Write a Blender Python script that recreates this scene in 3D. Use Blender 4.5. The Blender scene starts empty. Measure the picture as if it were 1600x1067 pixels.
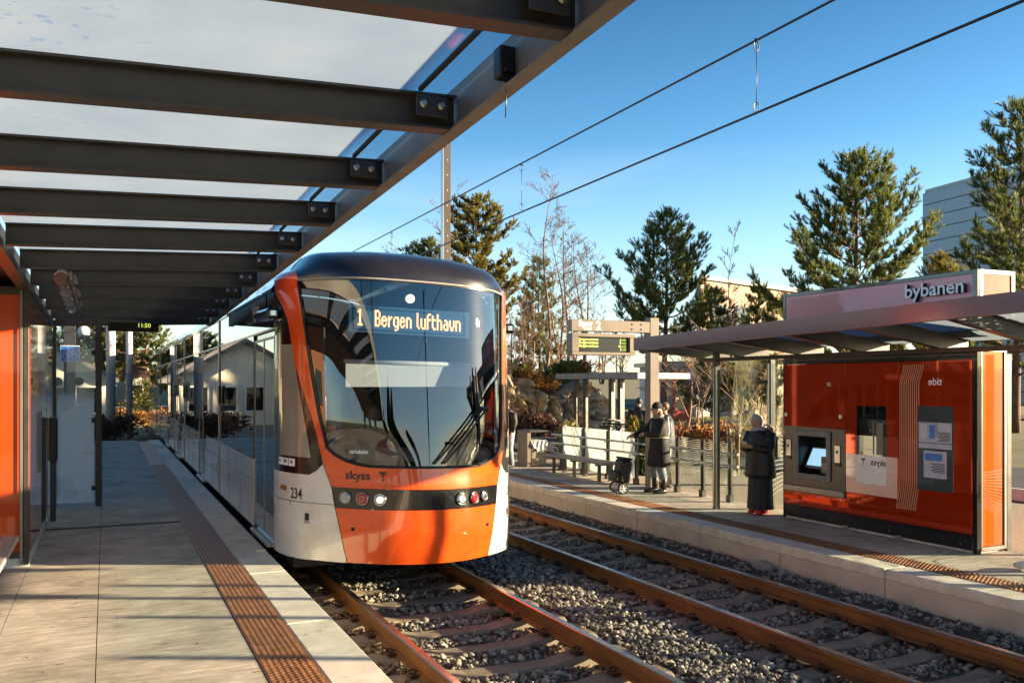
import bpy, bmesh, math, random
import numpy as np
from mathutils import Vector, Matrix, noise
PI = math.pi
R = math.radians
S = bpy.context.scene
COL = S.collection
SUN_AZ = R(115.5)      # clockwise from +Y (the track direction)
SUN_EL = R(11.5)

# ------------------------------------------------------------------ objects
def tag(o, label=None, cat=None, group=None, kind=None):
    if label: o['label'] = label
    if cat: o['category'] = cat
    if group: o['group'] = group
    if kind: o['kind'] = kind
    return o

def thing(name, label, cat, loc=(0, 0, 0), rz=0, group=None):
    o = bpy.data.objects.new(name, None)
    o.empty_display_size = .2
    COL.objects.link(o)
    o.location = loc
    o.rotation_euler = (0, 0, rz)
    return tag(o, label, cat, group)

def root_loc(o):
    v = Vector((0, 0, 0))
    while o is not None:
        v += o.location
        o = o.parent
    return v

def link(name, me, parent=None):
    o = bpy.data.objects.new(name, me)
    COL.objects.link(o)
    if parent is not None: o.parent = parent
    return o

def copy_tree(o, parent=None):
    c = o.copy()
    COL.objects.link(c)
    c.parent = parent
    for ch in o.children:
        copy_tree(ch, c)
    return c

# ------------------------------------------------------------------ mesh builder
class MB:
    def __init__(s):
        s.v = []; s.f = []; s.m = []; s.sm = []
    def add(s, vs, fs, m=0, sm=False):
        k = len(s.v)
        s.v.extend(tuple(p) for p in vs)
        for f in fs:
            s.f.append(tuple(i + k for i in f)); s.m.append(m); s.sm.append(sm)
        return s
    def quad(s, a, b, c, d, m=0):
        return s.add((a, b, c, d), ((0, 1, 2, 3),), m)
    def box(s, x0, x1, y0, y1, z0, z1, b=0, m=0, M=None):
        x0, x1 = min(x0, x1), max(x0, x1); y0, y1 = min(y0, y1), max(y0, y1); z0, z1 = min(z0, z1), max(z0, z1)
        lo = (x0, y0, z0); hi = (x1, y1, z1)
        if b <= 0:
            vs = [Vector((x, y, z)) for x in (x0, x1) for y in (y0, y1) for z in (z0, z1)]
            fs = [(0, 1, 3, 2), (4, 6, 7, 5), (0, 4, 5, 1), (2, 3, 7, 6), (0, 2, 6, 4), (1, 5, 7, 3)]
        else:
            b = min(b, .49 * (x1 - x0), .49 * (y1 - y0), .49 * (z1 - z0))
            vs = []; ix = {}
            for sx in (0, 1):
                for sy in (0, 1):
                    for sz in (0, 1):
                        sg = (sx, sy, sz)
                        for a in range(3):
                            p = []
                            for q in range(3):
                                e = hi[q] if sg[q] else lo[q]
                                if q != a: e += -b if sg[q] else b
                                p.append(e)
                            ix[sg, a] = len(vs); vs.append(Vector(p))
            fs = []
            def cn(a, va, b_, vb, c_, vc):
                t = [0, 0, 0]; t[a] = va; t[b_] = vb; t[c_] = vc
                return tuple(t)
            for a in range(3):
                p, q = (a + 1) % 3, (a + 2) % 3
                for sg in (0, 1):
                    lp = [ix[cn(a, sg, p, i, q, j), a] for i, j in ((0, 0), (1, 0), (1, 1), (0, 1))]
                    fs.append(tuple(lp if sg else lp[::-1]))
                for i in (0, 1):
                    for j in (0, 1):
                        lp = (ix[cn(p, i, q, j, a, 0), p], ix[cn(p, i, q, j, a, 1), p], ix[cn(p, i, q, j, a, 1), q], ix[cn(p, i, q, j, a, 0), q])
                        fs.append(lp if (i ^ j) else lp[::-1])
            for sx in (0, 1):
                for sy in (0, 1):
                    for sz in (0, 1):
                        lp = tuple(ix[(sx, sy, sz), a] for a in range(3))
                        fs.append(lp if (sx + sy + sz) % 2 else lp[::-1])
        if M is not None: vs = [M @ v for v in vs]
        return s.add(vs, fs, m)
    def cbox(s, c, d, b=0, m=0, M=None):
        return s.box(c[0] - d[0] / 2, c[0] + d[0] / 2, c[1] - d[1] / 2, c[1] + d[1] / 2, c[2] - d[2] / 2, c[2] + d[2] / 2, b, m, M)
    def tube(s, pts, r, n=8, m=0, cap=True, sm=True):
        pts = [Vector(p) for p in pts]
        rs = r if isinstance(r, (list, tuple)) else [r] * len(pts)
        vs = []; fs = []
        u = None
        for i, p in enumerate(pts):
            t = (pts[min(i + 1, len(pts) - 1)] - pts[max(i - 1, 0)])
            if t.length < 1e-9: t = Vector((0, 0, 1))
            t.normalize()
            if u is None:
                u = t.orthogonal().normalized()
            else:
                u = (u - t * u.dot(t))
                u = u.normalized() if u.length > 1e-6 else t.orthogonal().normalized()
            w = t.cross(u)
            for k in range(n):
                a = 2 * PI * k / n
                vs.append(p + (u * math.cos(a) + w * math.sin(a)) * rs[i])
        for i in range(len(pts) - 1):
            for k in range(n):
                k2 = (k + 1) % n
                fs.append((i * n + k, i * n + k2, (i + 1) * n + k2, (i + 1) * n + k))
        s.add(vs, fs, m, sm)
        if cap and n > 2:
            e = len(s.v) - len(vs)
            s.f.append(tuple(e + k for k in range(n))[::-1]); s.m.append(m); s.sm.append(False)
            b = e + (len(pts) - 1) * n
            s.f.append(tuple(b + k for k in range(n))); s.m.append(m); s.sm.append(False)
        return s
    def cyl(s, c, r, h, axis='z', n=16, m=0, r2=None):
        a = {'x': Vector((1, 0, 0)), 'y': Vector((0, 1, 0)), 'z': Vector((0, 0, 1))}[axis]
        c = Vector(c)
        return s.tube([c, c + a * h], [r, r if r2 is None else r2], n, m)
    def rings(s, rr, n=16, m=0, cap=True, sm=True):
        """rr: list of (center, rx, ry[, rz rotation])"""
        vs = []; fs = []
        for q in rr:
            c = Vector(q[0]); rx, ry = q[1], q[2]; ro = q[3] if len(q) > 3 else 0
            for k in range(n):
                a = 2 * PI * k / n
                x, y = rx * math.cos(a), ry * math.sin(a)
                vs.append(c + Vector((x * math.cos(ro) - y * math.sin(ro), x * math.sin(ro) + y * math.cos(ro), 0)))
        for i in range(len(rr) - 1):
            for k in range(n):
                k2 = (k + 1) % n
                fs.append((i * n + k, i * n + k2, (i + 1) * n + k2, (i + 1) * n + k))
        if cap:
            fs.append(tuple(range(n))[::-1]); fs.append(tuple((len(rr) - 1) * n + k for k in range(n)))
        return s.add(vs, fs, m, sm)
    def ball(s, c, r, n=14, k=9, m=0):
        rx, ry, rz = r if isinstance(r, (tuple, list)) else (r, r, r)
        rr = []
        for i in range(k + 1):
            a = -PI / 2 + PI * i / k
            q = max(math.cos(a), .02)
            rr.append(((c[0], c[1], c[2] + rz * math.sin(a)), rx * q, ry * q))
        return s.rings(rr, n, m)
    def prism(s, poly, axis, a0, a1, m=0, sm=False):
        """extrude a 2D polygon; axis x: poly=(y,z), y: poly=(x,z), z: poly=(x,y)"""
        def P(q, t):
            return {'x': (t, q[0], q[1]), 'y': (q[0], t, q[1]), 'z': (q[0], q[1], t)}[axis]
        n = len(poly)
        vs = [P(q, a0) for q in poly] + [P(q, a1) for q in poly]
        fs = [(i, (i + 1) % n, n + (i + 1) % n, n + i) for i in range(n)]
        fs += [tuple(range(n))[::-1], tuple(n + i for i in range(n))]
        return s.add(vs, fs, m, sm)
    def grid(s, fn, nu, nv, m=0, sm=True):
        vs = [fn(i / nu, j / nv) for j in range(nv + 1) for i in range(nu + 1)]
        fs = [(j * (nu + 1) + i, j * (nu + 1) + i + 1, (j + 1) * (nu + 1) + i + 1, (j + 1) * (nu + 1) + i) for j in range(nv) for i in range(nu)]
        return s.add(vs, fs, m, sm)
    def mesh(s, name, mats, recalc=True, off=None):
        me = bpy.data.meshes.new(name)
        v = s.v
        if off is not None:
            v = [(p[0] - off[0], p[1] - off[1], p[2] - off[2]) for p in v]
        me.from_pydata([tuple(p) for p in v], [], s.f)
        if not isinstance(mats, (list, tuple)): mats = [mats]
        for q in mats: me.materials.append(q)
        me.polygons.foreach_set('material_index', s.m)
        me.polygons.foreach_set('use_smooth', s.sm)
        if recalc:
            b = bmesh.new(); b.from_mesh(me)
            bmesh.ops.recalc_face_normals(b, faces=b.faces)
            b.to_mesh(me); b.free()
        me.update()
        return me
    def build(s, name, mats, parent=None, world=True, recalc=True, label=None):
        off = root_loc(parent) if (parent is not None and world) else None
        o = link(name, s.mesh(name, mats, recalc, off), parent)
        if label: o['label'] = label
        return o

def at_origin(o, loc):
    """give a top-level mesh its own origin"""
    loc = Vector(loc)
    o.data.transform(Matrix.Translation(-loc)); o.location = loc
    return o

def glyphs(txt, size=1.0, align='LEFT', space=1.0, bold=0):
    cu = bpy.data.curves.new('lettering', 'FONT')
    cu.body = txt; cu.size = size; cu.align_x = align; cu.space_character = space; cu.offset = bold; cu.resolution_u = 3
    o = bpy.data.objects.new('lettering', cu)
    COL.objects.link(o)
    dg = bpy.context.evaluated_depsgraph_get()
    me = bpy.data.meshes.new_from_object(o.evaluated_get(dg))
    vs = [tuple(v.co[:2]) for v in me.vertices]; fs = [tuple(p.vertices) for p in me.polygons]
    bpy.data.objects.remove(o); bpy.data.curves.remove(cu); bpy.data.meshes.remove(me)
    return vs, fs

def lettering(mb, txt, size, fn, align='LEFT', space=1.0, sx=1.0, bold=0, m=0):
    """map flat glyphs (u right, v up) to 3D by fn(u, v)"""
    vs, fs = glyphs(txt, size, align, space, bold)
    mb.add([fn(u * sx, v) for u, v in vs], fs, m)
    return mb

# ------------------------------------------------------------------ materials
def nd(nt, t, **kw):
    n = nt.nodes.new(t)
    for k, v in kw.items():
        if k in n.inputs: n.inputs[k].default_value = v
        else: setattr(n, k, v)
    return n

def c4(c): return (c[0], c[1], c[2], 1)

def pm(name, col, rough=.5, metal=0, var=.12, vs=3.0, bump=0, bs=40, coat=0, emis=None, es=0, col2=None, stretch=(1, 1, 1), rvar=.08, spec=.5, detail=6, island=0, coat_r=.03, trans=0, thr=None):
    """procedural surface: two tones mixed by noise, rough variation, bump"""
    m = bpy.data.materials.new(name); m.use_nodes = True
    nt = m.node_tree; nt.nodes.clear(); L = nt.links.new
    out = nd(nt, 'ShaderNodeOutputMaterial')
    b = nd(nt, 'ShaderNodeBsdfPrincipled')
    L(b.outputs[0], out.inputs[0])
    tc = nd(nt, 'ShaderNodeTexCoord'); mp = nd(nt, 'ShaderNodeMapping'); mp.inputs['Scale'].default_value = stretch
    L(tc.outputs['Object'], mp.inputs[0])
    no = nd(nt, 'ShaderNodeTexNoise'); no.inputs['Scale'].default_value = vs; no.inputs['Detail'].default_value = detail; no.inputs['Roughness'].default_value = .62
    L(mp.outputs[0], no.inputs['Vector'])
    if col2 is None: col2 = tuple(max(0, x * (1 - var * 2)) for x in col)
    rp = nd(nt, 'ShaderNodeValToRGB')
    lo, hi = thr if thr else (.32, .68)
    rp.color_ramp.elements[0].position = lo; rp.color_ramp.elements[1].position = hi
    rp.color_ramp.elements[0].color = c4(col2); rp.color_ramp.elements[1].color = c4(col)
    L(no.outputs[0], rp.inputs[0])
    last = rp.outputs[0]
    if island:
        ge = nd(nt, 'ShaderNodeNewGeometry'); hs = nd(nt, 'ShaderNodeHueSaturation')
        mr = nd(nt, 'ShaderNodeMapRange'); mr.inputs[3].default_value = 1 - island; mr.inputs[4].default_value = 1 + island
        L(ge.outputs['Random Per Island'], mr.inputs[0]); L(mr.outputs[0], hs.inputs['Value']); L(last, hs.inputs['Color'])
        last = hs.outputs[0]
    L(last, b.inputs['Base Color'])
    mr = nd(nt, 'ShaderNodeMapRange'); mr.inputs[3].default_value = max(.01, rough - rvar); mr.inputs[4].default_value = min(1, rough + rvar)
    L(no.outputs[0], mr.inputs[0]); L(mr.outputs[0], b.inputs['Roughness'])
    b.inputs['Metallic'].default_value = metal
    b.inputs['Specular IOR Level'].default_value = spec
    if coat:
        b.inputs['Coat Weight'].default_value = coat; b.inputs['Coat Roughness'].default_value = coat_r
    if trans:
        b.inputs['Transmission Weight'].default_value = trans
    if bump:
        n2 = nd(nt, 'ShaderNodeTexNoise'); n2.inputs['Scale'].default_value = bs; n2.inputs['Detail'].default_value = 5
        L(mp.outputs[0], n2.inputs['Vector'])
        bp = nd(nt, 'ShaderNodeBump'); bp.inputs['Strength'].default_value = bump; bp.inputs['Distance'].default_value = .02
        L(n2.outputs[0], bp.inputs['Height']); L(bp.outputs[0], b.inputs['Normal'])
    if emis:
        b.inputs['Emission Color'].default_value = c4(emis); b.inputs['Emission Strength'].default_value = es
    return m

def two_sided_fresnel(nt, ior):
    ge = nd(nt, 'ShaderNodeNewGeometry'); mr = nd(nt, 'ShaderNodeMapRange'); mr.inputs[3].default_value = ior; mr.inputs[4].default_value = 1 / ior
    fr = nd(nt, 'ShaderNodeFresnel'); nt.links.new(ge.outputs['Backfacing'], mr.inputs[0]); nt.links.new(mr.outputs[0], fr.inputs[0])
    return fr

def glass_mat(name, tint=(.9, .95, .93), ior=1.5, rough=0.0, dirt=0.0, dirtcol=(.6, .62, .6), dscale=3, boost=1.0, dlo=.45, dhi=.75, zr=None):
    """thin pane: tinted see-through, Fresnel reflection, an optional film of dirt or breath"""
    m = bpy.data.materials.new(name); m.use_nodes = True
    nt = m.node_tree; nt.nodes.clear(); L = nt.links.new
    out = nd(nt, 'ShaderNodeOutputMaterial')
    tr = nd(nt, 'ShaderNodeBsdfTransparent'); tr.inputs[0].default_value = c4(tint)
    gl = nd(nt, 'ShaderNodeBsdfGlossy'); gl.inputs['Roughness'].default_value = rough; gl.inputs[0].default_value = (1, 1, 1, 1)
    fr = two_sided_fresnel(nt, ior)
    mu = nd(nt, 'ShaderNodeMath', operation='MULTIPLY'); mu.inputs[1].default_value = boost; mu.use_clamp = True
    L(fr.outputs[0], mu.inputs[0])
    mx = nd(nt, 'ShaderNodeMixShader')
    L(mu.outputs[0], mx.inputs[0]); L(tr.outputs[0], mx.inputs[1]); L(gl.outputs[0], mx.inputs[2])
    last = mx.outputs[0]
    if dirt:
        df = nd(nt, 'ShaderNodeBsdfDiffuse'); df.inputs[0].default_value = c4(dirtcol)
        tl = nd(nt, 'ShaderNodeBsdfTranslucent'); tl.inputs[0].default_value = c4(dirtcol)
        ad = nd(nt, 'ShaderNodeMixShader'); ad.inputs[0].default_value = .5
        L(df.outputs[0], ad.inputs[1]); L(tl.outputs[0], ad.inputs[2])
        tc = nd(nt, 'ShaderNodeTexCoord'); no = nd(nt, 'ShaderNodeTexNoise'); no.inputs['Scale'].default_value = dscale; no.inputs['Detail'].default_value = 5
        L(tc.outputs['Object'], no.inputs['Vector'])
        mr = nd(nt, 'ShaderNodeMapRange'); mr.inputs[1].default_value = dlo; mr.inputs[2].default_value = dhi; mr.inputs[3].default_value = 0; mr.inputs[4].default_value = dirt
        L(no.outputs[0], mr.inputs[0])
        if zr:
            sx = nd(nt, 'ShaderNodeSeparateXYZ'); L(tc.outputs['Object'], sx.inputs[0])
            za = nd(nt, 'ShaderNodeMath', operation='MULTIPLY_ADD'); za.inputs[1].default_value = .5; L(no.outputs[0], za.inputs[0]); L(sx.outputs['Z'], za.inputs[2])
            zm = nd(nt, 'ShaderNodeMapRange'); zm.inputs[1].default_value = zr[0]; zm.inputs[2].default_value = zr[1]; zm.inputs[3].default_value = 1; zm.inputs[4].default_value = .12; L(za.outputs[0], zm.inputs[0])
            zu = nd(nt, 'ShaderNodeMath', operation='MULTIPLY'); L(mr.outputs[0], zu.inputs[0]); L(zm.outputs[0], zu.inputs[1]); mr = zu
        m2 = nd(nt, 'ShaderNodeMixShader')
        L(mr.outputs[0], m2.inputs[0]); L(last, m2.inputs[1]); L(ad.outputs[0], m2.inputs[2])
        last = m2.outputs[0]
    L(last, out.inputs[0])
    return m

def leaf_mat(name, col, col2, island=.45, transl=.35):
    m = bpy.data.materials.new(name); m.use_nodes = True
    nt = m.node_tree; nt.nodes.clear(); L = nt.links.new
    out = nd(nt, 'ShaderNodeOutputMaterial')
    ge = nd(nt, 'ShaderNodeNewGeometry'); mx = nd(nt, 'ShaderNodeMixRGB')
    mx.inputs[1].default_value = c4(col); mx.inputs[2].default_value = c4(col2)
    L(ge.outputs['Random Per Island'], mx.inputs[0])
    hs = nd(nt, 'ShaderNodeHueSaturation'); wn = nd(nt, 'ShaderNodeTexWhiteNoise', noise_dimensions='1D')
    L(ge.outputs['Random Per Island'], wn.inputs['W'])
    mr = nd(nt, 'ShaderNodeMapRange'); mr.inputs[3].default_value = 1 - island; mr.inputs[4].default_value = 1 + island
    L(wn.outputs[0], mr.inputs[0]); L(mr.outputs[0], hs.inputs['Value']); L(mx.outputs[0], hs.inputs['Color'])
    df = nd(nt, 'ShaderNodeBsdfPrincipled'); df.inputs['Roughness'].default_value = .55; df.inputs['Specular IOR Level'].default_value = .35
    tl = nd(nt, 'ShaderNodeBsdfTranslucent')
    L(hs.outputs[0], df.inputs['Base Color']); L(hs.outputs[0], tl.inputs[0])
    ms = nd(nt, 'ShaderNodeMixShader'); ms.inputs[0].default_value = transl
    L(df.outputs[0], ms.inputs[1]); L(tl.outputs[0], ms.inputs[2]); L(ms.outputs[0], out.inputs[0])
    return m

M = {}
M['steel_dark'] = pm('dark_painted_steel', (.052, .046, .040), .38, var=.2, vs=6, bump=.06, bs=160, spec=.5)
M['steel_edge'] = pm('brown_grey_painted_steel', (.21, .20, .185), .5, var=.2, vs=4, bump=.05, bs=120)
M['steel_grey'] = pm('grey_steel', (.30, .28, .26), .35, metal=.6, var=.15, vs=8, stretch=(1, 1, .2))
M['alu'] = pm('brushed_aluminium', (.55, .52, .48), .32, metal=.85, var=.1, vs=10, stretch=(1, 1, .15))
M['bolt'] = pm('zinc_bolt', (.55, .55, .54), .4, metal=.9, var=.2, vs=30)
M['beige_steel'] = pm('beige_painted_steel', (.165, .13, .10), .42, var=.08, vs=3)
M['black'] = pm('black_plastic', (.012, .012, .013), .35, var=.2, vs=12)
M['rubber'] = pm('black_rubber', (.015, .015, .015), .7, var=.2, vs=20)
M['orange'] = pm('orange_paint', (.80, .085, .008), .22, var=.04, vs=4, col2=(.66, .062, .008), thr=(.25, .5), detail=10, coat=1, coat_r=.02)
M['orange_red'] = pm('red_orange_glass_panel', (.50, .052, .004), .12, var=.06, vs=2, coat=1)
M['orange_end'] = pm('orange_glass_panel', (.40, .080, .006), .12, var=.06, vs=2, coat=1)
M['red_glass'] = pm('red_backed_glass', (.60, .048, .006), .04, metal=.55, var=.10, vs=1.2, coat=.35, coat_r=.0, rvar=.02, spec=.7)
M['white'] = pm('white_paint', (.76, .70, .63), .24, var=.05, vs=3.5, coat=.9, col2=(.64, .58, .50), thr=(.28, .50), detail=10)
M['silver'] = pm('silver_grey_paint', (.42, .43, .45), .2, metal=.3, var=.05, vs=1.5, coat=1)
M['tram_black'] = pm('black_gloss_paint', (.009, .009, .011), .18, var=.2, vs=2, coat=.8)
M['roof_black'] = pm('black_roof_paint', (.016, .015, .02), .28, var=.15, vs=2, coat=.5, coat_r=.12)
M['side_glass'] = pm('dark_window_glass', (.008, .010, .012), .015, var=.1, vs=2, coat=1, coat_r=.0, rvar=.005, spec=1.0)
M['cab_glass'] = pm('grey_cab_glass', (.36, .33, .28), .06, var=.15, vs=1.3, coat=1, coat_r=.0)
M['windscreen'] = glass_mat('windscreen_glass', tint=(.46, .52, .57), ior=1.55, boost=2.7)
M['pane'] = glass_mat('clear_pane', tint=(.88, .93, .91), dirt=.05, dscale=2.5)
M['pane_breath'] = glass_mat('misted_pane', tint=(.85, .9, .9), dirt=.8, dirtcol=(.80, .86, .90), dscale=1.7, dlo=.22, dhi=.48, zr=(1.75, 2.0))
M['pane_frost'] = glass_mat('frosted_pane', tint=(.85, .9, .9), dirt=.95, dirtcol=(.72, .74, .72), dscale=1.4, dlo=.25, dhi=.5)
M['decal'] = leaf_mat('white_printed_film', (.50, .50, .48), (.46, .46, .44), .02, .5)
M['lamp_white'] = pm('headlight_lens', (.8, .82, .85), .08, emis=(1, .97, .9), es=.55, coat=1)
M['lamp_clear'] = pm('clear_lens', (.5, .52, .54), .06, metal=.7, coat=1)
M['lamp_red'] = pm('red_lens', (.45, .01, .012), .1, coat=1)
M['lamp_ring'] = pm('chrome_ring', (.5, .5, .5), .15, metal=1)
M['amber'] = pm('amber_lens', (.6, .16, .01), .15, coat=1)
M['ink'] = pm('dark_print', (.02, .02, .022), .5, var=.02)
M['white_print'] = pm('white_print', (.85, .85, .85), .45, var=.02)
M['led_orange'] = pm('orange_led', (.9, .4, .1), .5, emis=(1, .38, .14), es=1.15)
M['led_green'] = pm('green_led', (.6, .7, .1), .5, emis=(.72, .9, .12), es=.22)
M['led_board'] = pm('display_board', (.05, .16, .29), .35, var=.1, coat=.6)
M['screen'] = pm('lit_screen', (.3, .5, .62), .2, emis=(.35, .6, .8), es=.22)
M['display_black'] = pm('display_face', (.016, .013, .012), .15, coat=.6)
M['wood'] = pm('weathered_wood', (.34, .30, .26), .7, var=.22, vs=5, stretch=(8, .6, 8), bump=.3, bs=20)
M['concrete'] = pm('platform_wall_concrete', (.60, .51, .42), .85, var=.14, vs=2.2, bump=.35, bs=120, col2=(.43, .36, .30), detail=9)
M['coping'] = pm('pale_coping_concrete', (.70, .64, .55), .8, var=.1, vs=5, bump=.2, bs=180, col2=(.48, .43, .37), detail=9)
M['iron_brown'] = pm('rusty_cast_iron', (.33, .14, .055), .42, metal=.3, var=.25, vs=9, bump=.25, bs=90)
M['rail_rust'] = pm('rusty_rail', (.27, .115, .035), .6, metal=.2, var=.25, vs=5, bump=.3, bs=70, stretch=(1, .3, 1))
M['rail_top'] = pm('worn_rail_head', (.52, .49, .46), .24, metal=.9, var=.25, vs=3, stretch=(3, .1, 1), col2=(.36, .27, .20))
M['clip'] = pm('rusty_clip', (.09, .045, .025), .6, metal=.4, var=.3, vs=20)
M['sleeper'] = pm('stained_sleeper_concrete', (.30, .235, .18), .88, var=.22, vs=4, bump=.4, bs=60, col2=(.19, .13, .09))
M['stone'] = pm('granite_ballast', (.31, .27, .235), .82, var=.25, vs=9, bump=.3, bs=60, island=.75, col2=(.17, .14, .115))
M['ballast_base'] = pm('dirty_ballast_bed', (.085, .075, .065), .95, var=.3, vs=14, bump=1.0, bs=28)
M['asphalt'] = pm('asphalt', (.055, .056, .06), .9, var=.15, vs=2, bump=.3, bs=120)
M['bark_pine'] = pm('pine_bark', (.20, .105, .06), .9, var=.35, vs=7, bump=.6, bs=20, stretch=(1, 1, .4))
M['bark_pale'] = pm('pale_birch_bark', (.23, .175, .14), .85, var=.35, vs=9, stretch=(1, 1, .5))
M['bark_brown'] = pm('brown_twig_bark', (.26, .155, .10), .9, var=.3, vs=6)
M['bark_yellow'] = pm('yellow_twig_bark', (.30, .20, .09), .85, var=.3, vs=6)
M['needles'] = leaf_mat('pine_needles', (.055, .110, .034), (.25, .25, .06), .5, .45)
M['needles_sun'] = leaf_mat('yellow_green_needles', (.11, .115, .022), (.28, .22, .045), .45, .42)
M['needles_dark'] = leaf_mat('dark_needles', (.018, .034, .016), (.04, .06, .022))
M['leaf_rust'] = leaf_mat('rust_coloured_leaves', (.30, .11, .03), (.46, .25, .07))
M['leaf_brown'] = leaf_mat('brown_beech_leaves', (.10, .042, .028), (.19, .085, .05))
M['leaf_green'] = leaf_mat('olive_leaves', (.10, .125, .028), (.25, .21, .045))
M['leaf_dark'] = leaf_mat('dark_leaves', (.014, .020, .010), (.028, .034, .014))
M['plume'] = leaf_mat('pale_plume_grass', (.42, .34, .22), (.55, .46, .32), .2)
M['grass'] = leaf_mat('winter_grass_blades', (.10, .11, .035), (.20, .18, .07), .3)
M['twigs'] = leaf_mat('fine_brown_twigs', (.13, .075, .055), (.22, .13, .09), .3, .1)
# ------------------------------------------------------------------ camera, sky, sun
cam = bpy.data.objects.new('camera', bpy.data.cameras.new('camera'))
COL.objects.link(cam)
cam.data.sensor_width = 36; cam.data.lens = 31.05; cam.data.shift_y = .0416
cam.data.clip_start = .05; cam.data.clip_end = 3000
cam.location = (0, 0, 1.87); cam.rotation_euler = (R(90), 0, R(-24.7))
S.camera = cam

W = bpy.data.worlds.new('World'); S.world = W; W.use_nodes = True
nt = W.node_tree; nt.nodes.clear()
sky = nd(nt, 'ShaderNodeTexSky', sky_type='NISHITA'); sky.sun_disc = False
sky.sun_elevation = SUN_EL; sky.sun_rotation = SUN_AZ
sky.altitude = 50; sky.air_density = 1.0; sky.dust_density = .25; sky.ozone_density = 2.4
hs = nd(nt, 'ShaderNodeHueSaturation'); hs.inputs['Saturation'].default_value = 1.28
# thin bright cloud banks low over the horizon
tc = nd(nt, 'ShaderNodeTexCoord'); mp = nd(nt, 'ShaderNodeMapping'); mp.inputs['Scale'].default_value = (1.6, 1.6, 7)
no = nd(nt, 'ShaderNodeTexNoise'); no.inputs['Scale'].default_value = 1.6; no.inputs['Detail'].default_value = 7
rp = nd(nt, 'ShaderNodeValToRGB'); rp.color_ramp.elements[0].position = .50; rp.color_ramp.elements[1].position = .68
sx = nd(nt, 'ShaderNodeSeparateXYZ')
el = nd(nt, 'ShaderNodeMapRange'); el.inputs[1].default_value = .06; el.inputs[2].default_value = .26; el.inputs[3].default_value = .75; el.inputs[4].default_value = 0
mu = nd(nt, 'ShaderNodeMath', operation='MULTIPLY')
mx = nd(nt, 'ShaderNodeMixRGB'); mx.inputs[2].default_value = (4.6, 4.8, 5.3, 1)
bg = nd(nt, 'ShaderNodeBackground'); bg.inputs[1].default_value = .057
out = nd(nt, 'ShaderNodeOutputWorld')
L = nt.links.new
dk = nd(nt, 'ShaderNodeMapRange', interpolation_type='SMOOTHSTEP'); dk.inputs[1].default_value = .08; dk.inputs[2].default_value = .62; dk.inputs[3].default_value = 1.2; dk.inputs[4].default_value = .50
L(sx.outputs['Z'], dk.inputs[0]); L(dk.outputs[0], hs.inputs['Value'])
L(tc.outputs['Generated'], mp.inputs[0]); L(mp.outputs[0], no.inputs['Vector']); L(no.outputs[0], rp.inputs[0])
L(tc.outputs['Generated'], sx.inputs[0]); L(sx.outputs['Z'], el.inputs[0])
mv = nd(nt, 'ShaderNodeMapRange'); mv.inputs[3].default_value = .30; mv.inputs[4].default_value = 1; L(rp.outputs[0], mv.inputs[0]); L(mv.outputs[0], mu.inputs[0]); L(el.outputs[0], mu.inputs[1]); L(mu.outputs[0], mx.inputs[0])
L(sky.outputs[0], hs.inputs['Color']); L(hs.outputs[0], mx.inputs[1]); L(mx.outputs[0], bg.inputs[0]); L(bg.outputs[0], out.inputs[0])

sl = bpy.data.lights.new('sun', 'SUN'); sl.energy = 5.0; sl.angle = R(.5); sl.color = (1, .78, .50)
sun = bpy.data.objects.new('sun', sl); COL.objects.link(sun)
sd = Vector((math.sin(SUN_AZ) * math.cos(SUN_EL), math.cos(SUN_AZ) * math.cos(SUN_EL), math.sin(SUN_EL)))
sun.rotation_euler = sd.to_track_quat('Z', 'Y').to_euler(); sun.location = sd * 60

S.view_settings.view_transform = 'Standard'; S.view_settings.look = 'None'
S.view_settings.exposure = 2.3; S.view_settings.gamma = 1
S.cycles.use_denoising = True
S.cycles.max_bounces = 10; S.cycles.transparent_max_bounces = 24; S.cycles.glossy_bounces = 5; S.cycles.diffuse_bounces = 4
S.cycles.sample_clamp_indirect = 6
S.cycles.caustics_refractive = False

# ------------------------------------------------------------------ ground
ZP, ZR, ZT1, ZT2 = 0.0, -.115, -.275, -.38     # platforms and rail heads
RAILS = (2.296, 3.762, 5.58, 6.91)
def plane_z(x):                                # level of the rail heads across the two tracks
    return ZT1 + (ZT2 - ZT1) * min(1, max(0, (x - 3.03) / 3.2))

def terrain(x, y):
    if x < 7.9: z = -.75
    else: z = -.16
    if -.5 < x < 7.9 and y > 33: z = -.5
    if x <= 1.7:
        t = max(0, min(1, (y - 31) / 3)); z = -.75 + t * .45
    d = max(0, y - 45)
    if x < 2: z += .0009 * d * d * .5 if d < 90 else .0009 * 90 * 90 * .5
    if x > 17: z += max(0, min(1, (x - 17) / 14)) * .35
    r = math.hypot(x, y)
    if r > 200: z += min(16, (r - 200) * .02)
    return z + .05 * noise.noise((x * .11, y * .11, 0)) * (1 if (x > 11 or y > 36) else 0)

g = MB()
xs = [-900, -500, -250, -120, -60, -30, -16, -9, -6, -3, 0, 1.7, 1.72, 4, 7.7, 7.72, 9.6] + [11 + i * 1.5 for i in range(34)] + [70, 90, 130, 250, 500, 900]
ys = [-900, -400, -150, -60, -25, -10, 0, 6, 12] + [15 + i * 2 for i in range(34)] + [90, 100, 115, 135, 170, 260, 500, 900, 1500]
vs = [(x, y, terrain(x, y)) for y in ys for x in xs]
n = len(xs)
g.add(vs, [(j * n + i, j * n + i + 1, (j + 1) * n + i + 1, (j + 1) * n + i) for j in range(len(ys) - 1) for i in range(n - 1)], 0, True)
M['ground'] = pm('winter_turf_and_earth', (.17, .165, .07), .95, var=.3, vs=.35, bump=.5, bs=6, col2=(.10, .085, .045), detail=10)
tag(g.build('ground', M['ground'], recalc=False), kind='structure')

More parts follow.
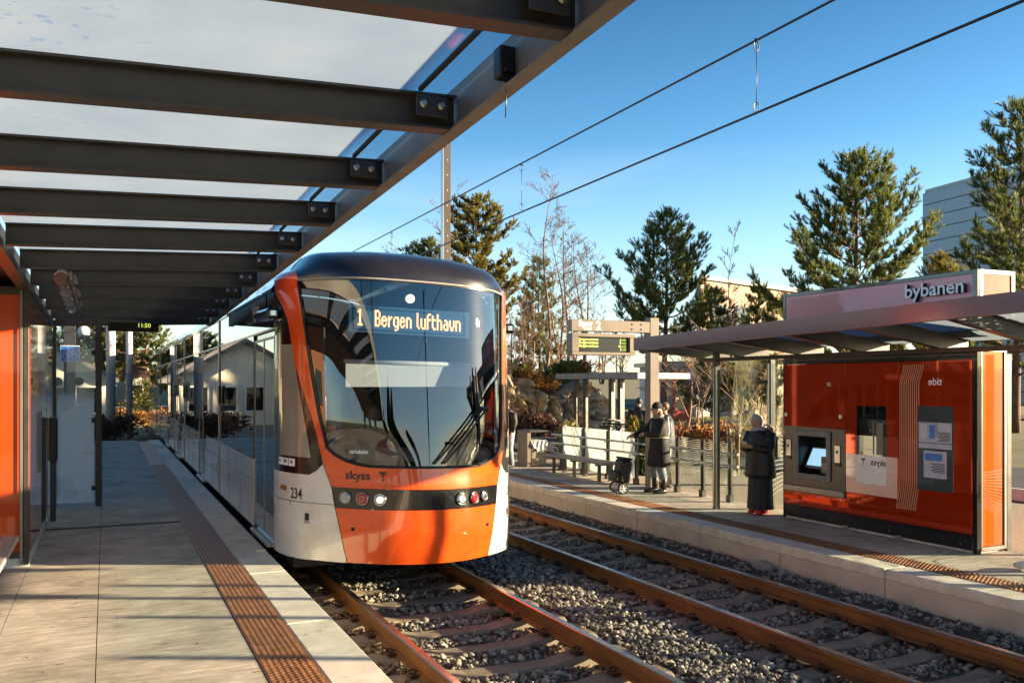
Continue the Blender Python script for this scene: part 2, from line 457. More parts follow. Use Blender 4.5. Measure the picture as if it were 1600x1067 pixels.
rd = MB()
def strip(mb, pts, w, z=.01, m=0):
    vs = []; fs = []
    for i, p in enumerate(pts):
        a = Vector(pts[max(0, i - 1)]); b = Vector(pts[min(len(pts) - 1, i + 1)])
        t = (b - a).normalized(); nn = Vector((t.y, -t.x))
        for k in (-1, 1):
            q = Vector(p) + nn * k * w / 2
            vs.append((q.x, q.y, max(terrain(q.x, q.y), terrain(p[0], p[1])) + z))
    for i in range(len(pts) - 1): fs.append((2 * i, 2 * i + 1, 2 * i + 3, 2 * i + 2))
    mb.add(vs, fs, m)
strip(rd, [(17.2, -20 + 2.0 * i) for i in range(17)] + [(16.6, 16), (15.4, 19), (14.2, 22), (13.5, 25), (13.4, 30), (14.6, 36), (16.5, 42), (20, 48), (26, 53), (36, 58), (60, 66)], 4.6, .05)
tag(rd.build('road', M['asphalt'], recalc=False), kind='structure')
r2 = MB(); strip(r2, [(15.5, 33.5), (19, 33), (24, 32), (30, 31), (38, 29), (50, 26), (80, 20)], 4.2, .09)
tag(r2.build('side_road', M['asphalt'], recalc=False), kind='structure')
kb = MB()
for i in range(16):
    kb.box(14.55, 14.68, -10 + i * 1.5, -8.515 + i * 1.5, -.3, .03, .015)
tag(kb.build('road_kerb', M['coping']), kind='structure')
vg = MB(); vg.box(9.75, 13.9, -6, 15.5, -.4, -.125); vg.box(9.75, 12.6, 15.501, 19, -.4, -.1251); vg.box(9.75, 10.85, 19.001, 33, -.4, -.1252)
M['gravel_strip'] = pm('beige_gravel_strip', (.36, .30, .22), .95, var=.25, vs=30, bump=.8, bs=60)
tag(vg.build('gravel_verge', M['gravel_strip']), kind='structure')
lp = MB(); lp.box(-1.6, .75, 33.2, 48, -.6, -.24); lp.box(-6, -1.6, 33.2, 60, -.6, -.26)
tag(lp.build('gravel_path', M['gravel_strip']), kind='structure')

# ------------------------------------------------------------------ platforms
def slab_mat(name, col, col2):
    m = pm(name, col, .78, var=.1, vs=2.2, col2=col2, detail=10, bump=.0)
    nt = m.node_tree; L = nt.links.new
    b = next(n for n in nt.nodes if n.type == 'BSDF_PRINCIPLED')
    tc = nd(nt, 'ShaderNodeTexCoord'); mp = nd(nt, 'ShaderNodeMapping'); mp.inputs['Scale'].default_value = (1.1, 9, 1)
    L(tc.outputs['Object'], mp.inputs[0])
    w = nd(nt, 'ShaderNodeTexNoise'); w.inputs['Scale'].default_value = 3.0; w.inputs['Detail'].default_value = 9; w.inputs['Roughness'].default_value = .68; w.inputs['Distortion'].default_value = .8
    L(mp.outputs[0], w.inputs['Vector'])
    rp = nd(nt, 'ShaderNodeValToRGB'); rp.color_ramp.elements[0].position = .30; rp.color_ramp.elements[1].position = .62
    rp.color_ramp.elements[0].color = (.42, .40, .37, 1); rp.color_ramp.elements[1].color = (1, 1, 1, 1)
    L(w.outputs[0], rp.inputs[0])
    mx = nd(nt, 'ShaderNodeMixRGB', blend_type='MULTIPLY'); mx.inputs[0].default_value = .85
    src = b.inputs['Base Color'].links[0].from_socket
    L(src, mx.inputs[1]); L(rp.outputs[0], mx.inputs[2]); L(mx.outputs[0], b.inputs['Base Color'])
    st = nd(nt, 'ShaderNodeTexNoise'); st.inputs['Scale'].default_value = .9; st.inputs['Detail'].default_value = 8; st.inputs['Roughness'].default_value = .7
    L(tc.outputs['Object'], st.inputs['Vector'])
    sr = nd(nt, 'ShaderNodeValToRGB'); sr.color_ramp.elements[0].position = .36; sr.color_ramp.elements[1].position = .54; sr.color_ramp.elements[0].color = (.55, .53, .50, 1); sr.color_ramp.elements[1].color = (1, 1, 1, 1); L(st.outputs[0], sr.inputs[0])
    m2 = nd(nt, 'ShaderNodeMixRGB', blend_type='MULTIPLY'); m2.inputs[0].default_value = .8; L(mx.outputs[0], m2.inputs[1]); L(sr.outputs[0], m2.inputs[2])
    vo = nd(nt, 'ShaderNodeTexVoronoi'); vo.inputs['Scale'].default_value = 3.1; L(tc.outputs['Object'], vo.inputs['Vector'])
    vr = nd(nt, 'ShaderNodeMapRange'); vr.inputs[1].default_value = .055; vr.inputs[2].default_value = .075; vr.inputs[3].default_value = .45; vr.inputs[4].default_value = 1; L(vo.outputs['Distance'], vr.inputs[0])
    m3 = nd(nt, 'ShaderNodeMixRGB', blend_type='MULTIPLY'); m3.inputs[0].default_value = .7; L(m2.outputs[0], m3.inputs[1]); L(vr.outputs[0], m3.inputs[2]); L(m3.outputs[0], b.inputs['Base Color'])
    bp = nd(nt, 'ShaderNodeBump'); bp.inputs['Strength'].default_value = .55; bp.inputs['Distance'].default_value = .012
    L(w.outputs[0], bp.inputs['Height']); L(bp.outputs[0], b.inputs['Normal'])
    return m
M['slab'] = slab_mat('brushed_paving_slabs', (.60, .535, .44), (.40, .36, .30))
M['joint'] = pm('dark_joint_filler', (.05, .045, .04), .95)

def platform(name, xin, xout, x_tac0, x_tac1, x_joint, z, y0, y1, step, wall_joints, depth):
    """paved deck of slabs, pale coping along the track and a block wall under it"""
    sg = 1 if xout > xin else -1
    p = MB()
    lo, hi = min(xin, x_tac0), max(xin, x_tac0)
    cuts = sorted([lo, hi] + [x for x in x_joint if lo < x < hi])
    ny = int((y1 - y0) / step)
    for i in range(len(cuts) - 1):
        for j in range(ny):
            ya = y0 + j * step; g_ = .003
            p.box(cuts[i] + g_, cuts[i + 1] - g_, ya + g_, ya + step - g_, z - .06, z, 0, 0)
    p.box(lo, hi, y0, y1, z - .3, z - .055, 0, 2)
    # coping and wall blocks
    a, b = min(x_tac1, xout), max(x_tac1, xout)
    ws = [y0] + [w for w in wall_joints if y0 < w < y1] + [y1]
    for j in range(len(ws) - 1):
        p.box(a, b, ws[j] + .004, ws[j + 1] - .004, z - .12, z, .014, 1)
        e = xout - sg * .006
        p.box(min(e, e - sg * .3), max(e, e - sg * .3), ws[j] + .006, ws[j + 1] - .006, z - depth, z - .119, .006, 3)
    q = xout - sg * .035
    p.box(min(q, q - sg * .25), max(q, q - sg * .25), y0, y1, z - depth, z - .02, 0, 2)
    tq0, tq1 = min(x_tac0, x_tac1), max(x_tac0, x_tac1)
    p.box(tq0 + .004, tq1 - .004, y0, y1, z - .2, z - .016, 0, 2)
    o = p.build(name, [M['slab'], M['coping'], M['joint'], M['concrete']])
    return tag(o, kind='structure')
platform('platform', -7, 1.65, .928, 1.279, (-5.1, -2.9, -.72, -.06), ZP, -5, 32, 3.7, [-5 + 2.0 * i for i in range(20)], .75)
platform('opposite_platform', 13.0 - 3.28, 7.61, 8.30, 7.953, (9.0,), ZR, -7, 33, 2.5, [6.96 - 1.63 * i for i in range(1, 9)] [::-1] + [6.96 + 1.63 * i for i in range(17)], .65)
dr = MB(); dr.box(-.70, .92, 12.74, 12.86, -.02, .004)
tag(dr.build('drain_cover', M['joint']), 'narrow dark drain strip across the near platform paving', 'drain')

def warning_strip(name, label, x0, x1, z, y0, y1, yfine):
    t = thing(name, label, 'tactile paving', (x0, y0, z))
    p = MB(); L_ = .42
    n = int((y1 - y0) / L_)
    for j in range(n):
        p.box(x0 + .006, x1 - .006, y0 + j * L_ + .003, y0 + (j + 1) * L_ - .003, z - .02, z + .002, .003)
    p.build('plate', M['iron_brown'], t)
    k = MB()
    nx = 8; dx = (x1 - x0 - .03) / nx
    r_ = 0
    y = y0 + .03
    while y < yfine:
        for i in range(nx):
            cx = x0 + .015 + (i + .5) * dx; cy = y + (.5 if i % 2 else 0) * .046
            k.add([(cx - dx * .36, cy - .014, z + .001), (cx + dx * .36, cy - .014, z + .001), (cx + dx * .36, cy + .014, z + .001), (cx - dx * .36, cy + .014, z + .001),
                   (cx - dx * .24, cy - .007, z + .009), (cx + dx * .24, cy - .007, z + .009), (cx + dx * .24, cy + .007, z + .009), (cx - dx * .24, cy + .007, z + .009)],
                  [(4, 5, 6, 7), (0, 1, 5, 4), (1, 2, 6, 5), (2, 3, 7, 6), (3, 0, 4, 7)])
        y += .046
    k.build('raised_studs', M['iron_brown'], t, recalc=False)
    return t
warning_strip('warning_strip', 'rusty brown studded metal warning strip along the near platform beside the tram', .928, 1.279, ZP, 1.0, 31.6, 22)
warning_strip('warning_strip', 'rusty brown studded metal warning strip along the opposite platform in front of the red kiosk', 7.953, 8.30, ZR, -3, 32, 20)

# ------------------------------------------------------------------ tracks
def rail(x, z, label):
    hw, fw = .036, .065
    prof = [(-hw, 0), (-hw * .75, .008), (hw * .75, .008), (hw, 0), (hw, -.035), (.012, -.05), (.010, -.125), (fw, -.142), (fw, -.155), (-fw, -.155), (-fw, -.142), (-.010, -.125), (-.012, -.05), (-hw, -.035)]
    p = MB()
    y0, y1 = .5, 75
    p.prism([(x + a, z - .008 + b) for a, b in prof], 'y', y0, y1)
    p.m = [1 if i in (0, 1, 2) else 0 for i in range(len(p.m))]
    o = p.build('rail', [M['rail_rust'], M['rail_top']])
    at_origin(o, (x, y0, z))
    return tag(o, label, 'rail', 'rails')
rail(RAILS[0], ZT1, 'rusty rail nearest to the near platform edge')
rail(RAILS[1], ZT1, 'rusty rail under the far headlights of the tram')
rail(RAILS[2], ZT2, 'rusty rail of the empty track, the one beside the tram')
rail(RAILS[3], ZT2, 'rusty rail of the empty track close under the opposite platform wall')

def sleeper_mb(xa, xb):
    """concrete sleeper: raised rail seats, sunk middle"""
    c = (xa + xb) / 2
    top = [(-1.15, -.04), (-1.12, -.005), (xa - c - .16, 0), (xa - c + .16, 0), (xa - c + .36, -.035), (xb - c - .36, -.035), (xb - c - .16, 0), (xb - c + .16, 0), (1.12, -.005), (1.15, -.04)]
    p = MB()
    for sy0, sy1, dz in ((-.13, -.10, None), (-.10, .10, 0), (.10, .13, None)): pass
    vs = []; fs = []
    rows = [(-.135, -.2), (-.13, -.03), (-.10, 0), (.10, 0), (.13, -.03), (.135, -.2)]
    for (y, dz) in rows:
        for (x, z) in top:
            vs.append((x, y, z + dz + .006 * noise.noise((x * 3, y * 9, xa))))
    n = len(top)
    for j in range(len(rows) - 1):
        for i in range(n - 1): fs.append((j * n + i, j * n + i + 1, (j + 1) * n + i + 1, (j + 1) * n + i))
    for i in (0, n - 1): fs.append(tuple(j * n + i for j in range(len(rows))))
    p.add(vs, fs)
    return p, c
def clip_mb(x, s):
    p = MB()
    p.tube([(x + s * .045, -.05, .012), (x + s * .10, -.055, .03), (x + s * .135, -.02, .035), (x + s * .12, .03, .042), (x + s * .075, .035, .05), (x + s * .06, .0, .045), (x + s * .09, -.02, .04)], .009, 5)
    p.box(x + s * .075, x + s * .13, -.06, .06, .0, .022, .004)
    return p
def lay(xa, xb, zt, y0, step, n, label, group, nclip):
    p, c = sleeper_mb(xa, xb)
    z = zt - .166
    s0 = p.build('sleeper', M['sleeper'])
    clips = []
    for x in (xa - c, xb - c):
        for s in (-1, 1): clips.append(clip_mb(x, s).mesh('rail_clip', M['clip']))
    rnd = random.Random(int(xa * 10))
    for i in range(n):
        o = s0 if i == 0 else s0.copy()
        if i: COL.objects.link(o)
        o.location = (c, y0 + step * i, z); o.rotation_euler = (0, 0, rnd.uniform(-.008, .008))
        tag(o, label, 'sleeper', group)
        if i < nclip:
            for me in clips: link('rail_clip', me, o)
lay(RAILS[0], RAILS[1], ZT1, 7.27 - .61 * 6, .61, 18, 'concrete sleeper under the rails in front of the tram', 'sleepers of the tram track', 18)
lay(RAILS[2], RAILS[3], ZT2, 8.68 - .6 * 9, .6, 58, 'concrete sleeper of the empty track by the opposite platform', 'sleepers of the empty track', 24)

# ballast: a bed with stones heaped on it
def bed_z(x, y):
    z = plane_z(x) - .166 - .045
    if x > 7.05: z += .05 + .09 * min(1, (x - 7.05) / .45)
    if 4.25 < x < 5.1: z += .035
    if x < 1.95: z -= .03
    return z + .018 * noise.noise((x * 2.2, y * 2.2, 3))
b = MB()
xs = [1.66 + i * (7.6 - 1.66) / 40 for i in range(41)]; ys = [1 + i * .5 for i in range(150)]
n = len(xs)
b.add([(x, y, bed_z(x, y)) for y in ys for x in xs], [(j * n + i, j * n + i + 1, (j + 1) * n + i + 1, (j + 1) * n + i) for j in range(len(ys) - 1) for i in range(n - 1)], 0, True)
tag(b.build('track_bed', M['ballast_base'], recalc=False), kind='structure')

def rust_near_rails(m):
    nt = m.node_tree; L = nt.links.new
    b = next(n for n in nt.nodes if n.type == 'BSDF_PRINCIPLED')
    tc = nd(nt, 'ShaderNodeTexCoord'); sx = nd(nt, 'ShaderNodeSeparateXYZ'); L(tc.outputs['Object'], sx.inputs[0])
    no = nd(nt, 'ShaderNodeTexNoise'); no.inputs['Scale'].default_value = 2.5; no.inputs['Detail'].default_value = 4; L(tc.outputs['Object'], no.inputs['Vector'])
    last = None
    for r in RAILS:
        s = nd(nt, 'ShaderNodeMath', operation='SUBTRACT'); s.inputs[1].default_value = r; L(sx.outputs['X'], s.inputs[0])
        a = nd(nt, 'ShaderNodeMath', operation='ABSOLUTE'); L(s.outputs[0], a.inputs[0])
        k = nd(nt, 'ShaderNodeMath', operation='MULTIPLY_ADD'); k.inputs[1].default_value = .35; L(no.outputs[0], k.inputs[0]); L(a.outputs[0], k.inputs[2])
        q = nd(nt, 'ShaderNodeMapRange'); q.inputs[1].default_value = .26; q.inputs[2].default_value = .58; q.inputs[3].default_value = .85; q.inputs[4].default_value = 0; L(k.outputs[0], q.inputs[0])
        if last is None: last = q.outputs[0]
        else:
            mxn = nd(nt, 'ShaderNodeMath', operation='MAXIMUM'); L(last, mxn.inputs[0]); L(q.outputs[0], mxn.inputs[1]); last = mxn.outputs[0]
    mx = nd(nt, 'ShaderNodeMixRGB', blend_type='MULTIPLY'); mx.inputs[2].default_value = (.78, .46, .27, 1)
    src = b.inputs['Base Color'].links[0].from_socket
    L(last, mx.inputs[0]); L(src, mx.inputs[1]); L(mx.outputs[0], b.inputs['Base Color'])
rust_near_rails(M['stone']); rust_near_rails(M['ballast_base'])
rnd = random.Random(12); lt = MB()
for i in range(170):
    if i < 120: x, y, z = rnd.uniform(-.7, 1.62), 4 + 13 * rnd.random() ** 1.3, ZP
    else: x, y, z = rnd.uniform(7.7, 9.5), rnd.uniform(5, 16), ZR
    a = rnd.uniform(0, 6.28); s_ = rnd.uniform(.006, .022)
    pts = [(x + s_ * rnd.uniform(.5, 1) * math.cos(a + k * 1.257), y + s_ * rnd.uniform(.4, .9) * math.sin(a + k * 1.257), z + .003 + rnd.uniform(0, .006)) for k in range(5)]
    lt.add(pts, [(0, 1, 2, 3, 4)])
tag(lt.build('platform_litter', M['leaf_brown'], recalc=False), 'bits of dry leaf and grit scattered on the platform paving', 'litter', kind='stuff')

def stones():
    rng = np.random.default_rng(5)
    bm = bmesh.new(); bmesh.ops.create_icosphere(bm, subdivisions=1, radius=1); bm.verts.ensure_lookup_table()
    base = np.array([v.co[:] for v in bm.verts]); faces = np.array([[v.index for v in f.verts] for f in bm.faces]); bm.free()
    shapes = []
    for k in range(14):
        q = base * (1 + rng.uniform(-.32, .25, (len(base), 1)))
        q = q * np.array([1, rng.uniform(.6, .9), rng.uniform(.45, .75)])
        for c in range(3):                       # cut flat faces as crushed rock has
            n_ = rng.normal(size=3); n_ /= np.linalg.norm(n_)
            d = q @ n_; lim = rng.uniform(.45, .7)
            q = q - np.outer(np.maximum(d - lim, 0), n_)
        shapes.append(q)
    V = []; F = []; nv = 0
    def lay_stones(N, ya, yb, smin, smax, power=1.0):
        nonlocal nv
        t = rng.random(N) ** power
        Y = ya + (yb - ya) * t; X = rng.uniform(1.68, 7.58, N)
        for i in range(N):
            x, y = X[i], Y[i]
            if min(abs(x - r) for r in RAILS) < .055: continue
            s = smin + (smax - smin) * rng.random() ** 1.7
            z = bed_z(x, y) + s * rng.uniform(-.2, .65)
            y1 = (y - 7.27) / .61; y2 = (y - 8.68) / .6
            if 1.88 < x < 4.18 and abs(y1 - round(y1)) * .61 < .15:
                if rng.random() < .985: continue
                z = ZT1 - .166 + s * .2
            if 5.1 < x < 7.4 and abs(y2 - round(y2)) * .6 < .15:
                if rng.random() < .97: continue
                z = ZT2 - .166 + s * .2
            a, b_, c_ = rng.uniform(0, 2 * PI), rng.normal(0, .5), rng.normal(0, .5)
            Rm = np.array(Matrix.Rotation(a, 3, 'Z') @ Matrix.Rotation(b_, 3, 'X') @ Matrix.Rotation(c_, 3, 'Y'))
            V.append(shapes[rng.integers(14)] @ Rm.T * s + np.array([x, y, z])); F.append(faces + nv); nv += len(base)
    lay_stones(34000, 4.0, 12.5, .013, .046)
    lay_stones(6000, 12.5, 21, .028, .045, 1.3)
    V_ = np.vstack(V); F_ = np.vstack(F)
    me = bpy.data.meshes.new('ballast_stones')
    me.vertices.add(len(V_)); me.vertices.foreach_set('co', V_.ravel())
    me.loops.add(F_.size); me.loops.foreach_set('vertex_index', F_.ravel().astype(np.int32))
    me.polygons.add(len(F_)); me.polygons.foreach_set('loop_start', np.arange(0, F_.size, 3, dtype=np.int32)); me.polygons.foreach_set('loop_total', np.full(len(F_), 3, dtype=np.int32))
    me.materials.append(M['stone']); me.polygons.foreach_set('use_smooth', np.zeros(len(F_), dtype=bool)); me.update(); me.validate()
    return tag(link('ballast_stones', me), 'grey crushed stone ballast around the rails', 'ballast', kind='stuff')
stones()
# two bigger loose stones against the far wall
for (x, y, s, lb) in ((7.48, 8.75, .13, 'long flat loose stone lying against the opposite platform wall'), (7.50, 8.42, .075, 'small block of stone against the opposite platform wall beside a longer stone')):
    q = MB(); q.ball((x, y, bed_z(x, y) + s * .35), (s * .6, s * (1.6 if s > .1 else .8), s * .55), 7, 5)
    q.sm = [False] * len(q.sm)
    q.v = [(a + .02 * noise.noise((a * 20, b_ * 9, c_ * 20)), b_, c_ + .02 * noise.noise((a * 9, b_ * 20, c_))) for a, b_, c_ in q.v]
    tag(at_origin(q.build('loose_stone', M['stone']), (x, y, bed_z(x, y))), lb, 'stone', 'loose stones by the wall')
# ------------------------------------------------------------------ near canopy
def roof_glass(k=1.0):
    m = bpy.data.materials.new('frosted_roof_glass'); m.use_nodes = True
    nt = m.node_tree; nt.nodes.clear(); L = nt.links.new
    out = nd(nt, 'ShaderNodeOutputMaterial')
    tc = nd(nt, 'ShaderNodeTexCoord'); sx = nd(nt, 'ShaderNodeSeparateXYZ'); L(tc.outputs['Object'], sx.inputs[0])
    n1 = nd(nt, 'ShaderNodeTexNoise'); n1.inputs['Scale'].default_value = 1.7; n1.inputs['Detail'].default_value = 6
    L(tc.outputs['Object'], n1.inputs['Vector'])
    # rime stops a hand's breadth before the warm steel edge
    ad = nd(nt, 'ShaderNodeMath', operation='MULTIPLY_ADD'); ad.inputs[1].default_value = .10
    L(n1.outputs[0], ad.inputs[0]); L(sx.outputs['X'], ad.inputs[2])
    e = nd(nt, 'ShaderNodeMapRange'); e.inputs[1].default_value = 1.31; e.inputs[2].default_value = 1.385; e.inputs[3].default_value = 1; e.inputs[4].default_value = .15
    L(ad.outputs[0], e.inputs[0])
    # thawed drops
    vo = nd(nt, 'ShaderNodeTexNoise'); vo.inputs['Scale'].default_value = 17; vo.inputs['Detail'].default_value = 2; vo.inputs['Distortion'].default_value = .1
    L(tc.outputs['Object'], vo.inputs['Vector'])
    sp = nd(nt, 'ShaderNodeMapRange'); sp.inputs[1].default_value = .58; sp.inputs[2].default_value = .70; sp.inputs[3].default_value = 0; sp.inputs[4].default_value = .6
    L(vo.outputs[0], sp.inputs[0])
    rg = nd(nt, 'ShaderNodeMapRange'); rg.inputs[1].default_value = -.25; rg.inputs[2].default_value = .35; rg.inputs[3].default_value = 1; rg.inputs[4].default_value = 0
    L(ad.outputs[0], rg.inputs[0])
    ry = nd(nt, 'ShaderNodeMapRange'); ry.inputs[1].default_value = 3.2; ry.inputs[2].default_value = 4.6; ry.inputs[3].default_value = 1; ry.inputs[4].default_value = .25; L(sx.outputs['Y'], ry.inputs[0])
    m0 = nd(nt, 'ShaderNodeMath', operation='MULTIPLY'); L(sp.outputs[0], m0.inputs[0]); L(ry.outputs[0], m0.inputs[1])
    m1 = nd(nt, 'ShaderNodeMath', operation='MULTIPLY'); L(m0.outputs[0], m1.inputs[0]); L(rg.outputs[0], m1.inputs[1])
    sb = nd(nt, 'ShaderNodeMath', operation='SUBTRACT'); sb.use_clamp = True; L(e.outputs[0], sb.inputs[0]); L(m1.outputs[0], sb.inputs[1])
    tr = nd(nt, 'ShaderNodeBsdfTransparent'); tr.inputs[0].default_value = (.80, .90, .95, 1)
    gl = nd(nt, 'ShaderNodeBsdfGlossy'); gl.inputs['Roughness'].default_value = .02
    fr = two_sided_fresnel(nt, 1.5)
    mg = nd(nt, 'ShaderNodeMixShader'); L(fr.outputs[0], mg.inputs[0]); L(tr.outputs[0], mg.inputs[1]); L(gl.outputs[0], mg.inputs[2])
    cr = nd(nt, 'ShaderNodeValToRGB'); cr.color_ramp.elements[0].position = .3; cr.color_ramp.elements[1].position = .7
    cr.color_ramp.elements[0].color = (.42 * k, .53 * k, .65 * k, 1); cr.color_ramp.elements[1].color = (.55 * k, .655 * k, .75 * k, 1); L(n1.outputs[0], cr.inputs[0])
    tl = nd(nt, 'ShaderNodeBsdfTranslucent'); df = nd(nt, 'ShaderNodeBsdfDiffuse'); L(cr.outputs[0], tl.inputs[0]); L(cr.outputs[0], df.inputs[0])
    mf = nd(nt, 'ShaderNodeMixShader'); mf.inputs[0].default_value = .18; L(tl.outputs[0], mf.inputs[1]); L(df.outputs[0], mf.inputs[2])
    mx = nd(nt, 'ShaderNodeMixShader'); L(sb.outputs[0], mx.inputs[0]); L(mg.outputs[0], mx.inputs[1]); L(mf.outputs[0], mx.inputs[2])
    L(mx.outputs[0], out.inputs[0])
    return m
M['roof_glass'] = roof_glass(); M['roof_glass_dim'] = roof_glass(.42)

def beam_along_x(mb, x0, x1, y, z0, z1, h=.19, w=.10, t=.012):
    """I-section: two flanges and a web, from (x0, z0) to (x1, z1) (z = underside)"""
    for (ya, yb, za, zb) in ((-w / 2, w / 2, 0, t), (-t / 2, t / 2, t, h - t), (-w / 2, w / 2, h - t, h)):
        vs = [(x, y + yy, z + zz) for x, z in ((x0, z0), (x1, z1)) for yy, zz in ((ya, za), (yb, za), (yb, zb), (ya, zb))]
        mb.add(vs, [(0, 1, 5, 4), (1, 2, 6, 5), (2, 3, 7, 6), (3, 0, 4, 7), (3, 2, 1, 0), (4, 5, 6, 7)])

def zf(y): return 3.12 - .023 * (y - 2.44)
CXI = -.69
can = thing('platform_canopy', 'near platform canopy of dark steel beams carrying frosted glass panes overhead', 'canopy', (0, 0, 0))
ys = [-10.62 + 1.22 * i for i in range(22)]
ys[-1] = 15.08
for i, y in enumerate(ys):
    p = MB(); z1 = zf(y) + .006; z0 = z1 - .039 * 2.2
    beam_along_x(p, CXI, 1.535, y, z0, z1, .168)
    bo = p.build('beam', M['steel_dark'], can)
    q = MB(); q.box(1.325, 1.485, y - .064, y - .052, z1 + .045, z1 + .145, .003)
    br = q.build('end_bracket', M['steel_dark'], bo)
    for x in (1.36, 1.45):
        q = MB(); q.tube([(x, y - .068, z1 + .10), (x, y - .074, z1 + .10), (x, y - .0745, z1 + .10), (x, y - .084, z1 + .10)], [.021, .021, .013, .012], 10); q.build('bolt', M['bolt'], bo)
fa = MB()
fa.add([(x, y, zf(y) + z) for y in (-11.6, 15.3) for x, z in ((1.548, 0), (1.572, 0), (1.572, .235), (1.548, .235))], [(0, 1, 5, 4), (1, 2, 6, 5), (2, 3, 7, 6), (3, 0, 4, 7), (3, 2, 1, 0), (4, 5, 6, 7)])
fa.add([(x, y, zf(y) + z) for y in (-11.6, 15.3) for x, z in ((1.50, 0.0), (1.5479, 0.0), (1.5479, .010), (1.50, .010))], [(0, 1, 5, 4), (1, 2, 6, 5), (2, 3, 7, 6), (3, 0, 4, 7), (3, 2, 1, 0), (4, 5, 6, 7)])
fa.build('fascia', M['steel_edge'], can)
wb = MB()
for (xa, xb, za, zb) in ((-.80, -.70, -.07, .0), (-.745, -.72, .0, .13)):
    wb.add([(x, y, zf(y) - .05 + z) for y in (-11.6, 15.2) for x, z in ((xa, za), (xb, za), (xb, zb), (xa, zb))], [(0, 1, 5, 4), (1, 2, 6, 5), (2, 3, 7, 6), (3, 0, 4, 7), (3, 2, 1, 0), (4, 5, 6, 7)])
wb.build('wall_beam', M['steel_dark'], can)
yy = [-11.5] + ys
for i in range(len(yy) - 1):
    y0, y1 = yy[i], yy[i + 1]
    q = MB()
    def zz(x, y): return zf(y) + .184 - .039 * (1.55 - x)
    for dz in (0,):
        q.add([(x, y, zz(x, y) + k * .010) for k in (0, 1) for x, y in ((-.70, y0 + .006), (1.535, y0 + .006), (1.535, y1 - .006), (-.70, y1 - .006))], [(3, 2, 1, 0)])
    q.build('glass_pane', M['roof_glass'], can, recalc=False)
q = MB()
q.add([(x, y, zf(y) + .12 + z) for y in (-11.6, 15.2) for x, z in ((-4.5, -.1), (-.80, -.1), (-.80, .08), (-4.5, .0))], [(0, 1, 5, 4), (1, 2, 6, 5), (2, 3, 7, 6), (3, 0, 4, 7), (3, 2, 1, 0), (4, 5, 6, 7)])
q.build('solid_roof', pm('soffit_red_reflection', (.10, .035, .022), .4, var=.2, vs=2), can)  # red brown is the orange kiosk's reflection put into the soffit colour
gut = MB()                                   # dark glazing bar above the edge
for i in range(len(yy) - 1):
    y0, y1 = yy[i] + .06, yy[i + 1] - .06
    gut.add([(x, y, zf(y) + .163 + z) for y in (y0, y1) for x, z in ((1.335, 0), (1.355, 0), (1.355, .018), (1.335, .018))], [(0, 1, 5, 4), (1, 2, 6, 5), (2, 3, 7, 6), (3, 0, 4, 7), (3, 2, 1, 0), (4, 5, 6, 7)])
gut.build('glazing_bar', M['rubber'], can)

sb = thing('sensor_box', 'small dark box hanging on the inner side of the near canopy edge', 'sensor box', (1.52, 3.36, 3.12))
q = MB(); q.box(1.475, 1.545, 3.325, 3.395, 3.14, 3.27, .006); q.box(1.49, 1.53, 3.31, 3.33, 3.155, 3.175, .004); q.build('case', M['black'], sb)
q = MB(); q.tube([(1.515, 3.355, 3.14), (1.517, 3.356, 3.05), (1.514, 3.357, 2.98)], .0025, 5); q.build('cord', M['black'], sb)

for i, (ya, lb, mm) in enumerate(((9.25, 'pinkish lamp tube, nearest of three hung in a line under the canopy', pm('pink_grey_lamp_tube', (.20, .11, .10), .25, var=.1, coat=.5)), (10.30, 'middle of three grey lamp tubes hung in a line under the canopy', pm('grey_lamp_tube', (.22, .24, .28), .25, var=.1, coat=.5)), (11.35, 'farthest of three grey lamp tubes hung in a line under the canopy', pm('grey_lamp_tube', (.24, .27, .31), .25, var=.1, coat=.5)))):
    t = thing('tube_lamp', lb, 'lamp', (-.38, ya, 2.85), 0, 'tube lamps under the near canopy')
    z = zf(ya) - .10
    q = MB(); q.tube([(-.38, ya, z), (-.38, ya + .04, z), (-.38, ya + .86, z), (-.38, ya + .9, z)], [.055, .066, .066, .055], 16); q.build('tube', mm, t)
    q = MB(); q.box(-.315, -.29, ya - .02, ya + .92, z - .02, z + .06, .004)
    for k in range(9): q.box(-.30, -.255, ya + .03 + k * .1, ya + .045 + k * .1, z + .02, z + .035)
    q.box(-.42, -.34, ya + .2, ya + .24, z + .05, z + .12); q.box(-.42, -.34, ya + .66, ya + .7, z + .05, z + .12)
    q.build('mounting_rail', M['steel_grey'], t)

# departure display under the far end of the near canopy
t = thing('departure_display', 'dark departure display with green digits under the far end of the near canopy', 'departure display', (.38, 14.5, 2.66))
q = MB(); q.box(.03, .73, 14.42, 14.62, 2.665, 2.815, .012); q.build('case', M['black'], t)
q = MB(); q.box(.05, .71, 14.412, 14.423, 2.68, 2.80, .003); q.build('face', M['display_black'], t)
q = MB(); lettering(q, '11:50', .085, lambda u, v: (.43 + u, 14.409, 2.725 + v), bold=.001); q.build('digits', M['led_green'], t, recalc=False)
for x in (.12, .64):
    q = MB(); q.tube([(x, 14.52, 2.81), (x, 14.52, 2.9)], .012, 6); q.build('hanger', M['steel_dark'], t)

